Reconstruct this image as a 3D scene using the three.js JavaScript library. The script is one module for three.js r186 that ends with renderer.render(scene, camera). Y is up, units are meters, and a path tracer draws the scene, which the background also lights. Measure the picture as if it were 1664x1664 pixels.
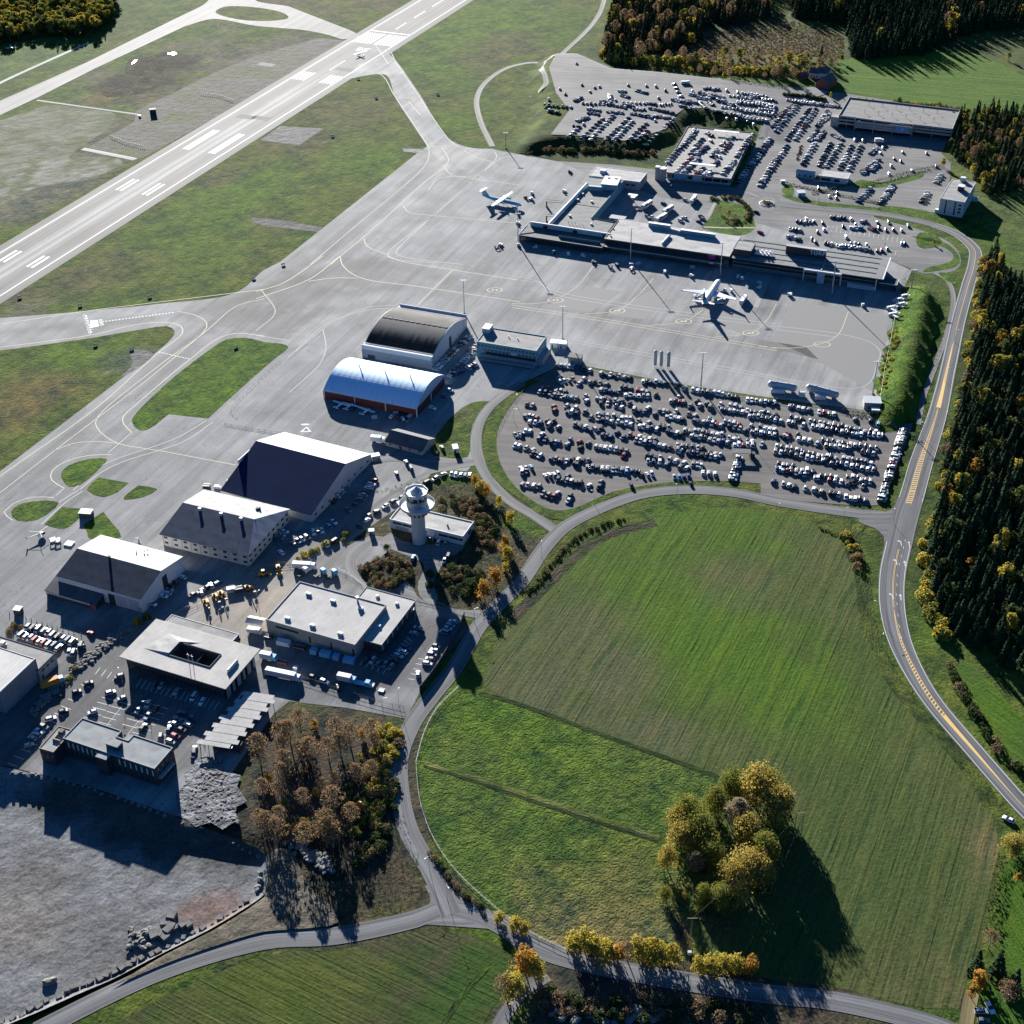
import * as THREE from 'three';
import { FontLoader } from "three/addons/loaders/FontLoader.js";
import { mergeGeometries } from 'three/addons/utils/BufferGeometryUtils.js';
const scene = new THREE.Scene();
const CAM_H = 402, PITCH = 35.5 * Math.PI / 180, ROLL = -0.927 * Math.PI / 180, FOC = 2282.4; // focal length in photo pixels (1664 wide)
const camera = new THREE.PerspectiveCamera(2 * Math.atan(832 / FOC) * 180 / Math.PI, 1, 1, 20000);
camera.rotation.order = 'YXZ';
camera.position.set(0, CAM_H, 0);
camera.rotation.set(-PITCH, 0, ROLL);
const SUN_EL = 16 * Math.PI / 180, SUN_AZ = 14.5 * Math.PI / 180;
const sunDir = new THREE.Vector3(-Math.sin(SUN_AZ) * Math.cos(SUN_EL), Math.sin(SUN_EL), -Math.cos(SUN_AZ) * Math.cos(SUN_EL));
{
const W = 512, Hh = 256, d = new Float32Array(W * Hh * 4);
for (let j = 0; j < Hh; j++) for (let i = 0; i < W; i++) {
const el = ((j + 0.5) / Hh - 0.5) * Math.PI, az = ((i + 0.5) / W - 0.5) * 2 * Math.PI, x = Math.cos(az) * Math.cos(el), z = Math.sin(az) * Math.cos(el), y = Math.sin(el), k = (j * W + i) * 4;
const up = Math.max(0, y), cs = Math.max(0, x * sunDir.x + y * sunDir.y + z * sunDir.z), hz = Math.exp(-up * 5), glow = 0.7 * Math.pow(cs, 14) + 1.2 * Math.pow(cs, 90), g = y < 0 ? 0.35 : 1;
d[k] = (0.035 + 0.16 * hz + glow * 1.0) * g; d[k + 1] = (0.27 + 0.3 * hz + glow * 0.9) * g; d[k + 2] = (0.88 + 0.2 * hz + glow * 0.7) * g; d[k + 3] = 1;
}
const t = new THREE.DataTexture(d, W, Hh, THREE.RGBAFormat, THREE.FloatType); t.mapping = THREE.EquirectangularReflectionMapping; t.magFilter = THREE.LinearFilter; t.needsUpdate = true;
scene.background = t; scene.environment = t;
}
scene.environmentIntensity = scene.backgroundIntensity = 0.11;
const sun = new THREE.DirectionalLight(new THREE.Color(1, 0.97, 0.92), 5);
sun.position.set(0, 0, -650).addScaledVector(sunDir, 2500);
sun.target.position.set(0, 0, -650);
sun.castShadow = true;
Object.assign(sun.shadow.camera, { left: -900, right: 900, top: 900, bottom: -900, near: 10, far: 6000 });
sun.shadow.mapSize.set(4096, 4096);
scene.add(sun, sun.target);
const renderer = new THREE.WebGLRenderer({ antialias: true });
renderer.shadowMap.enabled = true;
renderer.toneMapping = THREE.LinearToneMapping;
renderer.toneMappingExposure = 3.15;
let seed = 7;
const rnd = () => { seed = (seed * 1664525 + 1013904223) >>> 0; return seed / 4294967296; };
const rr = (a, b) => a + (b - a) * rnd();
const pick = (a) => a[Math.floor(rnd() * a.length)];
const clamp = (x, a = 0, b = 1) => Math.min(b, Math.max(a, x));
const lerp = (a, b, t) => a + (b - a) * t;
const sstep = (a, b, x) => { const t = clamp((x - a) / (b - a)); return t * t * (3 - 2 * t); };
const hash2 = (x, y, s = 0) => { let h = (Math.imul(x | 0, 374761393) + Math.imul(y | 0, 668265263) + Math.imul(s | 0, 1442695041)) | 0; h = Math.imul(h ^ (h >>> 13), 1274126177); return ((h ^ (h >>> 16)) >>> 0) / 4294967296; };
function vnoise(x, y, s = 0, p = 0) {
const xi = Math.floor(x), yi = Math.floor(y), fx = x - xi, fy = y - yi, u = fx * fx * (3 - 2 * fx), v = fy * fy * (3 - 2 * fy);
const m = (k) => p ? ((k % p) + p) % p : k;
const a = hash2(m(xi), m(yi), s), b = hash2(m(xi + 1), m(yi), s), c = hash2(m(xi), m(yi + 1), s), d = hash2(m(xi + 1), m(yi + 1), s);
return a + (b - a) * u + (c - a) * v + (a - b - c + d) * u * v;
}
function fbm(x, y, o = 4, s = 0) { let t = 0, a = 0.5, n = 0; for (let i = 0; i < o; i++) { t += a * vnoise(x, y, s + i * 17); n += a; a *= 0.5; x = x * 2.03 + 3.1; y = y * 2.03 + 1.7; } return t / n; }
const cP = Math.cos(PITCH), sP = Math.sin(PITCH), cR = Math.cos(ROLL), sR = Math.sin(ROLL);
function planePt(px, py, h = 0) {
let x = (px - 832) / FOC, y = -(py - 832) / FOC;
[x, y] = [cR * x - sR * y, sR * x + cR * y];
const dy = cP * y - sP, dz = -(sP * y + cP), t = (CAM_H - h) / -dy;
return [x * t, dz * t];
}
function polySD(P, x, z) {
let d = 1e18, s = 1;
for (let i = 0, j = P.length - 1; i < P.length; j = i, i++) {
const ex = P[j][0] - P[i][0], ez = P[j][1] - P[i][1], wx = x - P[i][0], wz = z - P[i][1];
const t = clamp((wx * ex + wz * ez) / (ex * ex + ez * ez)), bx = wx - ex * t, bz = wz - ez * t;
d = Math.min(d, bx * bx + bz * bz);
const c1 = z >= P[i][1], c2 = z < P[j][1], c3 = ex * wz > ez * wx;
if ((c1 && c2 && c3) || (!c1 && !c2 && !c3)) s = -s;
}
return s * Math.sqrt(d);
}
const pxs = (str) => str.trim().split(/\s+/).map((w) => w.split(',').map(Number));
const TERR = [];
function terrainFeature(str, top, width, atH = top) {
const P = pxs(str).map(([a, b]) => planePt(a, b, atH));
let x0 = 1e9, x1 = -1e9, z0 = 1e9, z1 = -1e9;
const wmax = typeof width === 'function' ? 70 : width;
for (const [x, z] of P) { x0 = Math.min(x0, x); x1 = Math.max(x1, x); z0 = Math.min(z0, z); z1 = Math.max(z1, z); }
TERR.push({ P, top, width, box: [x0 - wmax, x1 + wmax, z0 - wmax, z1 + wmax] });
}
function H(x, z) {
let h = 0;
for (const f of TERR) {
const b = f.box;
if (x < b[0] || x > b[1] || z < b[2] || z > b[3]) continue;
const w = typeof f.width === 'function' ? f.width(x, z) : f.width;
h += f.top * (1 - sstep(0, w, polySD(f.P, x, z)));
}
return h;
}
const nearTerr = (x, z) => TERR.some(({ box: b }) => x > b[0] - 5 && x < b[1] + 5 && z > b[2] - 5 && z < b[3] + 5);
const RAMP_X = planePt(1192, 160, 5)[0];
terrainFeature('862,232 895,222 962,225 1020,233 1082,213 1098,190 1112,180 1150,179 1185,190 1195,165 1190,133 1180,131 1105,122 1060,117 990,112 935,88 905,88 880,120 890,160 885,190', 5, (x) => 12 + 53 * sstep(RAMP_X - 12, RAMP_X + 30, x));
terrainFeature('-60,1290 20,1290 65,1298 105,1322 235,1366 335,1382 425,1402 424,1452 395,1470 330,1508 250,1550 180,1587 120,1610 60,1637 0,1662 -60,1690', -3.5, 7, -3.5);
terrainFeature('1506,462 1512,470 1494,560 1466,660 1458,664 1464,620 1486,540 1500,480', 6, (x, z) => { const [ax, az] = planePt(1509, 470, 6), [bx, bz] = planePt(1462, 655, 6), k = ((x - ax) * (bz - az) - (z - az) * (bx - ax)) / Math.hypot(bx - ax, bz - az); return lerp(13, 4, sstep(-3, 3, k)); });
function G(px, py) { // pixel -> [x, y, z] on the terrain
let h = 0, p = planePt(px, py, 0);
if (!nearTerr(p[0], p[1])) return [p[0], 0, p[1]];
for (let i = 0; i < 14; i++) { h += 0.6 * (H(p[0], p[1]) - h); p = planePt(px, py, h); }
return [p[0], H(p[0], p[1]), p[1]];
}
const G2 = (px, py) => { const g = G(px, py); return [g[0], g[2]]; };
const zoomed = (ox, oy, size) => (x, y) => [ox + x * size / 1664, oy + y * size / 1664];
const usedNames = new Map();
function numbered(name) { const n = usedNames.get(name) ?? 0; usedNames.set(name, n + 1); return n ? `${name}_${String(n).padStart(3, '0')}` : name; }
function tag(o, label, category, group, kind) {
o.userData = { ...o.userData };
if (label) o.userData.label = label;
if (category) o.userData.category = category;
if (group) o.userData.group = group;
if (kind) o.userData.kind = kind;
return o;
}
function thing(name, label, category, [x, y, z] = [0, 0, 0], turn = 0, group) {
const o = new THREE.Group(); o.name = numbered(name); scene.add(o);
o.position.set(x, y, z); o.rotation.y = turn;
return tag(o, label, category, group);
}
function part(parent, name, geo, mat, label) {
const m = new THREE.Mesh(Array.isArray(geo) ? mergeGeometries(geo.map(plain)) : geo, mat);
m.name = name; m.castShadow = m.receiveShadow = true; parent.add(m);
if (label) m.userData.label = label;
return m;
}
const plain = (g) => { const o = g.index ? g.toNonIndexed() : g; for (const k of Object.keys(o.attributes)) if (!['position', 'normal', 'uv'].includes(k)) o.deleteAttribute(k); return o; };
function solo(name, geo, mat, label, category, group) { const m = part(scene, numbered(name), geo, mat); return tag(m, label, category, group); }
const box = (w, h, d, x = 0, y = 0, z = 0, ry = 0) => { const g = new THREE.BoxGeometry(w, h, d); if (ry) g.rotateY(ry); return g.translate(x, y, z); };
const cyl = (r0, r1, h, x = 0, y = 0, z = 0, n = 10) => new THREE.CylinderGeometry(r1, r0, h, n).translate(x, y + h / 2, z);
function bar(a, b, r, n = 6, r2 = r) {
const A = new THREE.Vector3(...a), B = new THREE.Vector3(...b), d = B.clone().sub(A), L = d.length();
const g = new THREE.CylinderGeometry(r2, r, L, n).translate(0, L / 2, 0);
g.applyQuaternion(new THREE.Quaternion().setFromUnitVectors(new THREE.Vector3(0, 1, 0), d.normalize()));
return g.translate(...a);
}
function makeTex(n, fn, { srgb = false, m = n } = {}) {
const d = new Uint8Array(n * m * 4);
for (let j = 0; j < m; j++) for (let i = 0; i < n; i++) {
const v = fn(i / n, j / m), k = (j * n + i) * 4;
if (typeof v === 'number') d[k] = d[k + 1] = d[k + 2] = clamp(v) * 255; else { d[k] = clamp(v[0]) * 255; d[k + 1] = clamp(v[1]) * 255; d[k + 2] = clamp(v[2]) * 255; }
d[k + 3] = 255;
}
const t = new THREE.DataTexture(d, n, m); t.wrapS = t.wrapT = THREE.RepeatWrapping; t.magFilter = THREE.LinearFilter; t.minFilter = THREE.LinearMipmapLinearFilter;
if (srgb) t.colorSpace = THREE.SRGBColorSpace;
t.needsUpdate = true;
return t;
}
function tfbm(u, v, f, o, s, fy = f) { let t = 0, a = 0.5, n = 0; for (let i = 0; i < o; i++) { t += a * vnoise2(u * f, v * fy, s + i * 31, f, fy); n += a; a *= 0.55; f *= 2; fy *= 2; } return t / n; }
function vnoise2(x, y, s, p, q) {
const xi = Math.floor(x), yi = Math.floor(y), fx = x - xi, fy = y - yi, u = fx * fx * (3 - 2 * fx), v = fy * fy * (3 - 2 * fy);
const X = xi % p, Y = yi % q, X1 = (xi + 1) % p, Y1 = (yi + 1) % q;
const a = hash2(X, Y, s), b = hash2(X1, Y, s), c = hash2(X, Y1, s), d = hash2(X1, Y1, s);
return a + (b - a) * u + (c - a) * v + (a - b - c + d) * u * v;
}
const repeatTex = (t, sx, sy = sx) => { const c = t.clone(); c.repeat.set(sx, sy); c.needsUpdate = true; return c; };
const grassTex = makeTex(1024, (u, v) => {
const a = tfbm(u, v, 8, 6, 1), b = tfbm(u, v, 24, 5, 2), c = tfbm(u, v, 128, 3, 3);
const k = 0.5 + (a - 0.5) * 0.5 + (b - 0.5) * 0.6 + (c - 0.5) * 0.55, dry = (b - 0.5) * 0.22 + (a - 0.5) * 0.25;
return [k + dry, k, k - dry * 0.6];
});
const grassBump = makeTex(512, (u, v) => 0.5 * tfbm(u, v, 20, 5, 9) + 0.5 * tfbm(u, v, 90, 3, 10));
const asphaltTex = makeTex(1024, (u, v) => {
const a = tfbm(u, v, 4, 5, 11), st = tfbm(u, v, 3, 4, 12, 48), g = tfbm(u, v, 200, 2, 13);
let k = 0.62 + (a - 0.5) * 0.34 + (st - 0.5) * 0.4 + (g - 0.5) * 0.18;
const joint = Math.abs(((v * 12 + (a - 0.5) * 0.08) % 1) - 0.5); if (joint < 0.014) k *= 0.78;
const crack = Math.abs(tfbm(u, v, 6, 4, 14) - 0.5); if (crack < 0.005) k *= 0.78;
return [k * 1.005, k, k * 0.995];
});
const streakTex = makeTex(1024, (u, v) => {
const s1 = tfbm(u, v, 2, 4, 21, 40), s2 = tfbm(u, v, 4, 4, 22, 120), g = tfbm(u, v, 160, 2, 23, 160);
return 0.56 + (s1 - 0.5) * 0.6 + (s2 - 0.5) * 0.45 + (g - 0.5) * 0.1;
});
const rowTex = makeTex(1024, (u, v) => {
const s1 = tfbm(u, v, 3, 3, 31, 24), s2 = tfbm(u, v, 6, 3, 32, 110), g = tfbm(u, v, 90, 4, 33), tram = Math.abs(((v * 6) % 1) - 0.5) < 0.02 ? -0.1 : 0;
const k = 0.5 + (s1 - 0.5) * 0.12 + (s2 - 0.5) * 0.3 + (g - 0.5) * 0.36 + tram * 1.3, dry = (s1 - 0.5) * 0.16 + (s2 - 0.5) * 0.16;
return [k + dry, k, k - dry * 0.2];
});
const gravelTex = makeTex(1024, (u, v) => {
const a = tfbm(u, v, 6, 5, 41), b = tfbm(u, v, 50, 4, 42), w = tfbm(u + 0.03 * tfbm(u, v, 5, 2, 44), v, 10, 4, 43, 40);
const k = 0.52 + (a - 0.5) * 0.35 + (b - 0.5) * 0.5 + (w - 0.5) * 0.3;
return [k * 1.005, k, k * 0.985];
});
const rockBump = makeTex(512, (u, v) => { const a = tfbm(u, v, 8, 5, 51), r = 1 - Math.abs(tfbm(u, v, 6, 4, 52) * 2 - 1); return 0.5 * a + 0.5 * r; });
const seamTex = makeTex(512, (u, v) => { const s = Math.abs(((u * 16) % 1) - 0.5) * 2; return 0.8 + (tfbm(u, v, 6, 5, 61) - 0.5) * 0.34 - (s > 0.9 ? 0.2 : 0) + (tfbm(u, v, 32, 3, 62, 3) - 0.5) * 0.14; });
const feltTex = makeTex(512, (u, v) => { const s = Math.abs(((v * 8) % 1) - 0.5) * 2; return 0.78 + (tfbm(u, v, 5, 5, 71) - 0.5) * 0.6 + (tfbm(u, v, 64, 3, 72) - 0.5) * 0.14 - (s > 0.95 ? 0.09 : 0); });
const wallTex = makeTex(256, (u, v) => 0.85 + (tfbm(u, v, 24, 3, 81, 3) - 0.5) * 0.16 + (tfbm(u, v, 4, 4, 82) - 0.5) * 0.14);
const std = (color, roughness = 0.9, extra = {}) => new THREE.MeshStandardMaterial({ color: new THREE.Color().setRGB(...color), roughness, ...extra });
function groundMat(tex, roughness, bump, bumpScale, spec = 0.5) {
return new THREE.MeshPhysicalMaterial({ color: new THREE.Color().setRGB(2.1, 2.1, 2.1), map: tex, vertexColors: true, roughness, bumpMap: bump ?? null, bumpScale: bumpScale ?? 1, specularIntensity: spec });
}
const dull = (c, map) => new THREE.MeshPhysicalMaterial({ color: new THREE.Color().setRGB(...c), roughness: 1, specularIntensity: 0.12, map });
const M = {
grass: groundMat(grassTex, 1, grassBump, 0.5, 0.2),
tuft: groundMat(grassTex, 1, grassBump, 0.7, 0.2),
rows: groundMat(rowTex, 1, rowTex, 0.35, 0.2),
asphalt: groundMat(asphaltTex, 0.86, null, 0, 0.38),
streak: groundMat(streakTex, 0.8, null, 0, 0.28),
road: groundMat(streakTex, 0.85, null, 0, 0.35),
gravel: groundMat(gravelTex, 0.95, rockBump, 0.5, 0.3),
rock: groundMat(gravelTex, 0.9, rockBump, 0.8, 0.4),
};
function outline(str, smooth = true) {
const raw = str.trim().split(/\s+/), pts = raw.map((w) => ({ c: w.endsWith('!') || !smooth, p: G2(...w.replace('!', '').split(',').map(Number)) })), n = pts.length, out = [];
for (let i = 0; i < n; i++) {
const a = pts[i], b = pts[(i + 1) % n], p0 = a.c ? a.p : pts[(i + n - 1) % n].p, p3 = b.c ? b.p : pts[(i + 2) % n].p;
const L = Math.hypot(b.p[0] - a.p[0], b.p[1] - a.p[1]), k = a.c && b.c ? 1 : Math.max(2, Math.min(14, Math.round(L / 6)));
for (let j = 0; j < k; j++) out.push(crom(p0, a.p, b.p, p3, j / k));
}
return out;
}
function crom(p0, p1, p2, p3, t) {
const d = (a, b) => Math.max(1e-3, Math.sqrt(Math.hypot(b[0] - a[0], b[1] - a[1])));
const t1 = d(p1, p0), t2 = t1 + d(p2, p1), t3 = t2 + d(p3, p2), T = lerp(t1, t2, t);
if (t1 < 0.01 && t3 - t2 < 0.01) return [lerp(p1[0], p2[0], t), lerp(p1[1], p2[1], t)];
const mix = (a, b, ta, tb) => { const k = (T - ta) / (tb - ta); return [a[0] + (b[0] - a[0]) * k, a[1] + (b[1] - a[1]) * k]; };
const A1 = t1 < 0.01 ? p1 : mix(p0, p1, 0, t1), A2 = mix(p1, p2, t1, t2), A3 = t3 - t2 < 0.01 ? p2 : mix(p2, p3, t2, t3);
const B1 = t1 < 0.01 ? A2 : mix(A1, A2, 0, t2), B2 = t3 - t2 < 0.01 ? A2 : mix(A2, A3, t1, t3);
return mix(B1, B2, t1, t2);
}
function drape(ring, holes, lift, L, Lterr = 5) {
const toV = (r) => r.map((p) => new THREE.Vector2(p[0], p[1]));
const R = toV(ring); if (THREE.ShapeUtils.isClockWise(R)) R.reverse();
const hs = holes.map((h) => { const v = toV(h); if (!THREE.ShapeUtils.isClockWise(v)) v.reverse(); return v; });
const V = [...R, ...hs.flat()].map((v) => [v.x, v.y]);
let F = THREE.ShapeUtils.triangulateShape(R, hs);
const mids = new Map(), far = (a, b) => {
const [x0, z0] = V[a], [x1, z1] = V[b], d = Math.hypot(x1 - x0, z1 - z0);
if (d > 400) return true;
const steps = Math.max(1, Math.ceil(d / 40)); let t = false;
for (let i = 0; i <= steps && !t; i++) t = nearTerr(lerp(x0, x1, i / steps), lerp(z0, z1, i / steps));
return d > (t ? Math.min(L, Lterr) : L);
};
const seen = new Map(), split = (a, b) => {
const key = a < b ? a * 1e7 + b : b * 1e7 + a;
if (!seen.has(key)) seen.set(key, far(a, b));
if (!seen.get(key)) return -1;
if (!mids.has(key)) { mids.set(key, V.length); V.push([(V[a][0] + V[b][0]) / 2, (V[a][1] + V[b][1]) / 2]); }
return mids.get(key);
};
for (let pass = 0; pass < 14; pass++) {
const N = []; let any = false;
for (const [a, b, c] of F) {
const ab = split(a, b), bc = split(b, c), ca = split(c, a), k = (ab >= 0) + (bc >= 0) + (ca >= 0);
if (!k) { N.push([a, b, c]); continue; }
any = true;
if (k === 3) N.push([a, ab, ca], [ab, b, bc], [ca, bc, c], [ab, bc, ca]);
else if (k === 1) { if (ab >= 0) N.push([a, ab, c], [ab, b, c]); else if (bc >= 0) N.push([a, b, bc], [a, bc, c]); else N.push([a, b, ca], [ca, b, c]); }
else if (ab < 0) N.push([a, b, bc], [a, bc, ca], [ca, bc, c]);
else if (bc < 0) N.push([b, c, ca], [b, ca, ab], [ab, ca, a]);
else N.push([c, a, ab], [c, ab, bc], [bc, ab, b]);
}
F = N; if (!any) break;
}
return { V, F, lift };
}
function sheetGeo({ V, F, lift }, color, tile, turn = 0, sx = 1) {
const n = V.length, pos = new Float32Array(n * 3), uv = new Float32Array(n * 2), col = new Float32Array(n * 3), c = Math.cos(turn), s = Math.sin(turn);
for (let i = 0; i < n; i++) {
const [x, z] = V[i];
pos.set([x, H(x, z) + lift, z], i * 3);
uv.set([(c * x + s * z) / (tile * sx), (-s * x + c * z) / tile], i * 2);
col.set(color(x, z), i * 3);
}
const g = new THREE.BufferGeometry();
g.setAttribute('position', new THREE.BufferAttribute(pos, 3)); g.setAttribute('uv', new THREE.BufferAttribute(uv, 2)); g.setAttribute('color', new THREE.BufferAttribute(col, 3));
g.setIndex(F.flatMap(([a, b, d]) => [a, d, b]));
g.computeVertexNormals();
const N = g.attributes.normal; // face up
if (N.getY(0) < 0) { g.setIndex(F.flat()); g.computeVertexNormals(); }
return g;
}
const GREEN = [0.044, 0.080, 0.010], LUSH = [0.052, 0.102, 0.008], OLIVE = [0.058, 0.077, 0.014], BROWN = [0.07, 0.064, 0.03], DRY = [0.105, 0.090, 0.040], EARTH = [0.045, 0.038, 0.028], DARKG = [0.022, 0.036, 0.010], GREYG = [0.085, 0.085, 0.062], PEAT = [0.022, 0.018, 0.015], RUST = [0.085, 0.068, 0.026];
function tint(a, b, scale, sd, patches = [], amount = 1) {
const P = patches.flatMap(([str, c]) => str.split(/\s+/).filter(Boolean).map((w) => { const [x, y, r, k] = w.split(',').map(Number); return [...G2(x, y), r, k, c]; }));
return (x, z) => {
const t = sstep(0.3, 0.7, fbm(x / scale, z / scale, 4, sd)) * amount;
let c = [lerp(a[0], b[0], t), lerp(a[1], b[1], t), lerp(a[2], b[2], t)];
for (const [px, pz, r, k, q] of P) {
const d = Math.hypot(x - px, z - pz); if (d > r * 2) continue;
const w = k * (1 - sstep(0.35, 1, d / r + (fbm(x / 9, z / 9, 3, sd + 5) - 0.5) * 0.9));
c = [lerp(c[0], q[0], w), lerp(c[1], q[1], w), lerp(c[2], q[2], w)];
}
return c;
};
}
const flat = (c, v = 0.06, scale = 14, sd = 3) => (x, z) => { const k = 1 + (fbm(x / scale, z / scale, 3, sd) - 0.5) * 2 * v; return [c[0] * k, c[1] * k, c[2] * k]; };
function sheet(name, str, lift, mat, color, { L = 12, tile = 90, turn = 0, sx = 1, smooth = true, holes = [] } = {}) {
const ring = typeof str === 'string' ? outline(str, smooth) : str;
const m = part(scene, numbered(name), sheetGeo(drape(ring, holes.map((h) => outline(h, smooth)), lift, L), color, tile, turn, sx), mat);
m.userData.kind = 'structure'; m.castShadow = false;
return m;
}
function centre(str, step = 4) {
const P = pxs(str).map(([x, y, w]) => [...G2(x, y), w]), out = [];
for (let i = 0; i + 1 < P.length; i++) {
const p0 = P[Math.max(0, i - 1)], p3 = P[Math.min(P.length - 1, i + 2)], L = Math.hypot(P[i + 1][0] - P[i][0], P[i + 1][1] - P[i][1]), k = Math.max(1, Math.round(L / step));
for (let j = 0; j < k; j++) out.push([...crom(i ? p0 : [2 * P[0][0] - P[1][0], 2 * P[0][1] - P[1][1]], P[i], P[i + 1], i + 2 < P.length ? p3 : [2 * P[i + 1][0] - P[i][0], 2 * P[i + 1][1] - P[i][1]], j / k), lerp(P[i][2] ?? 0, P[i + 1][2] ?? 0, j / k)]);
}
out.push(P[P.length - 1]);
return out;
}
function ribbonGeo(C, width, lift, color, tile = 40, off = 0, cross = 2) {
const pos = [], uv = [], col = [], idx = []; let run = 0;
C.forEach(([x, z, w], i) => {
const a = C[Math.max(0, i - 1)], b = C[Math.min(C.length - 1, i + 1)], dx = b[0] - a[0], dz = b[1] - a[1], l = Math.hypot(dx, dz) || 1, nx = -dz / l, nz = dx / l, W = w || width;
if (i) run += Math.hypot(x - C[i - 1][0], z - C[i - 1][1]);
for (let k = 0; k <= cross; k++) {
const o = off + (k / cross - 0.5) * W, X = x + nx * o, Z = z + nz * o;
pos.push(X, H(X, Z) + lift, Z); uv.push(run / (tile * 3), o / tile + 0.5); col.push(...(color ? color(X, Z, o / W) : [1, 1, 1]));
if (i && k) { const q = i * (cross + 1) + k, p = q - cross - 1; idx.push(p - 1, q - 1, p, p, q - 1, q); }
}
});
const g = new THREE.BufferGeometry();
g.setAttribute('position', new THREE.Float32BufferAttribute(pos, 3)); g.setAttribute('uv', new THREE.Float32BufferAttribute(uv, 2)); g.setAttribute('color', new THREE.Float32BufferAttribute(col, 3));
g.setIndex(idx); g.computeVertexNormals();
if (g.attributes.normal.getY(0) < 0) { for (let i = 0; i < idx.length; i += 3) [idx[i], idx[i + 1]] = [idx[i + 1], idx[i]]; g.setIndex(idx); g.computeVertexNormals(); }
return g;
}
function ribbon(name, str, width, lift, mat, color, opt = {}) {
const m = part(scene, numbered(name), ribbonGeo(centre(str), width, lift, color, opt.tile, 0, opt.cross ?? 4), mat);
m.userData.kind = 'structure'; m.castShadow = false;
return m;
}
{
const tr = [-7000, 300], sq = [[-7000, 300], [7000, 300], [7000, -12000], [-7000, -12000]];
const c = tint(OLIVE, GREEN, 40, 100, [
['700,870,45,0.9 800,850,40,0.9 760,940,35,0.9 640,930,26,0.8 560,960,20,0.7 520,1000,20,.7', EARTH],
['540,1250,70,1 560,1400,60,0.9 470,1330,50,1 640,1300,25,.5', EARTH],
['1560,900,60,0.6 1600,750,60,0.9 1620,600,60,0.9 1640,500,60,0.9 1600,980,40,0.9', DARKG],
['1200,60,120,0.8 1150,80,100,.8', BROWN], ['1000,90,60,.7 1100,30,90,.7 1500,40,160,.8 50,40,120,.8', DARKG],
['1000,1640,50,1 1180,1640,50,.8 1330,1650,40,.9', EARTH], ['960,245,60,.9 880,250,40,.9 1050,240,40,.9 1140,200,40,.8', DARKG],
['1490,520,26,.9 1470,580,26,.9 1452,640,26,.9 1500,480,20,.9', LUSH], ['810,240,30,.5', GREEN], ['880,105,60,.6 900,60,70,.6', OLIVE],
]);
const d = drape(sq, [], 0, 1e9, 1e9);
const V = [], F = [], id = new Map();
const cell = (x0, x1, z0, z1) => { const k = ([x, z]) => { const s = `${x},${z}`; if (!id.has(s)) { id.set(s, V.length); V.push([x, z]); } return id.get(s); }; const a = k([x0, z0]), b = k([x1, z0]), e = k([x1, z1]), f = k([x0, z1]); F.push([a, e, b], [a, f, e]); };
const xs = [-7000, -3000, -1500, -1000], zs = [300, 0, -150];
for (let x = -700; x <= 700; x += 7) xs.push(x);
xs.push(1000, 1500, 3000, 7000);
for (let z = -210; z >= -1700; z -= 7) zs.push(z);
zs.push(-2500, -4000, -7000, -12000);
for (let i = 0; i + 1 < xs.length; i++) for (let j = 0; j + 1 < zs.length; j++) cell(xs[i], xs[i + 1], zs[j], zs[j + 1]);
const gg = sheetGeo({ V, F, lift: 0 }, c, 90), gp = gg.attributes.position; // the pit sheet covers this part: keep the base clear below it
for (let i = 0; i < gp.count; i++) if (polySD(TERR[1].P, gp.getX(i), gp.getZ(i)) < 9) gp.setY(i, gp.getY(i) - 1.5);
const g = part(scene, 'ground', gg, M.grass);
g.userData.kind = 'structure';
}
const RTURN0 = Math.atan2(470, -207);
sheet('grass_field', '-60,225! 0,192! 62,160! 155,113! 300,45! 340,34 416,43 493,51 540,63 555,66! 228,257! -60,432!', 0.03, M.grass, tint(OLIVE, [0.075, 0.08, 0.045], 30, 200, [
['100,150,40,.9 200,95,40,.9 300,50,40,.9 30,185,30,.9 420,45,40,.8', GREEN], ['0,300,90,.7 100,240,70,.6 60,330,60,.6', GREYG], ['240,130,40,.9 200,140,35,1 280,100,35,.9 300,105,20,1', PEAT], ['170,160,30,.8 240,165,25,.7', RUST],
['330,170,60,.8 430,100,70,.8 250,215,40,.8 480,70,40,.6 380,130,40,.8', [0.085, 0.078, 0.068]], ['190,180,22,.9', GREEN], ['60,420,50,.8 150,340,40,.7 20,390,40,.8', GREEN]]));
sheet('grass_field', '419,232! 571,131! 585,122 620,122 640,155 688,230 694,240! 678,251! 455,427! 429,440! 380,479! 258,495! 145,506! -60,523! -60,520! 60,455! 103,432!', 0.03, M.grass, tint(GREEN, OLIVE, 34, 210, [
['560,180,60,.6 480,230,40,.8', BROWN], ['420,330,80,.7 300,420,60,.5 600,260,50,.6', LUSH], ['120,460,30,.8 180,440,40,.7 40,480,22,.9', BROWN], ['350,290,25,.8 440,360,30,.6', BROWN], ['520,330,60,.6 250,450,50,.6', OLIVE], ['40,505,20,.8', GREYG]]));
sheet('grass_field', '-60,578! 0,570! 145,550! 233,535 271,530 284,538 277,552 199,614! 0,766! -60,812!', 0.1, M.grass, tint(GREEN, OLIVE, 26, 220, [['60,640,35,.8 100,620,30,.7 20,680,30,.7', RUST], ['200,590,20,.8 225,575,12,.9', GREYG], ['130,580,40,.5', LUSH]]));
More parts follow.
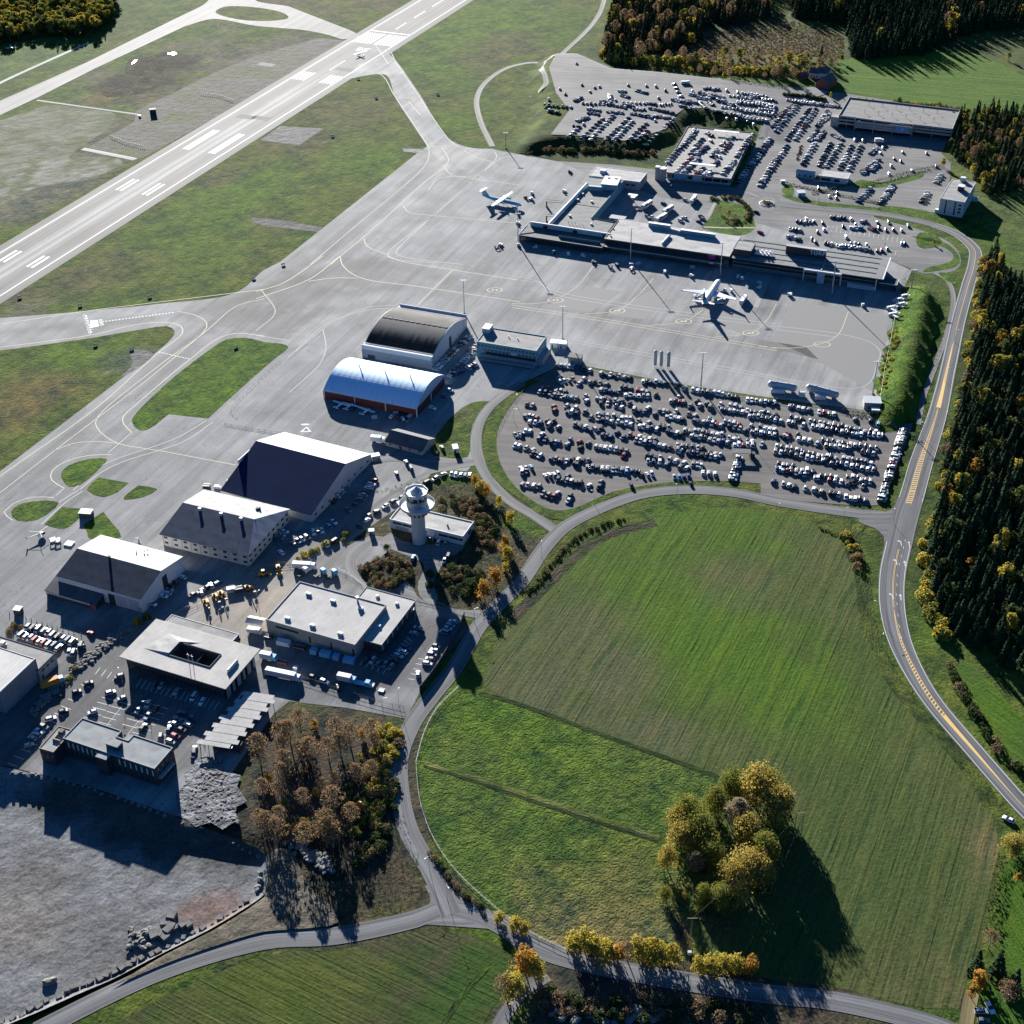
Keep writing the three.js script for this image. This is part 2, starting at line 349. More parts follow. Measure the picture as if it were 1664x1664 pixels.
sheet('grass_field', '640,88! 682,53! 790,-12! 985,-12 972,40 930,72 890,99 830,112 795,135 776,165 786,215 800,243! 770,242! 734,230! 680,150 645,100', 0.03, M.grass, tint(OLIVE, GREEN, 40, 230, [['760,60,70,.8 700,110,40,.8 800,30,70,.8', LUSH], ['830,70,50,.7 790,95,40,.6', BROWN], ['745,200,30,.7', LUSH], ['690,160,15,.8', BROWN]]));
sheet('grass_field', '425,5 470,9! 571,49! 600,30 648,12! 640,-20 420,-20', 0.03, M.grass, tint(OLIVE, BROWN, 20, 240, [['600,25,25,.9 560,40,20,.8', GREEN]]));
const FIELD_TURN = Math.atan2(G2(956, 1046)[1] - G2(1046, 909)[1], G2(956, 1046)[0] - G2(1046, 909)[0]);
sheet('crop_field', '832,1002 884,948 935,897 987,863 1065,842 1116,830 1180,824 1250,831 1311,846 1358,871 1379,899 1392,940 1397,1000 1415,1059 1441,1111 1479,1160 1531,1214 1570,1260 1603,1303 1622,1363 1624,1389! 1601,1513 1569,1601 1564,1639! 1500,1638 1363,1606 1250,1590 1130,1560! 1166,1262! 1000,1200! 832,1139! 778,1112!', 0.03, M.rows,
tint([0.048, 0.074, 0.016], [0.062, 0.076, 0.024], 32, 300, [['1150,1020,45,.8 1080,960,40,.6 1200,1080,50,.7 1300,1150,40,.5 1000,900,50,.5 1180,840,50,.7', LUSH], ['900,1050,50,.4 1000,1180,30,.4 860,1130,30,.6 1000,1100,30,.5 1080,1210,25,.6 1200,950,30,.4', [0.078, 0.078, 0.042]], ['1560,1560,40,.9 1500,1620,40,.9 1600,1450,20,.8', [0.085, 0.075, 0.035]], ['1450,1500,60,.6 1350,1300,50,.5 1520,1450,50,.6', [0.045, 0.066, 0.018]], ['1600,1380,14,.8', DRY]]), { L: 8, tile: 84, turn: FIELD_TURN });
sheet('pasture', '740,1132 770,1124 832,1142! 1000,1203! 1166,1266! 1130,1560! 1050,1556 920,1552 860,1515 800,1475 745,1425 705,1362 682,1290 676,1240 690,1195', 0.05, M.tuft,
tint([0.043, 0.078, 0.013], [0.055, 0.084, 0.016], 14, 310, [['800,1160,30,.6 900,1230,30,.4', LUSH], ['970,1500,40,.6 930,1530,30,.7 1060,1500,30,.5', DRY], ['1000,1420,30,.5', OLIVE]]), { L: 6, tile: 60 });
sheet('crop_field', '120,1700! 250,1630 430,1553 545,1545 690,1512 740,1514 815,1540 838,1568 800,1640 760,1700!', 0.05, M.rows, tint([0.035, 0.052, 0.014], [0.05, 0.052, 0.024], 12, 320, [['500,1600,30,.7 400,1640,30,.6', OLIVE], ['760,1600,16,1 790,1570,14,1 730,1640,14,1', [0.03, 0.06, 0.012]]]), { L: 5, tile: 80, turn: 0.5 });
sheet('grass_field', '1358,100! 1460,88 1580,86 1664,124 1720,150 1720,195! 1664,192 1600,182! 1560,178! 1430,160! 1380,150!', 0.03, M.rows, tint([0.05, 0.105, 0.009], [0.06, 0.11, 0.012], 40, 330), { tile: 140, turn: 0.3 });
sheet('grass_field', '1520,75 1600,50 1664,40 1720,40 1720,140! 1664,105 1600,85', 0.04, M.rows, tint(DARKG, OLIVE, 40, 335));  // field lies in shadow: the shade is painted in by the darker greens
sheet('grass_field', '1555,1085 1570,1075 1664,1170 1720,1230 1720,1330 1664,1262 1600,1170', 0.04, M.rows, tint([0.045, 0.085, 0.014], LUSH, 30, 336), { tile: 90, turn: 1.0 });
sheet('grass_field', '1590,320 1664,330 1720,340 1720,440 1664,400 1600,372', 0.04, M.grass, tint([0.05, 0.08, 0.018], OLIVE, 30, 337));
sheet('lawn', '1640,1400 1720,1380 1720,1640 1600,1664 1625,1520', 0.04, M.rows, tint([0.04, 0.085, 0.012], LUSH, 20, 338), { tile: 50, turn: 1.4 });
sheet('grass_field', '-60,90 100,60 150,66 130,76 0,135 -60,160', 0.03, M.grass, tint([0.05, 0.088, 0.016], GREEN, 30, 339));
sheet('gravel_strip', '135,243! 180,219 218,197 222,181 280,152 336,124 430,86 520,62! 560,66! 430,147! 231,257! 215,259!', 0.05, M.gravel, tint([0.098, 0.092, 0.082], [0.075, 0.078, 0.05], 16, 250, [['300,190,18,.7 420,120,20,.6 200,245,12,.6', OLIVE]]), { L: 7, tile: 40, turn: RTURN0 });
sheet('peat_patch', '165,152 205,140 203,118 212,98 240,92 275,84 305,92 300,104 270,112 262,132 240,150 200,156 175,158', 0.05, M.tuft, tint([0.02, 0.018, 0.013], [0.05, 0.05, 0.028], 7, 251), { L: 4, tile: 40 });
sheet('bare_patch', '-60,215 0,196 80,172 150,178 185,184 180,205 130,240 100,262 40,275 0,300 -60,320', 0.05, M.gravel, tint([0.05, 0.066, 0.02], [0.105, 0.108, 0.078], 13, 252), { L: 5, tile: 50 });
sheet('bare_patch', '0,262 60,262 110,255 200,262 150,290 60,305 0,335', 0.055, M.gravel, tint([0.05, 0.066, 0.02], [0.15, 0.15, 0.125], 9, 253), { L: 5, tile: 40 });
const P0 = G2(628, 57), P1 = G2(54.5, 411.5), RL = Math.hypot(P1[0] - P0[0], P1[1] - P0[1]), RU = [(P1[0] - P0[0]) / RL, (P1[1] - P0[1]) / RL], RN = [-RU[1], RU[0]]; // runway axis
const RW = (s, t) => [P0[0] + RU[0] * s + RN[0] * t, P0[1] + RU[1] * s + RN[1] * t];
const RTURN = Math.atan2(RU[1], RU[0]);
sheet('runway', [RW(-700, -29), RW(900, -29), RW(900, 29), RW(-700, 29)], 0.06, M.streak, (x, z) => {
const t = (x - P0[0]) * RN[0] + (z - P0[1]) * RN[1], s = (x - P0[0]) * RU[0] + (z - P0[1]) * RU[1], a = Math.abs(t);
let k = 0.112 - 0.02 * sstep(20, 24, a) + 0.12 * Math.exp(-((a - 3) ** 2) / 10) * sstep(80, 200, s) - 0.02 * Math.exp(-((a - 9) ** 2) / 14);  // bright lanes paint the sheen of the polished centre strip into the colour
k += (fbm(x / 30, z / 30, 3, 44) - 0.5) * 0.05;
return [k * 1.01, k, k * 0.97];
}, { L: 6, tile: 70, sx: 5, turn: RTURN });
const CONC = [0.170, 0.173, 0.174], TAR = [0.085, 0.085, 0.086], WORN = [0.24, 0.238, 0.228];
const TRACKS = [[9, 0.8, '-30,540 145,525 300,512 430,468 560,430 640,428 700,446 830,480 1050,522 1260,566'], [5, 1.25, '-30,535 145,519 300,503 430,462 540,425'], [8, 0.84, '0,800 150,690 290,575 360,510 430,468 520,415 640,320 700,262 670,180 620,110'], [4, 1.28, '620,105 660,170 695,235 720,260'], [4, 1.25, '725,270 650,340 560,405 500,445'], [6, 0.82, '440,540 480,520 540,505 640,495'], [7, 0.84, '430,520 520,480 640,470'], [14, 0.86, '840,512 960,530 1130,560 1290,600'], [9, 0.85, '903,488 930,470 965,425'], [9, 0.85, '1003,505 1035,480 1062,452'], [9, 0.85, '1111,522 1140,500 1160,470'], [9, 0.85, '1220,541 1245,510 1262,480'], [5, 1.2, '740,260 760,275 790,300'], [6, 0.85, '720,290 760,280 830,290'], [7, 0.87, '740,350 800,372 850,380'], [10, 1.14, '880,585 1100,625 1400,655'], [3, 0.7, '500,560 440,580 400,612 380,650'], [4, 0.84, '330,690 240,730 170,775 100,830 0,905'], [6, 1.12, '300,720 380,730 450,690']].map(([w, k, s]) => [w, k, pxs(s).map(([x, y]) => G2(x, y))]);
function tracked(a, b, scale, sd, patches) {
const base = tint(a, b, scale, sd, patches);
return (x, z) => {
let c = base(x, z), m = 1 + (fbm(x / 5, z / 5, 3, 71) - 0.5) * 0.22;
for (const [w, k, P] of TRACKS) { let d = 1e9; for (let i = 0; i + 1 < P.length; i++) { const ex = P[i + 1][0] - P[i][0], ez = P[i + 1][1] - P[i][1], t = clamp(((x - P[i][0]) * ex + (z - P[i][1]) * ez) / (ex * ex + ez * ez)); d = Math.min(d, Math.hypot(x - P[i][0] - ex * t, z - P[i][1] - ez * t)); } m *= lerp(k, 1, sstep(w * 0.3, w * 1.3, d + (fbm(x / 12, z / 12, 2, 8) - 0.5) * 4)); }
return c.map((v) => v * m);
};
}
sheet('apron', '678,249! 455,426! 429,439 380,477 258,494 145,505 -60,522! -60,1268! 0,1243! 65,1258! 160,1283! 290,1328! 345,1300! 445,1160! 470,1140! 560,1150! 660,1168! 690,1110! 760,1022! 740,985! 690,955! 660,880! 780,880! 700,800! 760,765! 775,740 772,690 800,650 850,622 905,597! 948,594! 1090,622! 1262,648! 1425,668! 1455,500! 1482,440! 1440,420! 1000,300! 905,262! 850,252 812,245! 800,242! 770,241 734,229 680,150 640,95 612,70! 560,130! 600,122 624,121 643,160 687,227 694,238!', 0.07, M.asphalt,
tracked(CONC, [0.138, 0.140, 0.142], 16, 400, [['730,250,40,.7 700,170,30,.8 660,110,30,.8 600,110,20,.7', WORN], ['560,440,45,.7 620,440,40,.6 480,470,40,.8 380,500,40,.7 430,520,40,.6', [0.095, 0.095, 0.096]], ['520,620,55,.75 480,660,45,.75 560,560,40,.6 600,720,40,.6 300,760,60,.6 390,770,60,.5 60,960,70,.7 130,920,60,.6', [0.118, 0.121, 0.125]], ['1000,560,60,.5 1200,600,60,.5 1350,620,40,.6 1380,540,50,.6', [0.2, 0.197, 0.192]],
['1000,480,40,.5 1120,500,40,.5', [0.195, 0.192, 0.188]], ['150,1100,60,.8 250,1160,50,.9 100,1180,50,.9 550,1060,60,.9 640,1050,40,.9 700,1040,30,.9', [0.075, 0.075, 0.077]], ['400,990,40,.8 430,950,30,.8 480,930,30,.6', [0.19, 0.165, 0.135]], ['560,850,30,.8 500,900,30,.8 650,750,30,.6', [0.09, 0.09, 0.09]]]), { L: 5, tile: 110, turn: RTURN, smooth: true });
sheet('taxiway', '-60,195! 0,164! 139.5,102! 297,24.5! 330,8 350,-12! 430,-14! 416,1 468,10! 571,50! 590,60! 556,64! 530,56 493,49 416,42 345,31 300,43! 155,111! 62,158! 0,187! -60,219!', 0.065, M.streak, tint([0.15, 0.15, 0.148], [0.12, 0.12, 0.118], 24, 410), { L: 9, tile: 60, sx: 4, turn: RTURN, holes: ['350,20 365,11 385,10 430,14 462,22 468,30 440,34 390,32'] });
sheet('landside_pavement', '905,262! 1000,300! 1085,330! 1200,370! 1440,420! 1500,445! 1552,440 1560,415 1540,392 1490,372 1420,352 1430,345 1540,345! 1545,265! 1530,250! 1560,180! 1360,150! 1250,170! 1195,310! 1060,275! 1000,268!', 0.06, M.asphalt, tint([0.10, 0.099, 0.098], [0.12, 0.117, 0.113], 18, 420, [['1400,390,60,.6 1320,390,40,.5', [0.14, 0.138, 0.135]]]), { L: 9, tile: 80, turn: 0.2 });
sheet('upper_car_park', '895,219! 962,222! 1020,230! 1082,210! 1098,187! 1112,177! 1150,176! 1185,187! 1220,201! 1250,196! 1290,168! 1352,150! 1322,142! 1262,141! 1180,131! 1105,122! 1060,117! 990,110! 935,88! 908,88! 892,110! 904,152! 925,180!', 0.35, M.asphalt, tint([0.115, 0.112, 0.108], [0.13, 0.125, 0.12], 16, 430), { L: 8, tile: 80, turn: 0.2 });
sheet('main_car_park', '905,597! 870,618 838,650 808,705 815,758 848,802 898,830 930,828 1000,799 1100,784 1180,782 1236,786! 1236,806! 1250,808 1330,817 1425,821 1437,815! 1484,688! 1440,690! 1425,668! 1262,652! 1090,626! 948,597!', 0.09, M.asphalt, tint([0.088, 0.082, 0.078], [0.10, 0.092, 0.086], 12, 440), { L: 8, tile: 70, turn: 0.15 });
const roadCol = (c) => (x, z, t) => { const e = Math.abs(t) > 0.4 ? 1.1 : 1, k = e * (1 + (fbm(x / 7, z / 7, 3, 9) - 0.5) * 0.16); return [c[0] * k, c[1] * k, c[2] * k]; };
ribbon('road', '60,1676 85,1663 258,1580 430,1529 545,1521 674,1494 726,1476 804,1498 871,1540 961,1567 1090,1591 1262,1617 1337,1624 1441,1645 1518,1666 1580,1690', 7.5, 0.12, M.road, roadCol([0.115, 0.117, 0.12]));
ribbon('road', '734,1486 706,1425 662,1345 647,1260 650,1225 672,1173 700,1134 739,1085 778,1018 816,977 847,946 884,891 917,857 956,835 1039,804 1116,796 1194,801 1262,815 1337,827 1441,841 1462,845', 7.5, 0.13, M.road, roadCol([0.115, 0.117, 0.12]));
ribbon('road', '905,864 868,838 830,815 795,780 776,740 775,700 790,668 815,645 850,622', 6, 0.125, M.road, roadCol([0.12, 0.119, 0.118]));
ribbon('highway', '1700,1347,8.5 1664,1312,8.5 1583,1220,8.5 1517,1142,9 1484,1090,9.5 1461,1039,10.5 1450,987,11.5 1450,935,12 1460,884,12.5 1473,832,12.5 1482,805,12 1497,752,11 1523,674,10 1541,597,9 1558,519,8.5 1572,468,8.5 1584,425,8.5 1583,405,8.5 1554,380,8.5 1518,366,8 1467,354,8 1415,346,8 1311,337,8 1258,331,8', 8.5, 0.14, M.road, roadCol([0.10, 0.103, 0.108]), { cross: 6 });
sheet('road', '1405,828 1440,832 1462,815! 1470,870! 1440,895 1436,872 1420,858 1395,848', 0.135, M.road, flat([0.105, 0.107, 0.11]), { tile: 40 });
sheet('road', '690,1440! 700,1462 690,1483 660,1500! 800,1510! 780,1485 745,1455 720,1430!', 0.115, M.road, flat([0.115, 0.115, 0.118]), { tile: 40 });
ribbon('footpath', '1518,444 1535,452 1548,475 1543,525 1523,585 1500,648 1492,690', 3, 0.1, M.road, roadCol([0.13, 0.125, 0.122]));
ribbon('road', '985,-12 975,20 962,40 930,72 890,97 860,102 825,110 790,133 775,160 780,195 800,238', 4.5, 0.1, M.road, roadCol([0.17, 0.165, 0.155]));
ribbon('road', '886,101 879,110 886,125 886,138 872,152 862,158', 4.5, 0.11, M.road, roadCol([0.15, 0.145, 0.138]));
ribbon('path', '-20,146 0,135 80,98 145,69', 4, 0.08, M.road, roadCol([0.24, 0.235, 0.22]));
ribbon('road', '600,950 573,930 570,905 590,885 622,872 640,872', 5, 0.1, M.road, roadCol([0.125, 0.124, 0.12]));
ribbon('road', '640,955 700,978 745,992 790,1000', 6, 0.105, M.road, roadCol([0.12, 0.12, 0.118]));
ribbon('road', '600,750 640,745 700,752 772,752', 6, 0.105, M.road, roadCol([0.12, 0.118, 0.115]));
ribbon('road', '772,752 720,762 680,778 645,800 610,825 575,865 520,900 470,922', 5, 0.11, M.road, roadCol([0.12, 0.118, 0.115]));
const ISL = tint(GREEN, LUSH, 12, 500, [['115,810,30,.3', OLIVE]]);
for (const s of ['367,552 400,549 430,556 458,559 469,564 450,580 416,609 338,680! 274,673! 240,698 226,699 214,684 222,671 284,612 349,563', '99,770 111,757 145,746 174,746 165,758 130,788 112,791 103,782', '160,776! 209,785! 191,800! 168,808 141,796', '225,789! 256,795 232,808 202,812 203,806', '18,832 30,821 52,815 96,816 60,845 28,846', '101,824! 148,828! 131,840 114,855 100,860 72,852!', '135,853! 168,832! 182,850 197,873 145,875 142,866'])
sheet('grass_island', s, 0.13, M.grass, ISL, { L: 5, tile: 40 });
sheet('grass_verge', '735,745 700,735 722,690 740,672 765,655 795,652 798,660 780,672 768,690 764,720 760,742', 0.12, M.grass, tint(OLIVE, GREEN, 8, 510, [['750,670,10,.6', BROWN]]), { L: 5, tile: 40 });
sheet('grass_verge', '760,766 700,770 690,790 640,830 610,850 560,890 600,870 640,880 620,905 585,930 600,950 640,952 660,946 672,955 680,972 760,992 800,985 830,950 888,862 860,838 820,815 790,785', 0.12, M.tuft, tint([0.058, 0.05, 0.03], [0.04, 0.044, 0.02], 8, 520, [['730,775,14,.9 760,772,12,.9', GREEN], ['850,850,16,.9 870,860,10,.9', GREEN], ['630,920,14,.8 700,920,16,.7 740,950,18,.6', EARTH]]), { L: 4, tile: 40 });
sheet('grass_verge', '880,615 838,649 808,705 815,757 848,801 898,829 930,827 1000,798 1100,783 1130,782! 1130,786! 1060,800 1000,806 960,826 915,845 880,838 850,815 800,775 784,720 798,680 825,655 865,622', 0.125, M.grass, tint(GREEN, OLIVE, 8, 530), { L: 5, tile: 40, smooth: true });
sheet('gravel_pit', '-60,1262! 0,1246! 65,1261! 160,1286! 290,1330! 345,1352 400,1372 432,1392 430,1455 404,1474 345,1510 270,1548 190,1590 130,1616 70,1643 0,1672! -60,1700!', 0.6, M.gravel, tint([0.142, 0.147, 0.152], [0.116, 0.12, 0.126], 10, 610, [['320,1490,12,.8 365,1475,14,.8', [0.13, 0.09, 0.078]], ['40,1480,20,.35 20,1530,18,.35', [0.16, 0.14, 0.12]], ['150,1550,30,.5 60,1420,20,.5', [0.10, 0.094, 0.09]], ['300,1340,22,.9 200,1310,22,.9 110,1290,20,.9 370,1375,22,.9', [0.05, 0.052, 0.045]]]), { L: 3, tile: 34, smooth: true });  // last tint patches paint the shade of the bank into the gravel
sheet('gravel_verge', '432,1392! 470,1380 500,1440 540,1475 550,1500 470,1512 430,1515 330,1545 262,1570 180,1606! 270,1552 345,1514 404,1478 430,1459!', 0.45, M.gravel, tint([0.11, 0.095, 0.075], [0.075, 0.068, 0.05], 6, 620), { L: 4, tile: 20, smooth: true });
sheet('tower_forecourt', '634,866 652,879 690,884 745,881 756,886 742,900 722,914 712,930 704,950 712,972 702,984 682,968 680,945 690,925 684,912 660,902 634,892 616,884', 0.14, M.asphalt, flat([0.12, 0.12, 0.118]), { L: 5, tile: 40 });
sheet('rock_slope', '332,1228! 318,1236! 314,1250! 300,1258! 302,1276! 288,1290! 292,1312! 284,1326! 304,1334! 318,1346! 342,1338! 362,1350! 388,1334! 380,1316! 402,1304! 386,1280! 392,1262! 368,1256! 352,1238!', 0.75, M.rock, tint([0.17, 0.175, 0.185], [0.07, 0.075, 0.08], 4, 640), { L: 2.5, tile: 14 });  // bluish dark tint paints the shade of the slope into the rock colour
const signFont0 = await new FontLoader().loadAsync('fonts/droid/droid_sans_bold.typeface.json');
const byName = (n) => scene.children.find((c) => c.name === n);
const WHITE = new THREE.MeshStandardMaterial({ color: new THREE.Color().setRGB(0.5, 0.5, 0.48), roughness: 0.8 }), DIMW = std([0.34, 0.34, 0.32], 0.85), YEL = std([0.42, 0.39, 0.26], 0.8), ORANGE = std([0.62, 0.40, 0.13], 0.8), PATCH = std([0.09, 0.09, 0.09], 0.9), PALE = std([0.24, 0.235, 0.225], 0.9);
const runway = byName('runway'), apron = byName('apron'), highway = byName('highway');
function mark(parent, name, geo, mat, label) { const m = part(parent, name, geo, mat, label); m.castShadow = false; return m; }
function quad(pts, y) { // flat polygon of world points
const s = new THREE.Shape(pts.map(([x, z]) => new THREE.Vector2(x, -z))), g = new THREE.ShapeGeometry(s); g.rotateX(-Math.PI / 2); g.translate(0, y, 0);
if (g.attributes.normal.getY(0) < 0) { const i = g.index.array; for (let k = 0; k < i.length; k += 3) [i[k], i[k + 1]] = [i[k + 1], i[k]]; g.computeVertexNormals(); }
return g;
}
const RY = 0.085;
{ // runway
const rect = (s0, s1, t0, t1) => quad([RW(s0, t0), RW(s1, t0), RW(s1, t1), RW(s0, t1)], RY);
for (const t of [-21.4, 21.4]) mark(runway, 'edge_line', rect(-690, 890, t - 0.6, t + 0.6), WHITE);
mark(runway, 'threshold_bar', rect(-9, -6.5, -21.4, 21.4), WHITE);
for (let i = 0; i < 12; i++) { const t = (i - 5.5) * 3.3 + Math.sign(i - 5.5) * 0.6; mark(runway, 'threshold_stripe', rect(-2, 30, t - 0.95, t + 0.95), WHITE); }
const RS = (px, py) => { const [x, z] = G2(px, py); return [(x - P0[0]) * RU[0] + (z - P0[1]) * RU[1], (x - P0[0]) * RN[0] + (z - P0[1]) * RN[1]]; };
const pairs = (px0, px1, n, w, gap, inner) => { const s0 = RS(...px0)[0], s1 = RS(...px1)[0]; for (const sg of [-1, 1]) for (let k = 0; k < n; k++) { const t = sg * (inner + k * (w + gap) + w / 2); mark(runway, n > 1 ? 'touchdown_bar' : 'aiming_bar', rect(Math.min(s0, s1), Math.max(s0, s1), t - w / 2, t + w / 2), WHITE); } };
pairs([478, 129], [509, 118], 4, 1.9, 1.4, 7.5);
pairs([298, 242], [353, 212], 1, 6.5, 0, 8.5);
pairs([189, 309], [224, 292], 2, 2.2, 1.6, 8.5);
pairs([0, 425], [28, 407], 2, 2.2, 1.6, 8.5);
for (const [a, b] of [[[644, 48], [661, 37]], [[674, 29], [692, 18]], [[703, 11], [722, 0]]]) { const s0 = RS(...a)[0], s1 = RS(...b)[0]; mark(runway, 'centre_dash', rect(Math.min(s0, s1), Math.max(s0, s1), -0.7, 0.7), WHITE); }
for (const s of [80]) mark(runway, 'centre_dash', rect(s, s + 30, -0.5, 0.5), WHITE);
const g = new THREE.ShapeGeometry(signFont0.generateShapes('36', 9)); g.computeBoundingBox(); const bb = g.boundingBox; g.translate(-(bb.min.x + bb.max.x) / 2, -(bb.min.y + bb.max.y) / 2, 0);
g.rotateX(-Math.PI / 2); g.rotateY(-Math.atan2(RU[1], RU[0]) - Math.PI / 2); const c = RW(47, 0); g.translate(c[0], RY, c[1]);
mark(runway, 'runway_number', g, WHITE);
for (const [px, py] of [[400, 190], [560, 113], [425, 192], [433, 105]]) { const [s, t] = RS(px, py); mark(runway, 'asphalt_patch', rect(s - 4, s + 4, t - 8, t + 8), PATCH); }
}
const line = (parent, mat, w, y, pts, name = 'taxi_line') => mark(parent, name, ribbonGeo(centre(pts, 5), w, y, null, 40, 0, 1), mat);
const zs = (ox, oy, size, str) => { const f = zoomed(ox, oy, size); return str.trim().split(/\s+/).map((w) => f(...w.replace('!', '').split(',').map(Number)).map((v) => v.toFixed(2)).join(',') + (w.endsWith('!') ? '!' : '')).join(' '); };
const A0 = (s) => zs(416, 0, 430, s), B0 = (s) => zs(416, 416, 430, s), C0 = (s) => zs(832, 416, 430, s), D0 = (s) => zs(1234, 416, 430, s), E0 = (s) => zs(0, 416, 430, s), AY = 0.1;
for (const s of ['850,330 880,390 1020,600 1230,895 1280,928 1370,940', '1500,955 1515,985 1480,1030 1150,1330 830,1590 830,1615 900,1635 1140,1655', '1664,980 1560,990 1520,1010 1330,1170 890,1570 880,1595 940,1620 1300,1664', '615,458 690,450 780,468 870,600 1050,870 1085,930 1080,1010 1030,1080 700,1360 340,1664'])
line(apron, DIMW, 0.7, AY, A0(s));
for (const s of ['750,280 830,400', '1170,930 1210,1000 1190,1050 1080,1130 780,1400 470,1664', '1190,1060 1230,1100 1320,1118 1664,1165', '1360,1110 1160,1120 1080,1200', '920,1290 970,1340 1050,1350 1664,1405', '680,1500 700,1550 820,1600', '1310,950 1380,990 1480,1015', '900,620 1010,610', '960,640 1035,725', '1090,925 1230,920'])
line(apron, YEL, 0.5, AY, A0(s));
for (const s of ['0,225 150,180 300,90 420,0', '0,270 330,150 530,0', '530,0 540,50 600,110 700,150 1000,190 1664,290', '330,160 480,140 640,140', '1235,90 1015,310', '830,0 900,30 1250,90 1664,155'])
line(apron, YEL, 0.6, AY + 0.005, B0(s));
for (const s of ['35,215 120,360 0,470', '0,500 190,530', '890,310 700,325 540,385 440,430 200,640', '880,330 740,335 620,360 480,420 250,600', '420,460 440,580 400,680 210,860'])
line(apron, DIMW, 0.6, AY + 0.01, B0(s));
for (const s of ['0,300 150,300 270,275 400,200 530,40', '450,365 660,345 780,260 890,140', '850,440 1080,412 1200,340', '1280,510 1500,485 1590,420 1664,300', '0,310 600,400 1664,582', '0,325 600,415 1664,597'])
line(apron, YEL, 0.45, AY, C0(s));
for (const s of ['0,130 150,155 250,215 700,300 1664,430', '0,150 170,170 250,235 700,320 1664,450', '215,500 1664,757', '350,540 1664,775'])
line(apron, DIMW, 0.5, AY + 0.005, C0(s));
for (const s of ['0,430 500,490 700,545 760,600 740,680 690,800 600,835 0,745', '0,450 480,510']) line(apron, DIMW, 0.5, AY, D0(s));
line(apron, YEL, 0.5, AY, D0('0,570 200,580 395,550 490,500 560,350'));
for (const s of ['0,430 560,345 880,305 1664,210', '0,575 560,500 900,425 1060,420 1140,445 1145,490 1090,540 1000,605 600,960 0,1385', '1664,505 1490,487 1380,515 1195,650 850,940 775,1010 780,1060 830,1110', '700,1250 560,1255 420,1290 330,1350 325,1410 405,1462', '340,1520 200,1518 80,1560 25,1610 80,1664'])
line(apron, YEL, 0.55, AY, E0(s));
for (const s of ['0,1490 330,1235 600,1030 900,800 1300,470 1500,310 1664,270', '1120,350 1220,370 1300,420 1280,480 1000,690 610,1020 610,1080 700,1160 780,1190 1000,1225 1480,1315', '340,1225 460,1180 620,1168 740,1180'])
line(apron, YEL, 0.5, AY + 0.005, E0(s));
for (const s of ['460,1475 600,1345 700,1290 1100,1150 1300,1035', '490,1480 640,1360 760,1300 1150,1170 1340,1045', '220,1664 380,1545 500,1470', '260,1690 420,1545 520,1480', '680,1240 830,1110', '350,1510 400,1465', '525,365 570,500']) line(apron, DIMW, 0.7, AY + 0.01, E0(s));
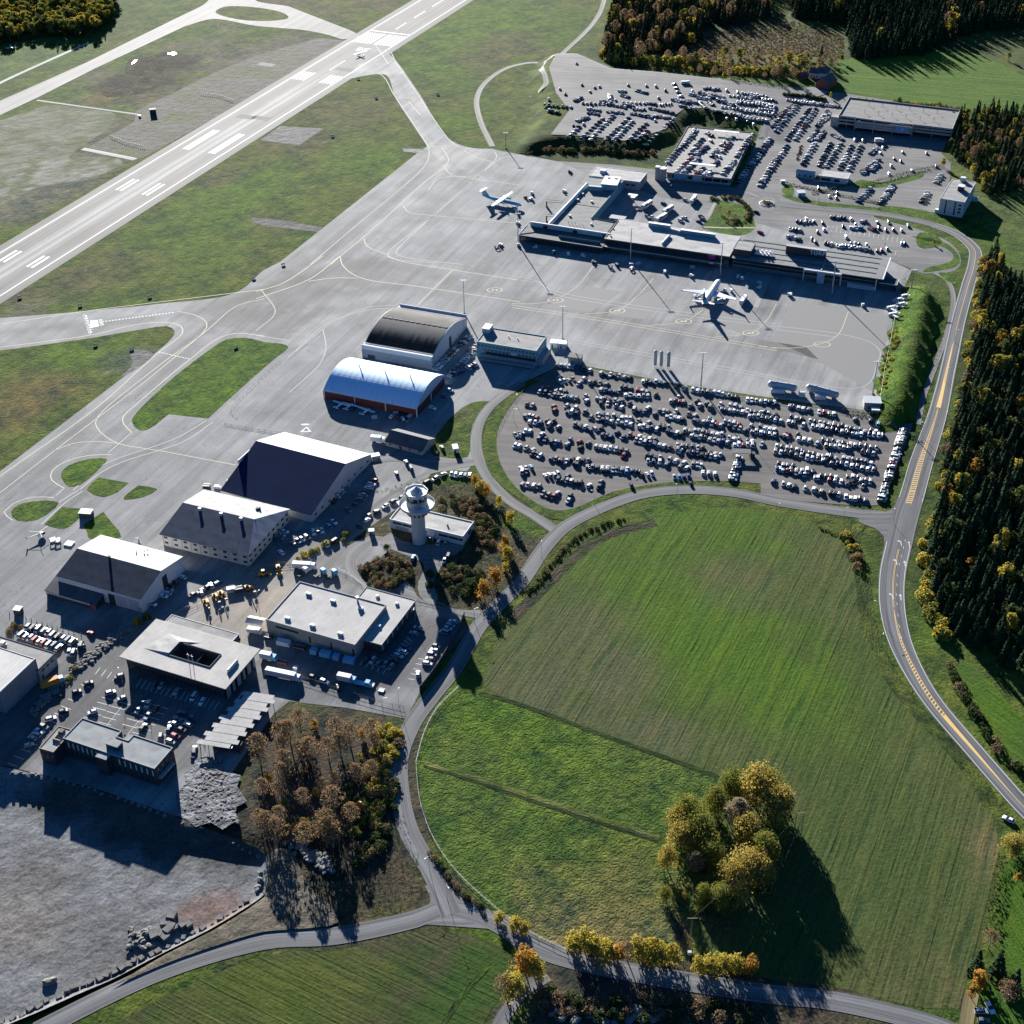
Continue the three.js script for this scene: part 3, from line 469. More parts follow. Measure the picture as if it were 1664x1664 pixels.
{ // dashes and the wide red/white holding point
const f = zoomed(0, 416, 430), dash = (a, b, n, w, mat) => { const p = G2(...f(...a)), q = G2(...f(...b)), L = Math.hypot(q[0] - p[0], q[1] - p[1]), ux = (q[0] - p[0]) / L, uz = (q[1] - p[1]) / L; for (let i = 0; i < n; i++) { const s0 = L * i / n, s1 = s0 + L / n * 0.6, o = w / 2; mark(apron, 'dash', quad([[p[0] + ux * s0 - uz * o, p[1] + uz * s0 + ux * o], [p[0] + ux * s1 - uz * o, p[1] + uz * s1 + ux * o], [p[0] + ux * s1 + uz * o, p[1] + uz * s1 - ux * o], [p[0] + ux * s0 + uz * o, p[1] + uz * s0 - ux * o]], AY + 0.01), mat); } };
dash([640, 415], [1100, 355], 22, 1.2, WHITE); dash([1000, 605], [1195, 650], 12, 0.9, WHITE); dash([535, 375], [570, 490], 8, 2.2, WHITE); dash([630, 400], [645, 440], 5, 2.2, WHITE);
mark(apron, 'holding_position_sign', quad([[565, 407], [612, 402], [625, 442], [570, 455]].map((p) => G2(...f(...p))), AY + 0.012), WHITE);
const pan = (str, mat, y = AY - 0.008) => mark(apron, 'concrete_panel', quad(pxs(str).map((p) => G2(...p)), y), mat);
const cp = std([0.175, 0.173, 0.167], 0.9), dk = std([0.105, 0.104, 0.102], 0.9);
pan('1290,488 1378,505 1445,512 1428,640 1328,586 1256,553', cp); pan('1234,552 1310,564 1330,584 1234,560', dk);
pan('880,500 960,466 1010,474 960,508', cp); pan('985,512 1060,470 1092,476 1050,520', cp); pan('1140,520 1160,500 1235,512 1215,545', cp);
for (const [a, b] of [[[1228, 500], [1250, 446]], [[1150, 480], [1170, 425]], [[1048, 440], [1062, 424]], [[1143, 457], [1156, 441]]]) line(apron, PALE, 3, AY + 0.004, `${a} ${b}`, 'walkway');
for (const [x, y] of [[903, 488], [1003, 505], [1111, 522.5], [1220, 541.5], [804, 471.5]]) { const [cx, cz] = G2(x, y), g = new THREE.RingGeometry(3.1, 3.6, 28); g.rotateX(-Math.PI / 2); g.scale(1.4, 1, 1); g.translate(cx, AY + 0.015, cz); mark(apron, 'stand_circle', g, YEL); mark(apron, 'stand_number', quad([[cx - 1.6, cz - 1], [cx - 0.3, cz - 1], [cx - 0.6, cz + 1], [cx - 1.9, cz + 1]], AY + 0.016), YEL); mark(apron, 'stand_number', quad([[cx + 0.6, cz - 1], [cx + 1.9, cz - 1], [cx + 1.6, cz + 1], [cx + 0.3, cz + 1]], AY + 0.016), YEL); }
{ const [cx, cz] = G2(1336, 560), g = new THREE.RingGeometry(3.1, 3.6, 28); g.rotateX(-Math.PI / 2); g.scale(1.4, 1, 1); g.translate(cx, AY + 0.015, cz); mark(apron, 'stand_circle', g, YEL); }
const tri = (cx, cy, r, mat, y) => { const [x, z] = G2(cx, cy); mark(apron, 'triangle_mark', quad([[x, z - r], [x + r, z + r * 0.7], [x - r, z + r * 0.7]], y), mat); };
tri(497.5, 698.5, 3.2, WHITE, AY + 0.01); tri(497.5, 698.6, 1.5, std([0.03, 0.03, 0.03]), AY + 0.02);
{ const [x, z] = G2(496, 690), g = new THREE.CircleGeometry(1.8, 16); g.rotateX(-Math.PI / 2); g.scale(1.4, 1, 0.5); g.translate(x, AY + 0.01, z); mark(apron, 'oval_mark', g, WHITE); }
}
{ // highway paint
const C = centre('1700,1347 1664,1312 1583,1220 1517,1142 1484,1090 1461,1039 1450,987 1450,935 1460,884'), C2 = centre('1473,832 1482,805 1497,752 1523,674 1541,597 1558,519 1572,468 1584,425 1583,405 1554,380 1518,366');
const HY = 0.16, at = (C, i, o) => { const a = C[Math.max(0, i - 1)], b = C[Math.min(C.length - 1, i + 1)], l = Math.hypot(b[0] - a[0], b[1] - a[1]); return [C[i][0] - (b[1] - a[1]) / l * o, C[i][1] + (b[0] - a[0]) / l * o]; };
const along = (C, o, w, mat, name, i0 = 0, i1 = C.length - 1, of = (i) => o) => mark(highway, name, ribbonGeo(C.map((_, i) => at(C, i, of(i))).slice(i0, i1 + 1), w, HY, null, 40, 0, 1), mat);
const n = C.length, wAt = (C, i) => 3.7 + 1.7 * sstep(0.35, 0.75, i / C.length), wAt2 = (i) => lerp(5.6, 3.7, sstep(0.1, 0.45, i / C2.length));
for (const s of [-1, 1]) { along(C, 0, 0.25, WHITE, 'edge_line', 0, n - 1, (i) => s * wAt(C, i)); along(C2, 0, 0.25, WHITE, 'edge_line', 3, C2.length - 1, (i) => s * wAt2(i)); }
const hatch = (C, i0, i1, wide, fill, off) => {
const op = (i) => wide * Math.sin(Math.PI * clamp((i - i0) / (i1 - i0)) * 0.5 + (fill < 0 ? Math.PI / 2 : 0));
along(C, 0, 0.22, ORANGE, 'centre_line', i0, i1, (i) => off(i) - op(i) / 2); along(C, 0, 0.22, ORANGE, 'centre_line', i0, i1, (i) => off(i) + op(i) / 2);
for (let i = i0; i < i1 - 1; i++) {
const w = op(i) / 2 - 0.1; if (w < 0.25) continue;
const p = at(C, i, off(i) - w), q = at(C, i, off(i) + w), d = [C[i + 1][0] - C[i][0], C[i + 1][1] - C[i][1]], l = Math.hypot(...d), u = [d[0] / l, d[1] / l];
for (const k of [0, 2]) mark(highway, 'hatching_bar', quad([[p[0] + u[0] * k, p[1] + u[1] * k], [p[0] + u[0] * (k + 0.8), p[1] + u[1] * (k + 0.8)], [q[0] + u[0] * (k + 1.8), q[1] + u[1] * (k + 1.8)], [q[0] + u[0] * (k + 1), q[1] + u[1] * (k + 1)]], HY + 0.004), ORANGE);
}
};
const N = (f, C) => Math.round(f * (C.length - 1));
const wedge = (C, i0, i1, w0, off) => { const L = [], R = []; for (let i = i0; i <= i1; i++) { const w = w0 * (i - i0) / (i1 - i0) / 2 + 0.12; L.push(at(C, i, off(i) - w)); R.unshift(at(C, i, off(i) + w)); } mark(highway, 'painted_wedge', quad([...L, ...R], HY + 0.006), ORANGE); };
const o1 = (i) => 0.5 * sstep(0.3, 0.6, i / n) * 1.2;
along(C, 0, 0.25, ORANGE, 'centre_line', 0, N(0.2, C)); wedge(C, N(0.12, C), N(0.36, C), 1.7, o1); hatch(C, N(0.36, C), N(0.74, C), 1.7, -1, o1);
for (const d of [-0.25, 0.25]) along(C, 0, 0.18, ORANGE, 'centre_line', N(0.74, C), n - 2, (i) => o1(i) + d);
hatch(C2, 2, N(0.3, C2), 2.6, -1, (i) => -0.4);
{ const L = [], R = []; const a = N(0.3, C2), b = N(0.5, C2); for (let i = a; i <= b; i++) { const w = 1.1 * (1 - (i - a) / (b - a)) + 0.1; L.push(at(C2, i, -0.4 - w)); R.unshift(at(C2, i, -0.4 + w)); } mark(highway, 'painted_wedge', quad([...L, ...R], HY + 0.006), ORANGE); }
along(C2, 0, 0.25, ORANGE, 'centre_line', N(0.45, C2), C2.length - 1);
const f = zoomed(1234, 832, 430), arrow = (x, y, turn) => {
const [cx, cz] = G2(...f(x, y)), S = new THREE.Shape();
const P = turn ? [[-0.2, -2.4], [0.2, -2.4], [0.2, 1.1], [-0.5, 1.5], [-0.3, 2.1], [-1.5, 1.6], [-1.0, 0.4], [-0.75, 1], [-0.2, 0.7]] : [[-0.2, -2.4], [0.2, -2.4], [0.2, 0.9], [0.75, 0.9], [0, 2.5], [-0.75, 0.9], [-0.2, 0.9]];
S.setFromPoints(P.map(([a, b]) => new THREE.Vector2(a * 1.0, b * 0.95))); const g = new THREE.ShapeGeometry(S); g.rotateX(-Math.PI / 2); g.rotateY(-0.12); g.translate(cx, HY + 0.008, cz); mark(highway, turn ? 'turn_arrow' : 'straight_arrow', g, WHITE);
};
for (const [x, y] of [[890, 195], [862, 315], [836, 530]]) arrow(x, y, true);
for (const [x, y] of [[942, 203], [915, 327], [888, 537]]) arrow(x, y, false);
for (const [x, y] of [[918, 180], [905, 225], [893, 280], [880, 330], [868, 400], [865, 460], [862, 520], [866, 580], [872, 650], [880, 720], [892, 790]]) { const [cx, cz] = G2(...f(x, y)); mark(highway, 'lane_dash', quad([[cx - 0.1, cz - 1], [cx + 0.1, cz - 1], [cx + 0.1, cz + 1], [cx - 0.1, cz + 1]], HY + 0.006), WHITE); }
}
function stalls(parent, f, a, b, n, v, y, w = 0.16) {
for (let i = 0; i <= n; i++) { const x = lerp(a[0], b[0], i / n), yy = lerp(a[1], b[1], i / n), p = G2(...f(x, yy)), q = G2(...f(x + v[0], yy + v[1])), l = Math.hypot(q[0] - p[0], q[1] - p[1]), nx = -(q[1] - p[1]) / l * w, nz = (q[0] - p[0]) / l * w; mark(parent, 'stall_line', quad([[p[0] - nx, p[1] - nz], [q[0] - nx, q[1] - nz], [q[0] + nx, q[1] + nz], [p[0] + nx, p[1] + nz]], y), WHITE); }
}
{
const f = zoomed(0, 832, 430);
stalls(apron, f, [630, 980], [740, 1020], 3, [-30, 40], AY); stalls(apron, f, [890, 1050], [1380, 1190], 16, [-35, 55], AY);
stalls(apron, f, [640, 1165], [525, 1290], 4, [85, 22], AY); stalls(apron, f, [730, 1190], [615, 1320], 4, [85, 22], AY); stalls(apron, f, [880, 1190], [770, 1335], 4, [90, 25], AY); stalls(apron, f, [970, 1215], [830, 1385], 5, [90, 25], AY);
stalls(apron, f, [510, 1085], [50, 1580], 11, [60, 22], AY); stalls(apron, f, [1110, 1290], [990, 1420], 5, [85, 30], AY);
mark(apron, 'stall_line', ribbonGeo(centre('168,1186 200,1146'), 0.2, AY, null, 40, 0, 1), WHITE); mark(apron, 'stall_line', ribbonGeo(centre('208,1193 240,1155'), 0.2, AY, null, 40, 0, 1), WHITE);
const g = zoomed(420, 900, 260); stalls(apron, g, [1540, 870], [1350, 1080], 7, [60, 45], AY); stalls(apron, g, [1660, 1090], [1560, 1300], 4, [60, 10], AY); stalls(apron, g, [1090, 1100], [1330, 1190], 4, [-35, 60], AY);
const h = zoomed(1234, 0, 430), lot = byName('landside_pavement'); for (const [y, x0, x1] of [[1420, 430, 900], [1500, 350, 860]]) stalls(lot, h, [x0, y], [x1, y + 75], 16, [-8, 32], 0.09, 0.12);
}
function projY(x, y, z) { // photo row of a point
const dy = y - CAM_H, v = cP * dy - sP * z, w = -(sP * dy + cP * z), X = x / w, Y = v / w;
return 832 - FOC * (-sR * X + cR * Y);
}
function heightFor(x, z, py) { let a = 0, b = 80; for (let i = 0; i < 40; i++) { const m = (a + b) / 2; if (projY(x, m, z) > py) a = m; else b = m; } return a; }
function fit(c, h, base = 0) {
const P = c.map(([x, y]) => planePt(x, y, base + h)), m = [0, 1].map((k) => P.reduce((s, p) => s + p[k], 0) / 4);
const ux = (P[1][0] - P[0][0] + P[2][0] - P[3][0]) / 2, uz = (P[1][1] - P[0][1] + P[2][1] - P[3][1]) / 2, w = Math.hypot(ux, uz);
const vx = (P[3][0] - P[0][0] + P[2][0] - P[1][0]) / 2, vz = (P[3][1] - P[0][1] + P[2][1] - P[1][1]) / 2, nx = -uz / w, nz = ux / w;
return { pos: [m[0], base, m[1]], w, d: Math.abs(vx * nx + vz * nz), ry: Math.atan2(-uz, ux), h };
}
const fit3 = (bl, br, fr, h, base) => fit([bl, br, fr, [bl[0] + fr[0] - br[0], bl[1] + fr[1] - br[1]]], h, base);
const toLocal = (F, [x, z]) => { const dx = x - F.pos[0], dz = z - F.pos[2], c = Math.cos(F.ry), s = Math.sin(F.ry); return [c * dx - s * dz, s * dx + c * dz]; };
const localPx = (F, p, h) => toLocal(F, planePt(p[0], p[1], h));
function mbox(w, h, d, x = 0, y = 0, z = 0, ry = 0) {
const g = new THREE.BoxGeometry(w, h, d), u = g.attributes.uv, dims = [[d, h], [d, h], [w, d], [w, d], [w, h], [w, h]];
for (let i = 0; i < 24; i++) { const [a, b] = dims[i >> 2]; u.setXY(i, u.getX(i) * a, u.getY(i) * b); }
if (ry) g.rotateY(ry);
return g.translate(x, y, z);
}
function prism(poly, y0, y1, holes = [], bevel = 0) {
const toS = (p) => p.map(([x, z]) => new THREE.Vector2(x, -z)), s = new THREE.Shape(toS(poly)); for (const h of holes) s.holes.push(new THREE.Path(toS(h)));
const g = new THREE.ExtrudeGeometry(s, { depth: y1 - y0 - bevel * 2, bevelEnabled: bevel > 0, bevelThickness: bevel, bevelSize: bevel, bevelOffset: -bevel, bevelSegments: 1, steps: 1 });
return g.rotateX(-Math.PI / 2).translate(0, y0 + bevel, 0);
}
const rectP = (w, d, x = 0, z = 0) => [[x - w / 2, z - d / 2], [x + w / 2, z - d / 2], [x + w / 2, z + d / 2], [x - w / 2, z + d / 2]];
function sweep(profile, x0, x1) {
const s = new THREE.Shape(profile.map(([z, y]) => new THREE.Vector2(-z, y)));
return new THREE.ExtrudeGeometry(s, { depth: x1 - x0, bevelEnabled: false, steps: 1 }).rotateY(Math.PI / 2).translate(x0, 0, 0);
}
const rp = (t, s, u = s) => repeatTex(t, 1 / s, 1 / u);
const felt = rp(feltTex, 16), seam = rp(seamTex, 32), wallT = rp(wallTex, 6);
const mat = (c, r = 0.85, map = null, ex = {}) => std(c, r, { map, ...ex });
const B = {
roofGrey: mat([0.30, 0.295, 0.285], 0.9, felt), roofPale: mat([0.44, 0.43, 0.41], 0.9, felt), roofSeam: mat([0.46, 0.45, 0.43], 0.75, seam), roofDark: mat([0.10, 0.105, 0.115], 0.85, felt), slate: mat([0.25, 0.27, 0.28], 0.85, felt),
white: mat([0.74, 0.75, 0.76], 0.7, wallT), metal: mat([0.55, 0.57, 0.6], 0.55, seam), beige: mat([0.40, 0.37, 0.33], 0.85, wallT), concrete: mat([0.42, 0.42, 0.41], 0.9, wallT), black: mat([0.025, 0.027, 0.03], 0.8), charcoal: mat([0.06, 0.062, 0.066], 0.8, wallT),
glass: std([0.03, 0.045, 0.055], 0.12, { metalness: 0.1 }), glassBlue: std([0.07, 0.16, 0.2], 0.18), red: mat([0.16, 0.035, 0.03], 0.8, wallT), skyblue: mat([0.45, 0.66, 0.86], 0.6, seam), steel: std([0.42, 0.44, 0.46], 0.5, { metalness: 0.4 }), teal: mat([0.22, 0.42, 0.48], 0.7, wallT), timber: mat([0.42, 0.31, 0.19], 0.8, wallT), brick: mat([0.24, 0.09, 0.07], 0.9, wallT), magenta: std([0.35, 0.03, 0.22], 0.6), sign: std([0.75, 0.77, 0.8], 0.6), banner: std([0.12, 0.36, 0.6], 0.6), banner2: std([0.35, 0.45, 0.55], 0.6),
};
for (const m of Object.values(B)) m.side = THREE.FrontSide;
function building(name, label, cat, F) { const t = thing(name, label, cat, F.pos, F.ry); t.userData.F = undefined; delete t.userData.F; return t; }
function windows(t, F, side, n, x0, x1, y, ww, hh, m = B.glass, name = 'window', frame) {
const hw = F.w / 2, hd = F.d / 2;
for (let i = 0; i < n; i++) {
const x = n === 1 ? (x0 + x1) / 2 : lerp(x0, x1, i / (n - 1)), o = new THREE.Group();
const p = part(t, name, mbox(ww, hh, 0.14), m);
if (side === 'f') p.position.set(x, y, hd); else if (side === 'b') { p.position.set(x, y, -hd); p.rotation.y = Math.PI; } else if (side === 'r') { p.position.set(hw, y, x); p.rotation.y = Math.PI / 2; } else { p.position.set(-hw, y, x); p.rotation.y = -Math.PI / 2; }
if (frame) part(p, 'frame', [mbox(ww + 0.2, 0.12, 0.2, 0, hh / 2 + 0.06), mbox(ww + 0.2, 0.12, 0.2, 0, -hh / 2 - 0.06), mbox(0.1, hh, 0.2, -ww / 2 - 0.05), mbox(0.1, hh, 0.2, ww / 2 + 0.05)], frame);
}
}
function flatRoof(t, F, roofMat, edgeMat, up = 0.45, th = 0.35) {
part(t, 'roof', mbox(F.w - 2 * th - 0.02, 0.2, F.d - 2 * th - 0.02, 0, F.h - up, 0), roofMat);
part(t, 'parapet', [mbox(F.w, up + 0.3, th, 0, F.h - up / 2 - 0.15, -F.d / 2 + th / 2), mbox(F.w, up + 0.3, th, 0, F.h - up / 2 - 0.15, F.d / 2 - th / 2), mbox(th, up + 0.3, F.d - 2 * th - 0.01, -F.w / 2 + th / 2, F.h - up / 2 - 0.15, 0), mbox(th, up + 0.3, F.d - 2 * th - 0.01, F.w / 2 - th / 2, F.h - up / 2 - 0.15, 0)], edgeMat);
}
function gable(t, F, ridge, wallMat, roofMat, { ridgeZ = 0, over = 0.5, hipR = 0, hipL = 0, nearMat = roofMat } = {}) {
const { w, d, h } = F, hd = d / 2, hw = w / 2;
part(t, 'wall', hipR || hipL ? mbox(w - 0.6, h, d - 0.6, 0, h / 2, 0) : sweep([[-hd, 0], [hd, 0], [hd, h - 0.25], [ridgeZ, ridge - 0.25], [-hd, h - 0.25]], -hw, hw), wallMat);
const slope = (z0, y0, z1, y1) => { const th = 0.22; return [[z0, y0], [z1, y1], [z1, y1 - th], [z0, y0 - th]]; };
if (!hipR && !hipL) {
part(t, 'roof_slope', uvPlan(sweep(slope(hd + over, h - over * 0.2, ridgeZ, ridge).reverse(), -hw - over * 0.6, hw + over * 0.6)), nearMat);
part(t, 'roof_slope', uvPlan(sweep(slope(-hd - over, h - over * 0.2, ridgeZ - 0.001, ridge), -hw - over * 0.6, hw + over * 0.6)), roofMat);
return;
}
const P = (x, y, z) => [x, y, z], e = over, A = P(-hw - e, h, -hd - e), Bc = P(hw + e, h, -hd - e), C = P(hw + e, h, hd + e), D = P(-hw - e, h, hd + e), R0 = P(-hw - e + hipL, ridge, ridgeZ), R1 = P(hw + e - hipR, ridge, ridgeZ);
const face = (name, ...pts) => part(t, name, polyFace(pts), roofMat);
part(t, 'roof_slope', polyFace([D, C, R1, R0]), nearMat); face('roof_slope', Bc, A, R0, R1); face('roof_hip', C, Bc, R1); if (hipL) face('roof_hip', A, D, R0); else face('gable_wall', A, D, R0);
part(t, 'soffit', mbox(w + 2 * e - 0.05, 0.12, d + 2 * e - 0.05, 0, h - 0.08, 0), B.charcoal);
}
function uvPlan(g) { const p = g.attributes.position, u = g.attributes.uv; for (let i = 0; i < p.count; i++) u.setXY(i, p.getX(i), p.getZ(i)); return g; }
function polyFace(pts) {
const pos = [], uv = []; for (let i = 1; i + 1 < pts.length; i++) for (const p of [pts[0], pts[i], pts[i + 1]]) { pos.push(...p); uv.push(p[0], p[2]); }
const g = new THREE.BufferGeometry(); g.setAttribute('position', new THREE.Float32BufferAttribute(pos, 3)); g.setAttribute('uv', new THREE.Float32BufferAttribute(uv, 2)); g.computeVertexNormals(); return g;
}
function signText(parent, name, str, size, m, x, y, z, ry = 0, depth = 0.12) {
const g = new THREE.ExtrudeGeometry(signFont0.generateShapes(str, size), { depth, bevelEnabled: false, curveSegments: 4 }); g.computeBoundingBox(); const b = g.boundingBox; g.translate(-(b.min.x + b.max.x) / 2, -(b.min.y + b.max.y) / 2, 0); g.rotateY(ry); g.translate(x, y, z);
return part(parent, name, g, m);
}
const bx = (F, a, b, c, h0, h1, hAt = h1) => { // a raised block given three of its top corners in pixels, in the frame of F
const L = [a, b, c].map((p) => localPx(F, p, F.pos[1] + hAt)), x0 = Math.min(L[0][0], L[1][0], L[2][0]), x1 = Math.max(...L.map((p) => p[0])), z0 = Math.min(...L.map((p) => p[1])), z1 = Math.max(...L.map((p) => p[1]));
return { x: (x0 + x1) / 2, z: (z0 + z1) / 2, w: x1 - x0, d: z1 - z0, geo: mbox(x1 - x0, h1 - h0, z1 - z0, (x0 + x1) / 2, (h0 + h1) / 2, (z0 + z1) / 2) };
};
{ // office with a courtyard
const a = zoomed(0, 832, 430), F = fit([a(985, 672), a(1635, 860), a(1420, 1115), a(745, 908)], 8);
const t = building('office_building', 'pale flat roofed office building with a dark rectangular courtyard in its roof', 'building', F), hole = [a(1140, 825), a(1385, 900), a(1315, 975), a(1070, 895)].map((p) => localPx(F, p, 8));
const hx = [Math.min(...hole.map((p) => p[0])), Math.max(...hole.map((p) => p[0]))], hz = [Math.min(...hole.map((p) => p[1])), Math.max(...hole.map((p) => p[1]))], court = rectP(hx[1] - hx[0], hz[1] - hz[0], (hx[0] + hx[1]) / 2, (hz[0] + hz[1]) / 2), W = { ...F, w: F.w - 4.4, d: F.d - 3.6 };
part(t, 'wall', prism(rectP(W.w, W.d, -0.6, -0.3), 0, 7.5, [court]), B.charcoal);
part(t, 'roof', prism(rectP(F.w, F.d), 7.5, 8, [court]), mat([0.46, 0.44, 0.41], 0.85, rp(seamTex, 18)));
const fr = (g) => part(t, 'courtyard_frame', g, B.black), cw = hx[1] - hx[0], cd = hz[1] - hz[0], cx = (hx[0] + hx[1]) / 2, cz = (hz[0] + hz[1]) / 2;
fr([mbox(cw + 0.6, 0.7, 0.3, cx, 8.05, hz[0] - 0.15), mbox(cw + 0.6, 0.7, 0.3, cx, 8.05, hz[1] + 0.15), mbox(0.3, 0.7, cd, hx[0] - 0.15, 8.05, cz), mbox(0.3, 0.7, cd, hx[1] + 0.15, 8.05, cz)]);
part(t, 'courtyard_floor', mbox(cw, 0.3, cd, cx, 2, cz), B.charcoal); part(t, 'courtyard_partition', mbox(0.3, 5, cd, lerp(hx[0], hx[1], 0.62), 4.6, cz), B.glass);
{ const [p, q, r] = [a(1030, 790), a(1135, 825), a(1070, 895)].map((v) => localPx(F, v, 8)); const A1 = [p[0], 8.02, p[1] - 3], B1 = [q[0] + 8, 8.02, q[1] - 3.5], C1 = [hx[0] - 0.4, 8.7, hz[1] - 0.5], D1 = [p[0] - 4, 8.02, r[1] + 1], E1 = [hx[0] - 0.4, 8.7, hz[0]]; part(t, 'skylight_ramp', mergeGeometries([polyFace([D1, C1, E1, A1]), polyFace([A1, E1, B1]), polyFace([C1, D1, [hx[0] - .4, 8.02, r[1] + 1]])]), B.roofPale); }
const FW = { ...W, w: W.w - 1.2, d: W.d - 0.6 };
windows(t, FW, 'f', 22, -W.w / 2 + 1.6, W.w / 2 - 3, 5.5, 1.3, 1.5); windows(t, FW, 'f', 22, -W.w / 2 + 1.6, W.w / 2 - 3, 2.2, 1.3, 1.7);
for (let i = 0; i < 6; i++) part(t, 'facade_fin', mbox(0.35, 7.2, 1.5 + (i % 2), F.w / 2 - 1.6, 3.7, -W.d / 2 + 2 + i * (W.d - 4) / 5), B.concrete);
for (let i = 0; i < 6; i++) part(t, 'window', mbox(0.15, 5.2, 1.7, W.w / 2 - 0.55, 3.8, -W.d / 2 + 4.2 + i * (W.d - 6) / 6), B.glass);
{ const u = bx(F, a(1440, 1000), a(1500, 935), a(1475, 930), 8, 8.9); const p = localPx(F, a(1435, 1000), 8.5), q = localPx(F, a(1490, 935), 8.5); part(t, 'rooflight', bar([p[0], 8.5, p[1]], [q[0], 8.5, q[1]], 0.9, 4), B.white); }
for (const p of [a(1190, 945), a(1215, 955)]) { const l = localPx(F, p, 8); part(t, 'antenna', [bar([l[0], 8, l[1]], [l[0], 13, l[1]], 0.12), mbox(1.2, 0.12, 0.12, l[0], 12.2, l[1])], B.steel); }
const F2 = fit3(a(1075, 642), a(1500, 765), a(1465, 812), 6.4), n = building('annex_building', 'low grey felt roofed annex behind the courtyard office', 'building', F2);
part(n, 'wall', mbox(F2.w - 0.1, 5.9, F2.d - 0.1, 0, 2.95, 0), B.charcoal); flatRoof(n, F2, B.roofGrey, B.white, 0.25, 0.2); windows(n, F2, 'r', 2, -2, 2, 3, 2, 1.6); windows(n, F2, 'b', 10, -F2.w / 2 + 3, F2.w / 2 - 3, 3.6, 1.8, 1.3);
part(n, 'door', mbox(0.12, 2.4, 1.4, F2.w / 2, 1.2, 4), B.steel);
}
{ // slate roofed office above the gravel pit
const z = zoomed(30, 1130, 260), F = fit([z(665, 235), z(1610, 540), z(1410, 765), z(460, 440)], 9.5), t = building('office_building', 'dark walled office with two slate grey roof terraces above the gravel pit', 'building', F);
const L = (p, h = 9.5) => localPx(F, p, h), hw = F.w / 2, hd = F.d / 2, n0 = L(z(1040, 400))[0], n1 = L(z(1180, 430))[0], nz = L(z(1040, 410))[1] + 1.2;
const plan = [[-hw, -hd], [n0, -hd], [n0, nz], [n1, nz], [n1, -hd], [hw, -hd], [hw, hd], [-hw, hd]];
part(t, 'wall', prism(plan, 0, 9.1), B.charcoal);
const split = (n0 + n1) / 2;
for (const [x0, x1] of [[-hw + 0.3, split - 0.4], [split + 0.4, hw - 0.3]]) part(t, 'roof', prism([[x0, -hd + 0.3], [x1 < 0 || x1 < hw - 1 ? n0 - 0.3 : x1, -hd + 0.3], [x1 < hw - 1 ? n0 - 0.3 : x1, nz + 0.3], [x1, nz + 0.3], [x1, hd - 0.3], [x0, hd - 0.3]].filter(([x]) => x >= x0 - 0.01), 9.1, 9.25), B.slate);
part(t, 'roof_link', mbox(n1 - n0 + 4, 0.1, hd - nz - 0.8, split, 9.14, (hd + nz) / 2), B.slate);
part(t, 'parapet', [mbox(F.w, 0.5, 0.3, 0, 9.3, hd - 0.15), mbox(0.3, 0.5, F.d - 0.7, hw - 0.15, 9.3, 0), mbox(0.3, 0.5, F.d - 0.7, -hw + 0.15, 9.3, 0), mbox(n0 + hw, 0.5, 0.3, (n0 - hw) / 2, 9.3, -hd + 0.15), mbox(hw - n1, 0.5, 0.3, (n1 + hw) / 2, 9.3, -hd + 0.15), mbox(0.3, 0.5, nz + hd - 0.3, n0, 9.3, (nz - hd) / 2 + 0.15), mbox(0.3, 0.5, nz + hd - 0.3, n1, 9.3, (nz - hd) / 2 + 0.15), mbox(n1 - n0 - .3, 0.5, 0.3, split, 9.3, nz)], B.concrete);
{ const q = bx(F, z(960, 445), z(1080, 485), z(1015, 540), 0.05, 11, 11); part(t, 'stair_tower', q.geo, B.charcoal); part(t, 'stair_tower_roof', mbox(q.w + 0.3, 0.25, q.d + 0.3, q.x, 11.12, q.z), B.slate); part(t, 'entrance_bay', mbox(q.w * 0.9, 8.9, 3, q.x - 1.2, 4.45, hd + 1.5), B.charcoal); part(t, 'bay_roof', mbox(q.w * 0.9 + 0.3, 0.2, 3.2, q.x - 1.2, 9, hd + 1.5), B.slate); }
windows(t, F, 'f', 8, -hw + 2.2, split - 4, 6.6, 0.55, 3, B.sign); windows(t, F, 'f', 8, -hw + 3.1, split - 3.4, 2.4, 0.7, 2.8); windows(t, F, 'f', 7, split + 4.6, hw - 1.2, 6.6, 0.55, 3, B.sign); windows(t, F, 'f', 7, split + 4, hw - 1.8, 2.4, 0.7, 2.8);
windows(t, F, 'r', 4, -hd + 2, hd - 2, 6.6, 0.9, 2.8); windows(t, F, 'b', 14, -hw + 3, hw - 3, 6.4, 0.9, 2.6);
part(t, 'external_stair', mbox(1.6, 0.4, 9, hw + 0.9, 4, 1, 0).rotateX(0), B.steel);
const F2 = fit3(z(440, 322), z(545, 345), z(385, 600), 7.6); F2.w = Math.max(F2.w, 7);
const u = building('annex_building', 'lower dark annex with timber lined roof well at the left end of the slate office', 'building', fit([z(425, 322), z(545, 347), z(385, 600), z(203, 540)], 7.6)), G3 = fit([z(425, 322), z(545, 347), z(385, 600), z(203, 540)], 7.6);
part(u, 'wall', mbox(G3.w - 0.1, 7.1, G3.d - 0.1, 0, 3.55, 0), B.charcoal); flatRoof(u, G3, B.slate, B.timber, 0.35, 0.25); part(u, 'roof_well', [mbox(0.4, 1, G3.d * 0.45, -G3.w * 0.1, 7.7, -G3.d * 0.18), mbox(G3.w * 0.5, 1, 0.4, G3.w * 0.1, 7.7, G3.d * 0.05)], B.timber); part(u, 'plant_box', mbox(2, 1.2, 2, 0, 8, -G3.d * 0.3), B.charcoal); windows(u, G3, 'f', 3, -2.5, 2.5, 4, 0.6, 2.4);
}
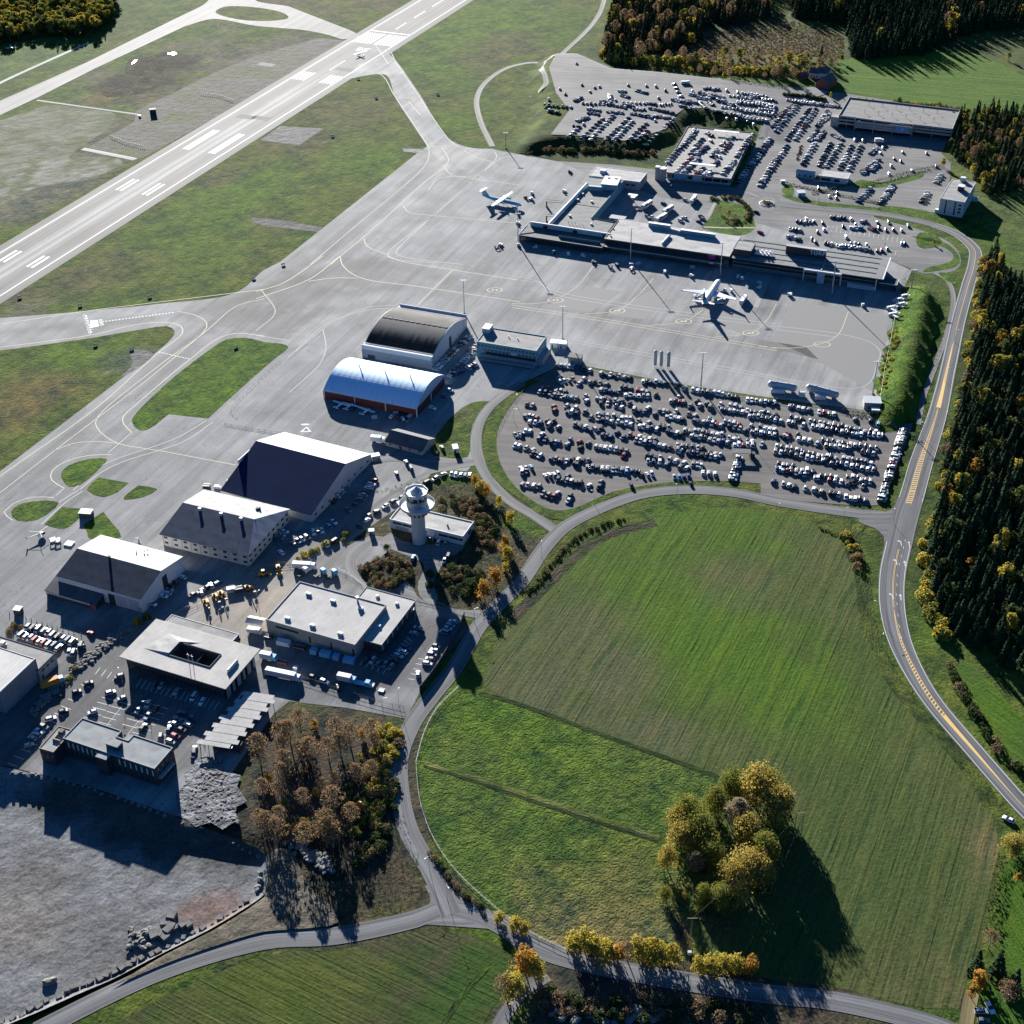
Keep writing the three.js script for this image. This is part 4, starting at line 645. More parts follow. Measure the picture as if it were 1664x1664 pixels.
{ // workshop hall with wing
const z = zoomed(420, 900, 260), F = fit([z(430, 285), z(1335, 530), z(1000, 945), z(75, 680)], 7.8), t = building('workshop_building', 'large beige workshop hall with six box rooflights on its pale roof', 'building', F), hd = F.d / 2;
part(t, 'wall', mbox(F.w - 0.1, 7.3, F.d - 0.1, 0, 3.65, 0), B.beige); flatRoof(t, F, mat([0.44, 0.43, 0.41], 0.85, rp(seamTex, 22)), B.concrete);
for (const p of [[520, 412], [775, 486], [1062, 562], [300, 664], [560, 740], [850, 824]]) { const l = localPx(F, z(...p), 8); part(t, 'rooflight', [mbox(2.3, 0.9, 1.1, l[0], 7.85, l[1]), mbox(2.5, 0.12, 1.3, l[0], 8.34, l[1])], B.white); }
{ const l = localPx(F, z(1030, 470), 9); part(t, 'flue', [cyl(0.5, 0.5, 2.6, l[0], 7.4, l[1]), cyl(0.75, 0.75, 0.4, l[0], 9.9, l[1])], B.steel); }
const fx = (p) => toLocal(F, planePt(...z(...p), 4))[0];
part(t, 'window', mbox(fx([415, 850]) - fx([190, 765]), 1.1, 0.14, (fx([415, 850]) + fx([190, 765])) / 2, 5.2, hd), B.glass);
for (const p of [[515, 900], [740, 960], [970, 1030]]) part(t, 'door_slit', mbox(0.9, 3.4, 0.14, fx(p), 3.2, hd), B.black);
for (const x of [-14, -4, 6]) part(t, 'roller_door', mbox(4, 4.2, 0.12, x, 2.1, -hd), B.steel);
const F2 = fit([z(1115, 335), z(1640, 480), z(1280, 945), z(755, 800)], 5.9), w = building('workshop_wing', 'lower pale roofed wing on the right side of the beige workshop', 'building', F2);
F2.h = 5.9; part(w, 'wall', mbox(F2.w - 0.8, 5.4, F2.d - 1.2, 0, 2.7, -0.3), B.charcoal); flatRoof(w, F2, mat([0.44, 0.43, 0.41], 0.85, rp(seamTex, 22)), B.concrete, 0.35, 0.25);
for (const p of [[1237, 436], [1440, 514], [1255, 748]]) { const l = localPx(F2, z(...p), 6.1); part(w, 'roof_vent', mbox(1.3, 1, 1.2, l[0], 6, l[1]), B.white); }
const Fw = { ...F2, w: F2.w - 0.8, d: F2.d - 1.2 }; windows(w, Fw, 'r', 7, -Fw.d / 2 + 2, Fw.d / 2 - 2, 3.2, 1.1, 2.2, B.glassBlue); windows(w, Fw, 'r', 7, -Fw.d / 2 + 3.4, Fw.d / 2 - 0.9, 3.2, 0.5, 3, B.white, 'facade_panel');
}
{ // carport of offset roof panels
const z = zoomed(270, 1090, 210), h = 3.8, tops = [[985, 285, 1385, 345], [985, 340, 1395, 405], [885, 385, 1295, 450], [890, 440, 1310, 510], [790, 485, 1205, 555], [800, 540, 1215, 610], [690, 588, 1110, 660], [705, 645, 1125, 718], [600, 692, 1020, 765], [612, 748, 1030, 825], [495, 800, 920, 870], [510, 858, 935, 932], [400, 908, 825, 975]];
const F = fit([z(985, 270), z(1390, 330), z(825, 1000), z(400, 935)], h), t = thing('carport', 'carport roofed with thirteen staggered pale panels beside the courtyard office', 'carport', F.pos, F.ry);
const ends = tops.map(([a, b, c, d]) => [localPx(F, z(a, b), h), localPx(F, z(c, d), h)]), step = (ends[12][0][1] - ends[0][0][1]) / 12;
ends.forEach(([p, q], i) => { const zz = ends[0][0][1] + step * i, g = mbox(q[0] - p[0], 0.16, step * 0.96, (p[0] + q[0]) / 2, h + (i % 2) * 0.06, zz); part(t, 'roof_panel', g, B.roofPale); if (i % 2 === 0) for (const e of [p, q]) part(t, 'post', cyl(0.13, 0.13, h - 0.25, e[0] + Math.sign(-e[0]) * 0.7, 0, zz), B.steel); });
const mx = ends.reduce((s, e) => s + e[1][0], 0) / 13; part(t, 'side_wall', mbox(11, 3, 0.25, 0.5, 1.5, ends[0][0][1] + step * 11.6), B.charcoal); part(t, 'rear_wall', mbox(0.25, 3.2, step * 12, mx - 1, 1.6, ends[0][0][1] + step * 6), B.charcoal); part(t, 'beam', [mbox(0.3, 0.35, step * 12.6, -4, h - 0.35, ends[0][0][1] + step * 6), mbox(0.3, 0.35, step * 12.6, 4, h - 0.35, ends[0][0][1] + step * 6)], B.steel);
}
{ // grey hall at the left edge
const a = zoomed(0, 950, 220), F = fit([a(-560, 590), a(422, 908), a(0, 1322), a(-985, 1000)], 12), t = building('storage_hall', 'tall grey metal hall at the left edge with a pale flat roof', 'building', F);
part(t, 'wall', mbox(F.w - 0.1, 11.6, F.d - 0.1, 0, 5.8, 0), mat([0.33, 0.34, 0.36], 0.6, rp(seamTex, 9))); flatRoof(t, F, B.roofSeam, B.white, 0.3, 0.2); part(t, 'loading_door', mbox(4.5, 4.6, 0.12, F.w / 2 - 14, 2.3, F.d / 2), B.black); part(t, 'corner_trim', mbox(0.25, 11.7, 0.25, F.w / 2, 5.85, -F.d / 2), B.red);
const F2 = fit([a(-360, 522), a(690, 842), a(452, 1048), a(-598, 728)], 6.6), n = building('hall_annex', 'lower concrete annex in front of the van rows beside the tall grey hall', 'building', F2);
part(n, 'wall', mbox(F2.w - 0.1, 6.1, F2.d - 0.1, 0, 3.05, 0), B.concrete); flatRoof(n, F2, B.roofGrey, B.charcoal, 0.35, 0.3); windows(n, F2, 'r', 3, -F2.d / 2 + 3, F2.d / 2 - 3, 4.4, 1.6, 0.9); part(n, 'roller_door', mbox(0.14, 3.6, 3.6, F2.w / 2, 1.8, -2), B.steel); part(n, 'door', mbox(0.14, 2.2, 1.1, F2.w / 2, 1.1, 4), B.charcoal);
const l = localPx(F2, a(40, 730), 6.6); part(n, 'roof_vent', [mbox(1.8, 1.6, 1.6, l[0], 7.2, l[1]), cyl(0.5, 0.5, 0.8, l[0] + 1.4, 6.3, l[1])], B.steel);
}
const gableRidge = (F, px, x, zr = 0) => { const c = Math.cos(F.ry), s = Math.sin(F.ry); return heightFor(F.pos[0] + c * x + s * zr, F.pos[2] - s * x + c * zr, px[1]); };
{ // white gabled hangar
const a = zoomed(0, 832, 430), F = fit([a(640, 142), a(1145, 285), a(885, 540), a(350, 400)], 8.3), t = building('aircraft_hangar', 'white gabled hangar with lean-to shed and a dark gate in its right gable', 'hangar', F), r = gableRidge(F, a(1005, 370), F.w / 2);
gable(t, F, r, B.white, mat([0.46, 0.46, 0.46], 0.8, felt), { over: 0.35, nearMat: dull([0.045, 0.058, 0.085], felt) });  // near slope is a darkened copy: its self-shade is put into the colour
const hd = F.d / 2, hw = F.w / 2;
part(t, 'gable_gate', mbox(0.16, 7.4, 3.6, hw, 4.4, -hd * 0.1), B.black); part(t, 'door', mbox(0.16, 2.6, 2.2, hw, 1.3, hd - 4), B.concrete);
part(t, 'front_gate', mbox(3.6, 6, 0.16, hw - 16.4, 3, hd), B.black); for (const x of [hw - 11, hw - 4.5]) part(t, 'gate_leaf', mbox(6, 6.2, 0.18, x, 3.1, hd), B.metal);
part(t, 'gate_leaf', mbox(2.2, 2.8, 0.2, hw - 1.6, 1.4, hd + 0.12), B.concrete);
{ const l = localPx(F, a(630, 375), r - 1.5); part(t, 'chimney', [mbox(0.9, 4.2, 0.9, l[0], r - 0.2, 1.6), mbox(1.1, 0.3, 1.1, l[0], r + 1.9, 1.6)], B.charcoal); }
for (const p of [[855, 245], [905, 240], [925, 232]]) { const l = localPx(F, a(...p), r - 1); part(t, 'roof_vent', cyl(0.25, 0.25, 1.2, l[0], r - 2, l[1]), B.steel); }
const S = fit([a(355, 412), a(655, 492), a(612, 577), a(288, 478)], 4.4), s = building('lean_to_shed', 'low dark roofed shed with a white window strip on the white gabled hangar', 'shed', S);
part(s, 'wall', sweep([[-S.d / 2, 0], [S.d / 2, 0], [S.d / 2, 3.2], [-S.d / 2, 5.2]], -S.w / 2, S.w / 2), B.charcoal); part(s, 'roof', sweep([[-S.d / 2, 5.4], [-S.d / 2, 5.2], [S.d / 2 + 0.5, 3.15], [S.d / 2 + 0.5, 3.35]].reverse(), -S.w / 2 - 0.4, S.w / 2 + 0.4), B.roofDark); windows(s, S, 'f', 15, -S.w / 2 + 1.2, S.w / 2 - 4, 2.3, 1.2, 1.1, B.white, 'window'); part(s, 'brick_end', mbox(2.6, 2.8, 0.16, S.w / 2 - 1.4, 1.4, S.d / 2), B.brick);
}
{ // two-storey hangar with hipped roof
const d = zoomed(360, 680, 260), F = fit([[333, 797], [470.2, 828], d(265, 1420), [260, 867]], 7), t = building('hangar_office', 'cream two storey hangar with hipped roof and three chimneys', 'hangar', F), r = gableRidge(F, [408.4, 843.3], F.w / 2 - 9, -2);
const wm = mat([0.60, 0.57, 0.53], 0.85, wallT); gable(t, F, r, wm, mat([0.42, 0.42, 0.42], 0.85, felt), { hipR: 9, over: 0.6, ridgeZ: -2, nearMat: dull([0.06, 0.078, 0.115], felt) });  // shade of the slope facing away from the sun painted into its colour
const Fw = { ...F, w: F.w - 0.6, d: F.d - 0.6 }, hw = Fw.w / 2, hd = Fw.d / 2;
part(t, 'gablet', [sweep([[-6, 7.6], [5, 7.6], [-2, r + 0.1]], F.w / 2 - 8.2, F.w / 2 - 7.9)], B.charcoal); part(t, 'gablet_sign', mbox(0.2, 0.5, 5, F.w / 2 - 7.7, lerp(7.6, r, 0.45), -1), B.white);
for (const y of [5.2, 2.2]) { windows(t, Fw, 'f', 9, -hw + 2, hw - 1.8, y, 1.9, 1.15); windows(t, Fw, 'r', 9, -hd + 1.8, hd - 2, y, 1.8, 1.15); }
for (let i = 0; i < 10; i++) part(t, 'pilaster', mbox(0.25, 6.6, 0.25, -hw + 0.4 + i * (Fw.w - 0.8) / 9, 3.3, hd + 0.05), B.concrete);
for (const x of [-0.28, -0.03, 0.2]) part(t, 'chimney', [mbox(1.3, 2.6, 0.9, x * F.w, r - 0.3, 0.4), mbox(1.6, 0.2, 1.2, x * F.w, r + 1.1, 0.4)], B.metal);
{ const l = localPx(F, [418, 828], r - 2); part(t, 'roof_plant', [cyl(0.9, 0.7, 1.2, l[0], r - 2.2, l[1]), cyl(0.5, 0.5, 1.5, l[0] + 1.2, r - 2.2, l[1] - .5)], B.charcoal); }
part(t, 'downpipe', bar([hw - 6, 7, hd + 0.3], [hw - 6, 11.5, hd - 5], 0.1), B.charcoal);
}
{ // biggest gabled hangar
const d = zoomed(360, 680, 260), F = fit([d(635, 150), d(1535, 355), d(950, 1020), d(10, 735)], 4.8), t = building('aircraft_hangar', 'widest hangar with one huge dark blue roof slope and one white slope', 'hangar', F), r = gableRidge(F, d(1240, 470), F.w / 2, -F.d * 0.08);
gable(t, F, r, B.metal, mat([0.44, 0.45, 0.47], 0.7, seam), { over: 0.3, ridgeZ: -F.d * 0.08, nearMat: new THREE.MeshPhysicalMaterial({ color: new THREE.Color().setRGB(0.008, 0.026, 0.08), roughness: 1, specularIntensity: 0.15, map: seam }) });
for (let i = 0; i < 9; i++) part(t, 'window', mbox(0.14, 0.9, 1.9, F.w / 2, 2.6, -F.d / 2 + 4 + i * (F.d - 8) / 8), B.glass);
part(t, 'gate_fascia', [mbox(0.5, 2.2, F.d * 0.34, -F.w / 2 - 0.5, r - 3.2, 2).rotateX(0)], B.white); for (let i = 0; i < 4; i++) part(t, 'gate_leaf', mbox(0.3, 4.4, F.d * 0.17, -F.w / 2 - 0.2, 2.2, (i - 1.5) * F.d * 0.18), B.metal);
for (const [x, zz] of [[-1.2, 0.2], [-1.4, 0.36], [-1.5, 0.47]]) part(t, 'floodlight', mbox(1, 0.7, 1, -F.w / 2 + x, 4.9, F.d * zz), B.white);
}
function archProfile(hd, h, rise, n = 18, inset = 0) { const P = []; for (let i = 0; i <= n; i++) { const k = -1 + 2 * i / n; P.push([k * (hd - inset), h + rise * (1 - k * k)]); } return P; }
function archShell(F, h, rise, x0, x1, th, n = 18, inset = 0) { const o = archProfile(F.d / 2, h, rise, n, inset), i = o.map(([z, y]) => [z, y - th]).reverse(); const g = sweep([...o, ...i].reverse(), x0, x1); return uvPlan(g); }
{ // arched hangar with the blue roof
const c = zoomed(570, 480, 210), z4 = zoomed(416, 416, 430), F = fit([z4(600, 637), c(1217, 1030), c(845, 1450), z4(443, 845)], 6), t = building('arched_hangar', 'hangar with a pale blue arched metal roof and red walls', 'hangar', F), r = 6.2, hw = F.w / 2, hd = F.d / 2;
part(t, 'wall', sweep([[-hd + 0.4, 0], [hd - 0.4, 0], ...archProfile(hd - 0.4, 5.9, r - 0.2).reverse()], -hw + 0.5, hw - 0.5), B.skyblue); part(t, 'roof', archShell(F, 6.05, r, -hw, hw, 0.25, 24), mat([0.46, 0.68, 0.88], 0.7));
const panel = (x, w) => { part(t, 'wall_panel', mbox(w - 0.6, 4.6, 0.2, x, 2.5, hd - 0.3), B.red); };
for (let i = 0; i < 3; i++) panel(-hw + (i + 0.5) * F.w / 3, F.w / 3); for (let i = 0; i <= 3; i++) part(t, 'post', mbox(0.5, 5.9, 0.6, -hw + 0.25 + i * (F.w - 0.5) / 3, 2.95, hd - 0.3), B.white);
for (let i = 0; i < 2; i++) part(t, 'wall_panel', mbox(0.2, 4.6, F.d / 2 - 0.7, hw - 0.42, 2.5, (i - 0.5) * F.d / 2), B.red); for (let i = 0; i <= 2; i++) part(t, 'post', mbox(0.6, 5.9, 0.5, hw - 0.3, 2.95, (i - 1) * (hd - 0.3) + (i === 2 ? -0.35 : 0)), B.white);
for (const p of [[660, 690], [818, 722], [977, 752]]) { const l = localPx(F, z4(...p), 6 + r); part(t, 'chimney', [cyl(0.3, 0.3, 2.2, l[0], 5.6 + r, -1), cyl(0.45, 0.45, 0.3, l[0], 7.8 + r, -1)], B.steel); }
for (let i = 0; i < 17; i++) { const x = -hw + 1 + i * (F.w - 2) / 16; part(t, 'roof_rib', archShell(F, 6.08, r, x - 0.1, x + 0.1, 0.1, 24), B.skyblue); }
part(t, 'side_door', mbox(1.2, 5.2, 2.4, -hw - 0.3, 2.6, hd - 2), B.concrete);
}
{ // arched hangar with the dark roof
const c = zoomed(570, 480, 210), F = fit([c(630, 105), c(1490, 245), c(1035, 790), c(140, 635)], 8.3), t = building('arched_hangar', 'white hangar with an arched roof darker on its near half between two flat ends', 'hangar', F), hw = F.w / 2, hd = F.d / 2, e = hd * 0.82, r = 5;
const wm = mat([0.64, 0.62, 0.65], 0.8, wallT);
part(t, 'wall', sweep([[-hd, 0], [hd, 0], [hd, 8.3], [hd - 0.5, 8.3], [hd - 0.6, 7.4], ...archProfile(e, 7.4, r + 0.25).reverse(), [-hd + 0.6, 7.4], [-hd + 0.5, 8.3], [-hd, 8.3]], -hw, hw), wm);
const roofTex = makeTex(512, (u, v) => { const s = Math.floor(u * 24), k = hash2(s, 3, 5); const b = vnoise(u * 60, v * 3, 9); return v > 0.34 ? 0.5 + (tfbm(u, v, 6, 4, 91) - 0.5) * 0.2 : clamp(0.1 + 0.36 * sstep(0.23 - 0.1 * k, 0.34, v) + (b - 0.5) * 0.06); });  // map runs darker towards the near side, with a ragged edge per strip
const o = archProfile(e - 0.1, 7.45, r, 20), g = sweep([...o, ...o.map(([z, y]) => [z, y - 0.15]).reverse()].reverse(), -hw + 0.5, hw - 0.5), p = g.attributes.position, u = g.attributes.uv; for (let i = 0; i < p.count; i++) u.setXY(i, (p.getX(i) + hw) / F.w, 0.5 - p.getZ(i) / F.d);
g.translate(0, 0.3, 0); part(t, 'roof', g, dull([0.36, 0.345, 0.32], roofTex));
part(t, 'gutter', [mbox(F.w - 1.2, 0.3, 1.2, 0, 7.5, e + 0.9), mbox(F.w - 1.2, 0.3, 1.2, 0, 7.5, -e - 0.9)], B.roofGrey);
for (let i = 0; i < 12; i++) part(t, 'ridge_vent', mbox(F.w / 17, 0.7, 1.1, -hw + 2.6 + i * (F.w - 5.2) / 11, 7.7 + r, -0.4), i % 2 ? B.charcoal : B.black);
part(t, 'lower_wall_band', mbox(F.w + 0.1, 5.6, 0.12, 0, 2.8, hd + 0.02), mat([0.36, 0.35, 0.40], 0.85, wallT));
windows(t, F, 'f', 10, -hw + F.w * 0.36, -hw + F.w * 0.66, 2.2, 1.1, 1.2, B.black); windows(t, F, 'f', 3, hw - 9, hw - 4, 2.2, 1.3, 1.1, B.black); windows(t, F, 'f', 2, hw - 5.6, hw - 3.8, 5, 1.2, 0.9, B.black); part(t, 'roller_door', mbox(4.6, 2.6, 0.2, -hw + 6, 1.3, hd + 0.05), B.charcoal);
part(t, 'side_gate', mbox(0.2, 7, 3.2, hw, 3.5, -1), B.black); part(t, 'downpipe', [bar([hw + 0.1, 0, e], [hw + 0.1, 7.4, e], 0.12), bar([hw + 0.1, 0, -e], [hw + 0.1, 7.4, -e], 0.12)], B.steel);
}
{ // blue-green control building
const z = zoomed(740, 500, 220), F = fit([z(400, 235), z(1120, 350), z(1000, 530), z(255, 412)], 10.6), t = building('office_building', 'three storey blue green office block beside the apron with a stair tower', 'building', F), hw = F.w / 2, hd = F.d / 2;
part(t, 'wall', mbox(F.w - 0.1, 10, F.d - 0.1, 0, 5, 0), B.teal); flatRoof(t, F, B.roofGrey, B.teal, 0.5, 0.3);
windows(t, F, 'f', 16, -hw + 1.4, hw - 1.4, 8.4, 1.3, 1.1, B.glassBlue); windows(t, F, 'f', 14, -hw + 5, hw - 1.4, 5.9, 1.5, 1.2, B.glassBlue); windows(t, F, 'f', 12, -hw + 6, hw - 3, 2.2, 1.3, 1.1, B.glass);
part(t, 'balcony_shade', mbox(F.w - 6, 1.7, 0.5, 2.4, 4.1, hd), B.black); part(t, 'balcony_slab', mbox(F.w - 3, 0.3, 2, 1.2, 3.2, hd + 1), B.concrete); part(t, 'canopy', mbox(F.w - 3, 0.25, 2.6, 1, 0.9, hd + 2.4), B.concrete);  // black strip paints the shade of the balcony recess onto the flat wall
part(t, 'white_panel', mbox(3.4, 1.5, 0.2, 4.5, 5.8, hd + 0.06), B.white); windows(t, F, 'r', 3, -hd + 2, hd - 2, 7.6, 2.2, 2.2, B.glassBlue); part(t, 'side_terrace', mbox(3, 4, F.d - 3, hw + 1.5, 2, -0.5), B.concrete);
{ const q = bx(F, z(255, 325), z(330, 255), z(400, 225), 0.05, 13, 13); part(t, 'stair_tower', mbox(4.4, 13, 6.5, -hw + 1.5, 6.5, -hd + 4), B.metal); part(t, 'stair_tower_cap', mbox(4.6, 0.3, 6.7, -hw + 1.5, 13.1, -hd + 4), B.white); }
for (const p of [[655, 350], [765, 372]]) { const l = localPx(F, z(...p), 11); part(t, 'roof_vent', cyl(0.3, 0.3, 1.2, l[0], 10, l[1]), B.steel); }
}
{ // dark roofed shed
const z = zoomed(416, 416, 430), F = fit([z(890, 1085), z(1110, 1145), z(1062, 1228), z(815, 1165)], 3), t = building('shed', 'long dark gabled shed with white walls below the red hangar', 'shed', F);
gable(t, F, 6.2, B.concrete, B.roofDark, { over: 0.4 }); windows(t, F, 'f', 4, -F.w / 2 + 3, F.w / 2 - 2, 1.7, 1.2, 0.9); part(t, 'door', mbox(1.2, 2.1, 0.12, -2, 1.05, F.d / 2), B.charcoal);
}
{
const [x, , z] = G(681.5, 880), t = thing('control_tower', 'tall round airport control tower with a wide deck and octagonal glass cab', 'tower', [x, 0, z], 0.2), lathe = (pts, n = 32) => new THREE.LatheGeometry(pts.map(([r, y]) => new THREE.Vector2(r, y)), n);
const conc = mat([0.56, 0.57, 0.58], 0.85, rp(wallTex, 0.12, 0.3));
part(t, 'shaft', lathe([[3.35, 0], [3.3, 17.2], [3.7, 17.3]]), conc); part(t, 'shaft_collar', lathe([[3.7, 17.2], [5.2, 17.4], [5.3, 19.0], [5.6, 19.2]]), conc); part(t, 'deck_skirt', lathe([[5.3, 19.0], [8.3, 21.6], [8.45, 21.6], [8.45, 22.7], [8.25, 22.7], [8.25, 21.9]], 32), conc);
for (let i = 0; i < 16; i++) { const a = i / 16 * Math.PI * 2, w = mbox(0.9, 1.2, 0.14); const m = part(t, 'window', w, B.glass); m.position.set(Math.cos(a) * 5.27, 18.2, Math.sin(a) * 5.27); m.rotation.y = -a + Math.PI / 2; }
part(t, 'deck', lathe([[0.1, 21.9], [8.3, 21.9]]), B.white); part(t, 'drum', lathe([[5.0, 21.9], [5.0, 25.2], [4.6, 25.3]], 8), B.concrete);
part(t, 'cab_glass', lathe([[4.5, 25.2], [5.2, 28.2]], 8), B.glass);
for (let i = 0; i < 8; i++) { const a = i / 8 * Math.PI * 2; part(t, 'cab_mullion', bar([Math.sin(a) * 4.55, 25.2, Math.cos(a) * 4.55], [Math.sin(a) * 5.25, 28.2, Math.cos(a) * 5.25], 0.12), B.white); }
part(t, 'cab_roof', lathe([[5.2, 28.1], [5.7, 28.2], [5.75, 29.6], [5.45, 29.6], [5.4, 29.1], [0.05, 29.1]], 8), B.white);
part(t, 'roof_lantern', lathe([[2.7, 29.1], [2.8, 29.8], [0.02, 32.2]], 8), B.metal); for (const [ax, az] of [[3.6, 1], [-3.2, 2.4], [1, -3.8]]) part(t, 'antenna', bar([ax, 29.1, az], [ax, 32.6, az], 0.07), B.steel);
const tz = zoomed(620, 780, 170), F = fit([tz(305, 385), tz(1465, 660), tz(1300, 895), tz(135, 620)], 5.6), b = building('tower_base_building', 'white flat roofed building at the foot of the control tower', 'building', F), hw = F.w / 2, hd = F.d / 2;
part(b, 'wall', mbox(F.w - 0.1, 5.1, F.d - 0.1, 0, 2.55, 0), B.white); flatRoof(b, F, B.roofPale, B.white, 0.5, 0.3);
const X = (p, h) => toLocal(F, planePt(...tz(...p), h))[0];
for (const [p, q] of [[[160, 705], [298, 750]], [[318, 740], [460, 785]], [[885, 880], [1025, 925]], [[1050, 912], [1190, 962]], [[1210, 950], [1265, 980]]]) { const x0 = X(p, 3.6), x1 = X(q, 3.6), y = p[0] < 500 ? 3.9 : 3.2; part(b, 'window', mbox(x1 - x0, 1.25, 0.14, (x0 + x1) / 2, y, hd), B.glass); }
part(b, 'garage_door', mbox(7, 2.2, 0.14, X([270, 850], 1), 1.2, hd), B.concrete); part(b, 'window', mbox(0.14, 1.2, 3.4, hw, 3.2, -1), B.glass); part(b, 'porch', [mbox(4, 0.3, 2.4, X([800, 840], 3), 3, hd + 1.2), mbox(0.3, 3, 0.3, X([840, 850], 3), 1.5, hd + 2.2)], B.white); part(b, 'roof_vent', mbox(0.7, 1, 0.5, X([1005, 780], 5.6), 5.6, 1), B.charcoal);
}
const pxPoly = (F, f, list, h) => list.map((p) => localPx(F, f(...p), h));
{
const T = zoomed(840, 255, 270), U = zoomed(1090, 330, 220), V = zoomed(1260, 350, 220);
const F = fit([T(1030, 630), U(850, 405), U(735, 662), T(872, 812)], 8), t = building('terminal_building', 'long airport terminal with pale roof in the middle and dark glass front on the apron', 'terminal', F), hw = F.w / 2, hd = F.d / 2;
part(t, 'wall', mbox(F.w - 0.3, 7.6, F.d - 0.3, 0, 3.8, 0), B.charcoal); part(t, 'roof', mbox(F.w, 0.4, F.d, 0, 7.8, 0), mat([0.42, 0.41, 0.40], 0.9, rp(feltTex, 30))); part(t, 'roof_edge', [mbox(F.w, 0.5, 0.4, 0, 7.85, hd + 0.2), mbox(0.4, 0.5, F.d, -hw - 0.2, 7.85, 0)], B.roofGrey);
for (const [y, hh] of [[6.2, 1.8], [3.4, 1.7], [1.2, 1.6]]) windows(t, F, 'f', 24, -hw + 1.6, hw - 1.6, y, F.w / 24 - 0.35, hh, y > 6 ? B.glass : B.glassBlue, 'window');
part(t, 'canopy', mbox(F.w - 4, 0.3, 5, -1, 4.6, hd + 2.5), B.charcoal); part(t, 'canopy_edge', mbox(F.w - 4, 0.35, 0.3, -1, 4.6, hd + 5.1), B.steel);
for (const [x0, x1] of [[[1320, 690], [1535, 720]], [[1640, 760], [1990, 800]]]) { const p = localPx(F, T(...x0), 8), q = localPx(F, T(...x1), 8); part(t, 'roof_plant_house', [mbox(q[0] - p[0], 2.6, 2.4, (p[0] + q[0]) / 2, 9.3, p[1])], B.teal); part(t, 'plant_house_roof', mbox(q[0] - p[0] + 0.2, 0.15, 2.6, (p[0] + q[0]) / 2, 10.65, p[1]), B.white); }
for (let i = 0; i < 4; i++) { const p = localPx(F, T(1560 + i * 22, 745 + i * 6), 8); part(t, 'air_handler', [cyl(0.7, 0.7, 1.8, p[0], 8, p[1]), mbox(1.4, 1.4, 1.2, p[0], 8.7, p[1] - 1.6)], B.steel); }
{ const p = localPx(F, T(1455, 870), 8.5), q = localPx(F, T(1530, 790), 8.5); part(t, 'roof_duct', bar([p[0], 8.8, p[1]], [q[0], 8.8, q[1]], 0.9, 4), B.white); }
{ const p = localPx(F, T(1010, 700), 8); for (let i = 0; i < 3; i++) part(t, 'roof_hatch', mbox(0.8, 0.9, 0.8, p[0] - 4 + i * 2.2, 8.3, -hd + 4 + i * (F.d - 8) / 2), B.charcoal); part(t, 'roof_rail', mbox(0.15, 0.25, F.d - 4, p[0] - 2.4, 8.15, 0), B.charcoal); }
{ const p = toLocal(F, planePt(...U(490, 700), 5)); part(t, 'gate_banner', mbox(4.6, 5.4, 0.3, p[0], 4.6, hd + 0.3), B.magenta); part(t, 'gate_banner_white', mbox(3, 0.9, 0.1, p[0], 1.7, hd + 0.5), B.sign); part(t, 'gate_lintel', mbox(5.2, 0.4, 0.8, p[0], 7.5, hd + 0.5), B.concrete); }
const F3 = fit([U(905, 425), V(1415, 515), V(1310, 790), U(735, 665)], 8.5), r = building('terminal_building', 'right terminal hall with striped roof and the raised wall carrying the lit name sign', 'terminal', F3), w3 = F3.w / 2, d3 = F3.d / 2;
part(r, 'wall', mbox(F3.w - 3, 8, F3.d - 2, -1, 4, -1), B.charcoal); part(r, 'roof', mbox(F3.w, 0.45, F3.d, 0, 8.3, 0), mat([0.2, 0.215, 0.215], 0.9, felt));
for (let i = 0; i < 4; i++) part(r, 'roof_batten', mbox(F3.w - 6, 0.25, 0.35, -2, 8.65, -d3 + 4 + i * (F3.d - 8) / 3.4), B.charcoal);
part(r, 'verge', mbox(0.7, 0.6, F3.d, w3 + 0.35, 8.35, 0), B.white);
const Fw = { ...F3, w: F3.w - 3, d: F3.d - 2 }; const off = (n, a) => { for (const o of a) o; return n; };
for (const [y, hh, n] of [[6.6, 1.9, 15], [4.2, 1.6, 15], [1.5, 2, 15]]) for (let i = 0; i < n; i++) part(r, 'window', mbox(F3.w / n - 0.5, hh, 0.14, -w3 + 1.6 + (i + 0.4) * (F3.w - 4) / n, y, d3 - 1.98), y > 4 ? B.glass : B.glassBlue);
part(r, 'floor_band', [mbox(F3.w - 4, 0.25, 0.4, -1, 5.3, d3 - 1.9), mbox(F3.w - 4, 0.25, 0.4, -1, 2.9, d3 - 1.9)], B.concrete);
for (const p of [[1240, 800], [815, 715], [355, 655]]) { const l = localPx(F3, V(...p), 8); part(r, 'column', mbox(0.7, 8.1, 0.7, l[0], 4.05, d3 + 0.2), B.white); }
{ const l0 = localPx(F3, V(355, 660), 8)[0], l1 = localPx(F3, V(815, 720), 8)[0]; part(r, 'portal', mbox(l1 - l0, 1, 0.9, (l0 + l1) / 2, 8.1, d3 + 1.1), B.sign); const a = localPx(F3, V(520, 700), 7)[0], b = localPx(F3, V(612, 710), 7)[0]; part(r, 'portal_panel', mbox(b - a, 7.5, 0.3, (a + b) / 2, 3.75, d3 + 1), B.banner2); }
part(r, 'side_canopy', [mbox(11, 0.3, 9, w3 + 3.5, 5, d3 - 6.5), mbox(0.4, 4.8, 9, w3 + 8.8, 2.5, d3 - 6.5)], B.charcoal); part(r, 'canopy_edge', [mbox(11.2, 0.4, 0.25, w3 + 3.6, 5.05, d3 - 1.9), mbox(0.25, 0.4, 9, w3 + 9.1, 5.05, d3 - 6.5)], B.white);
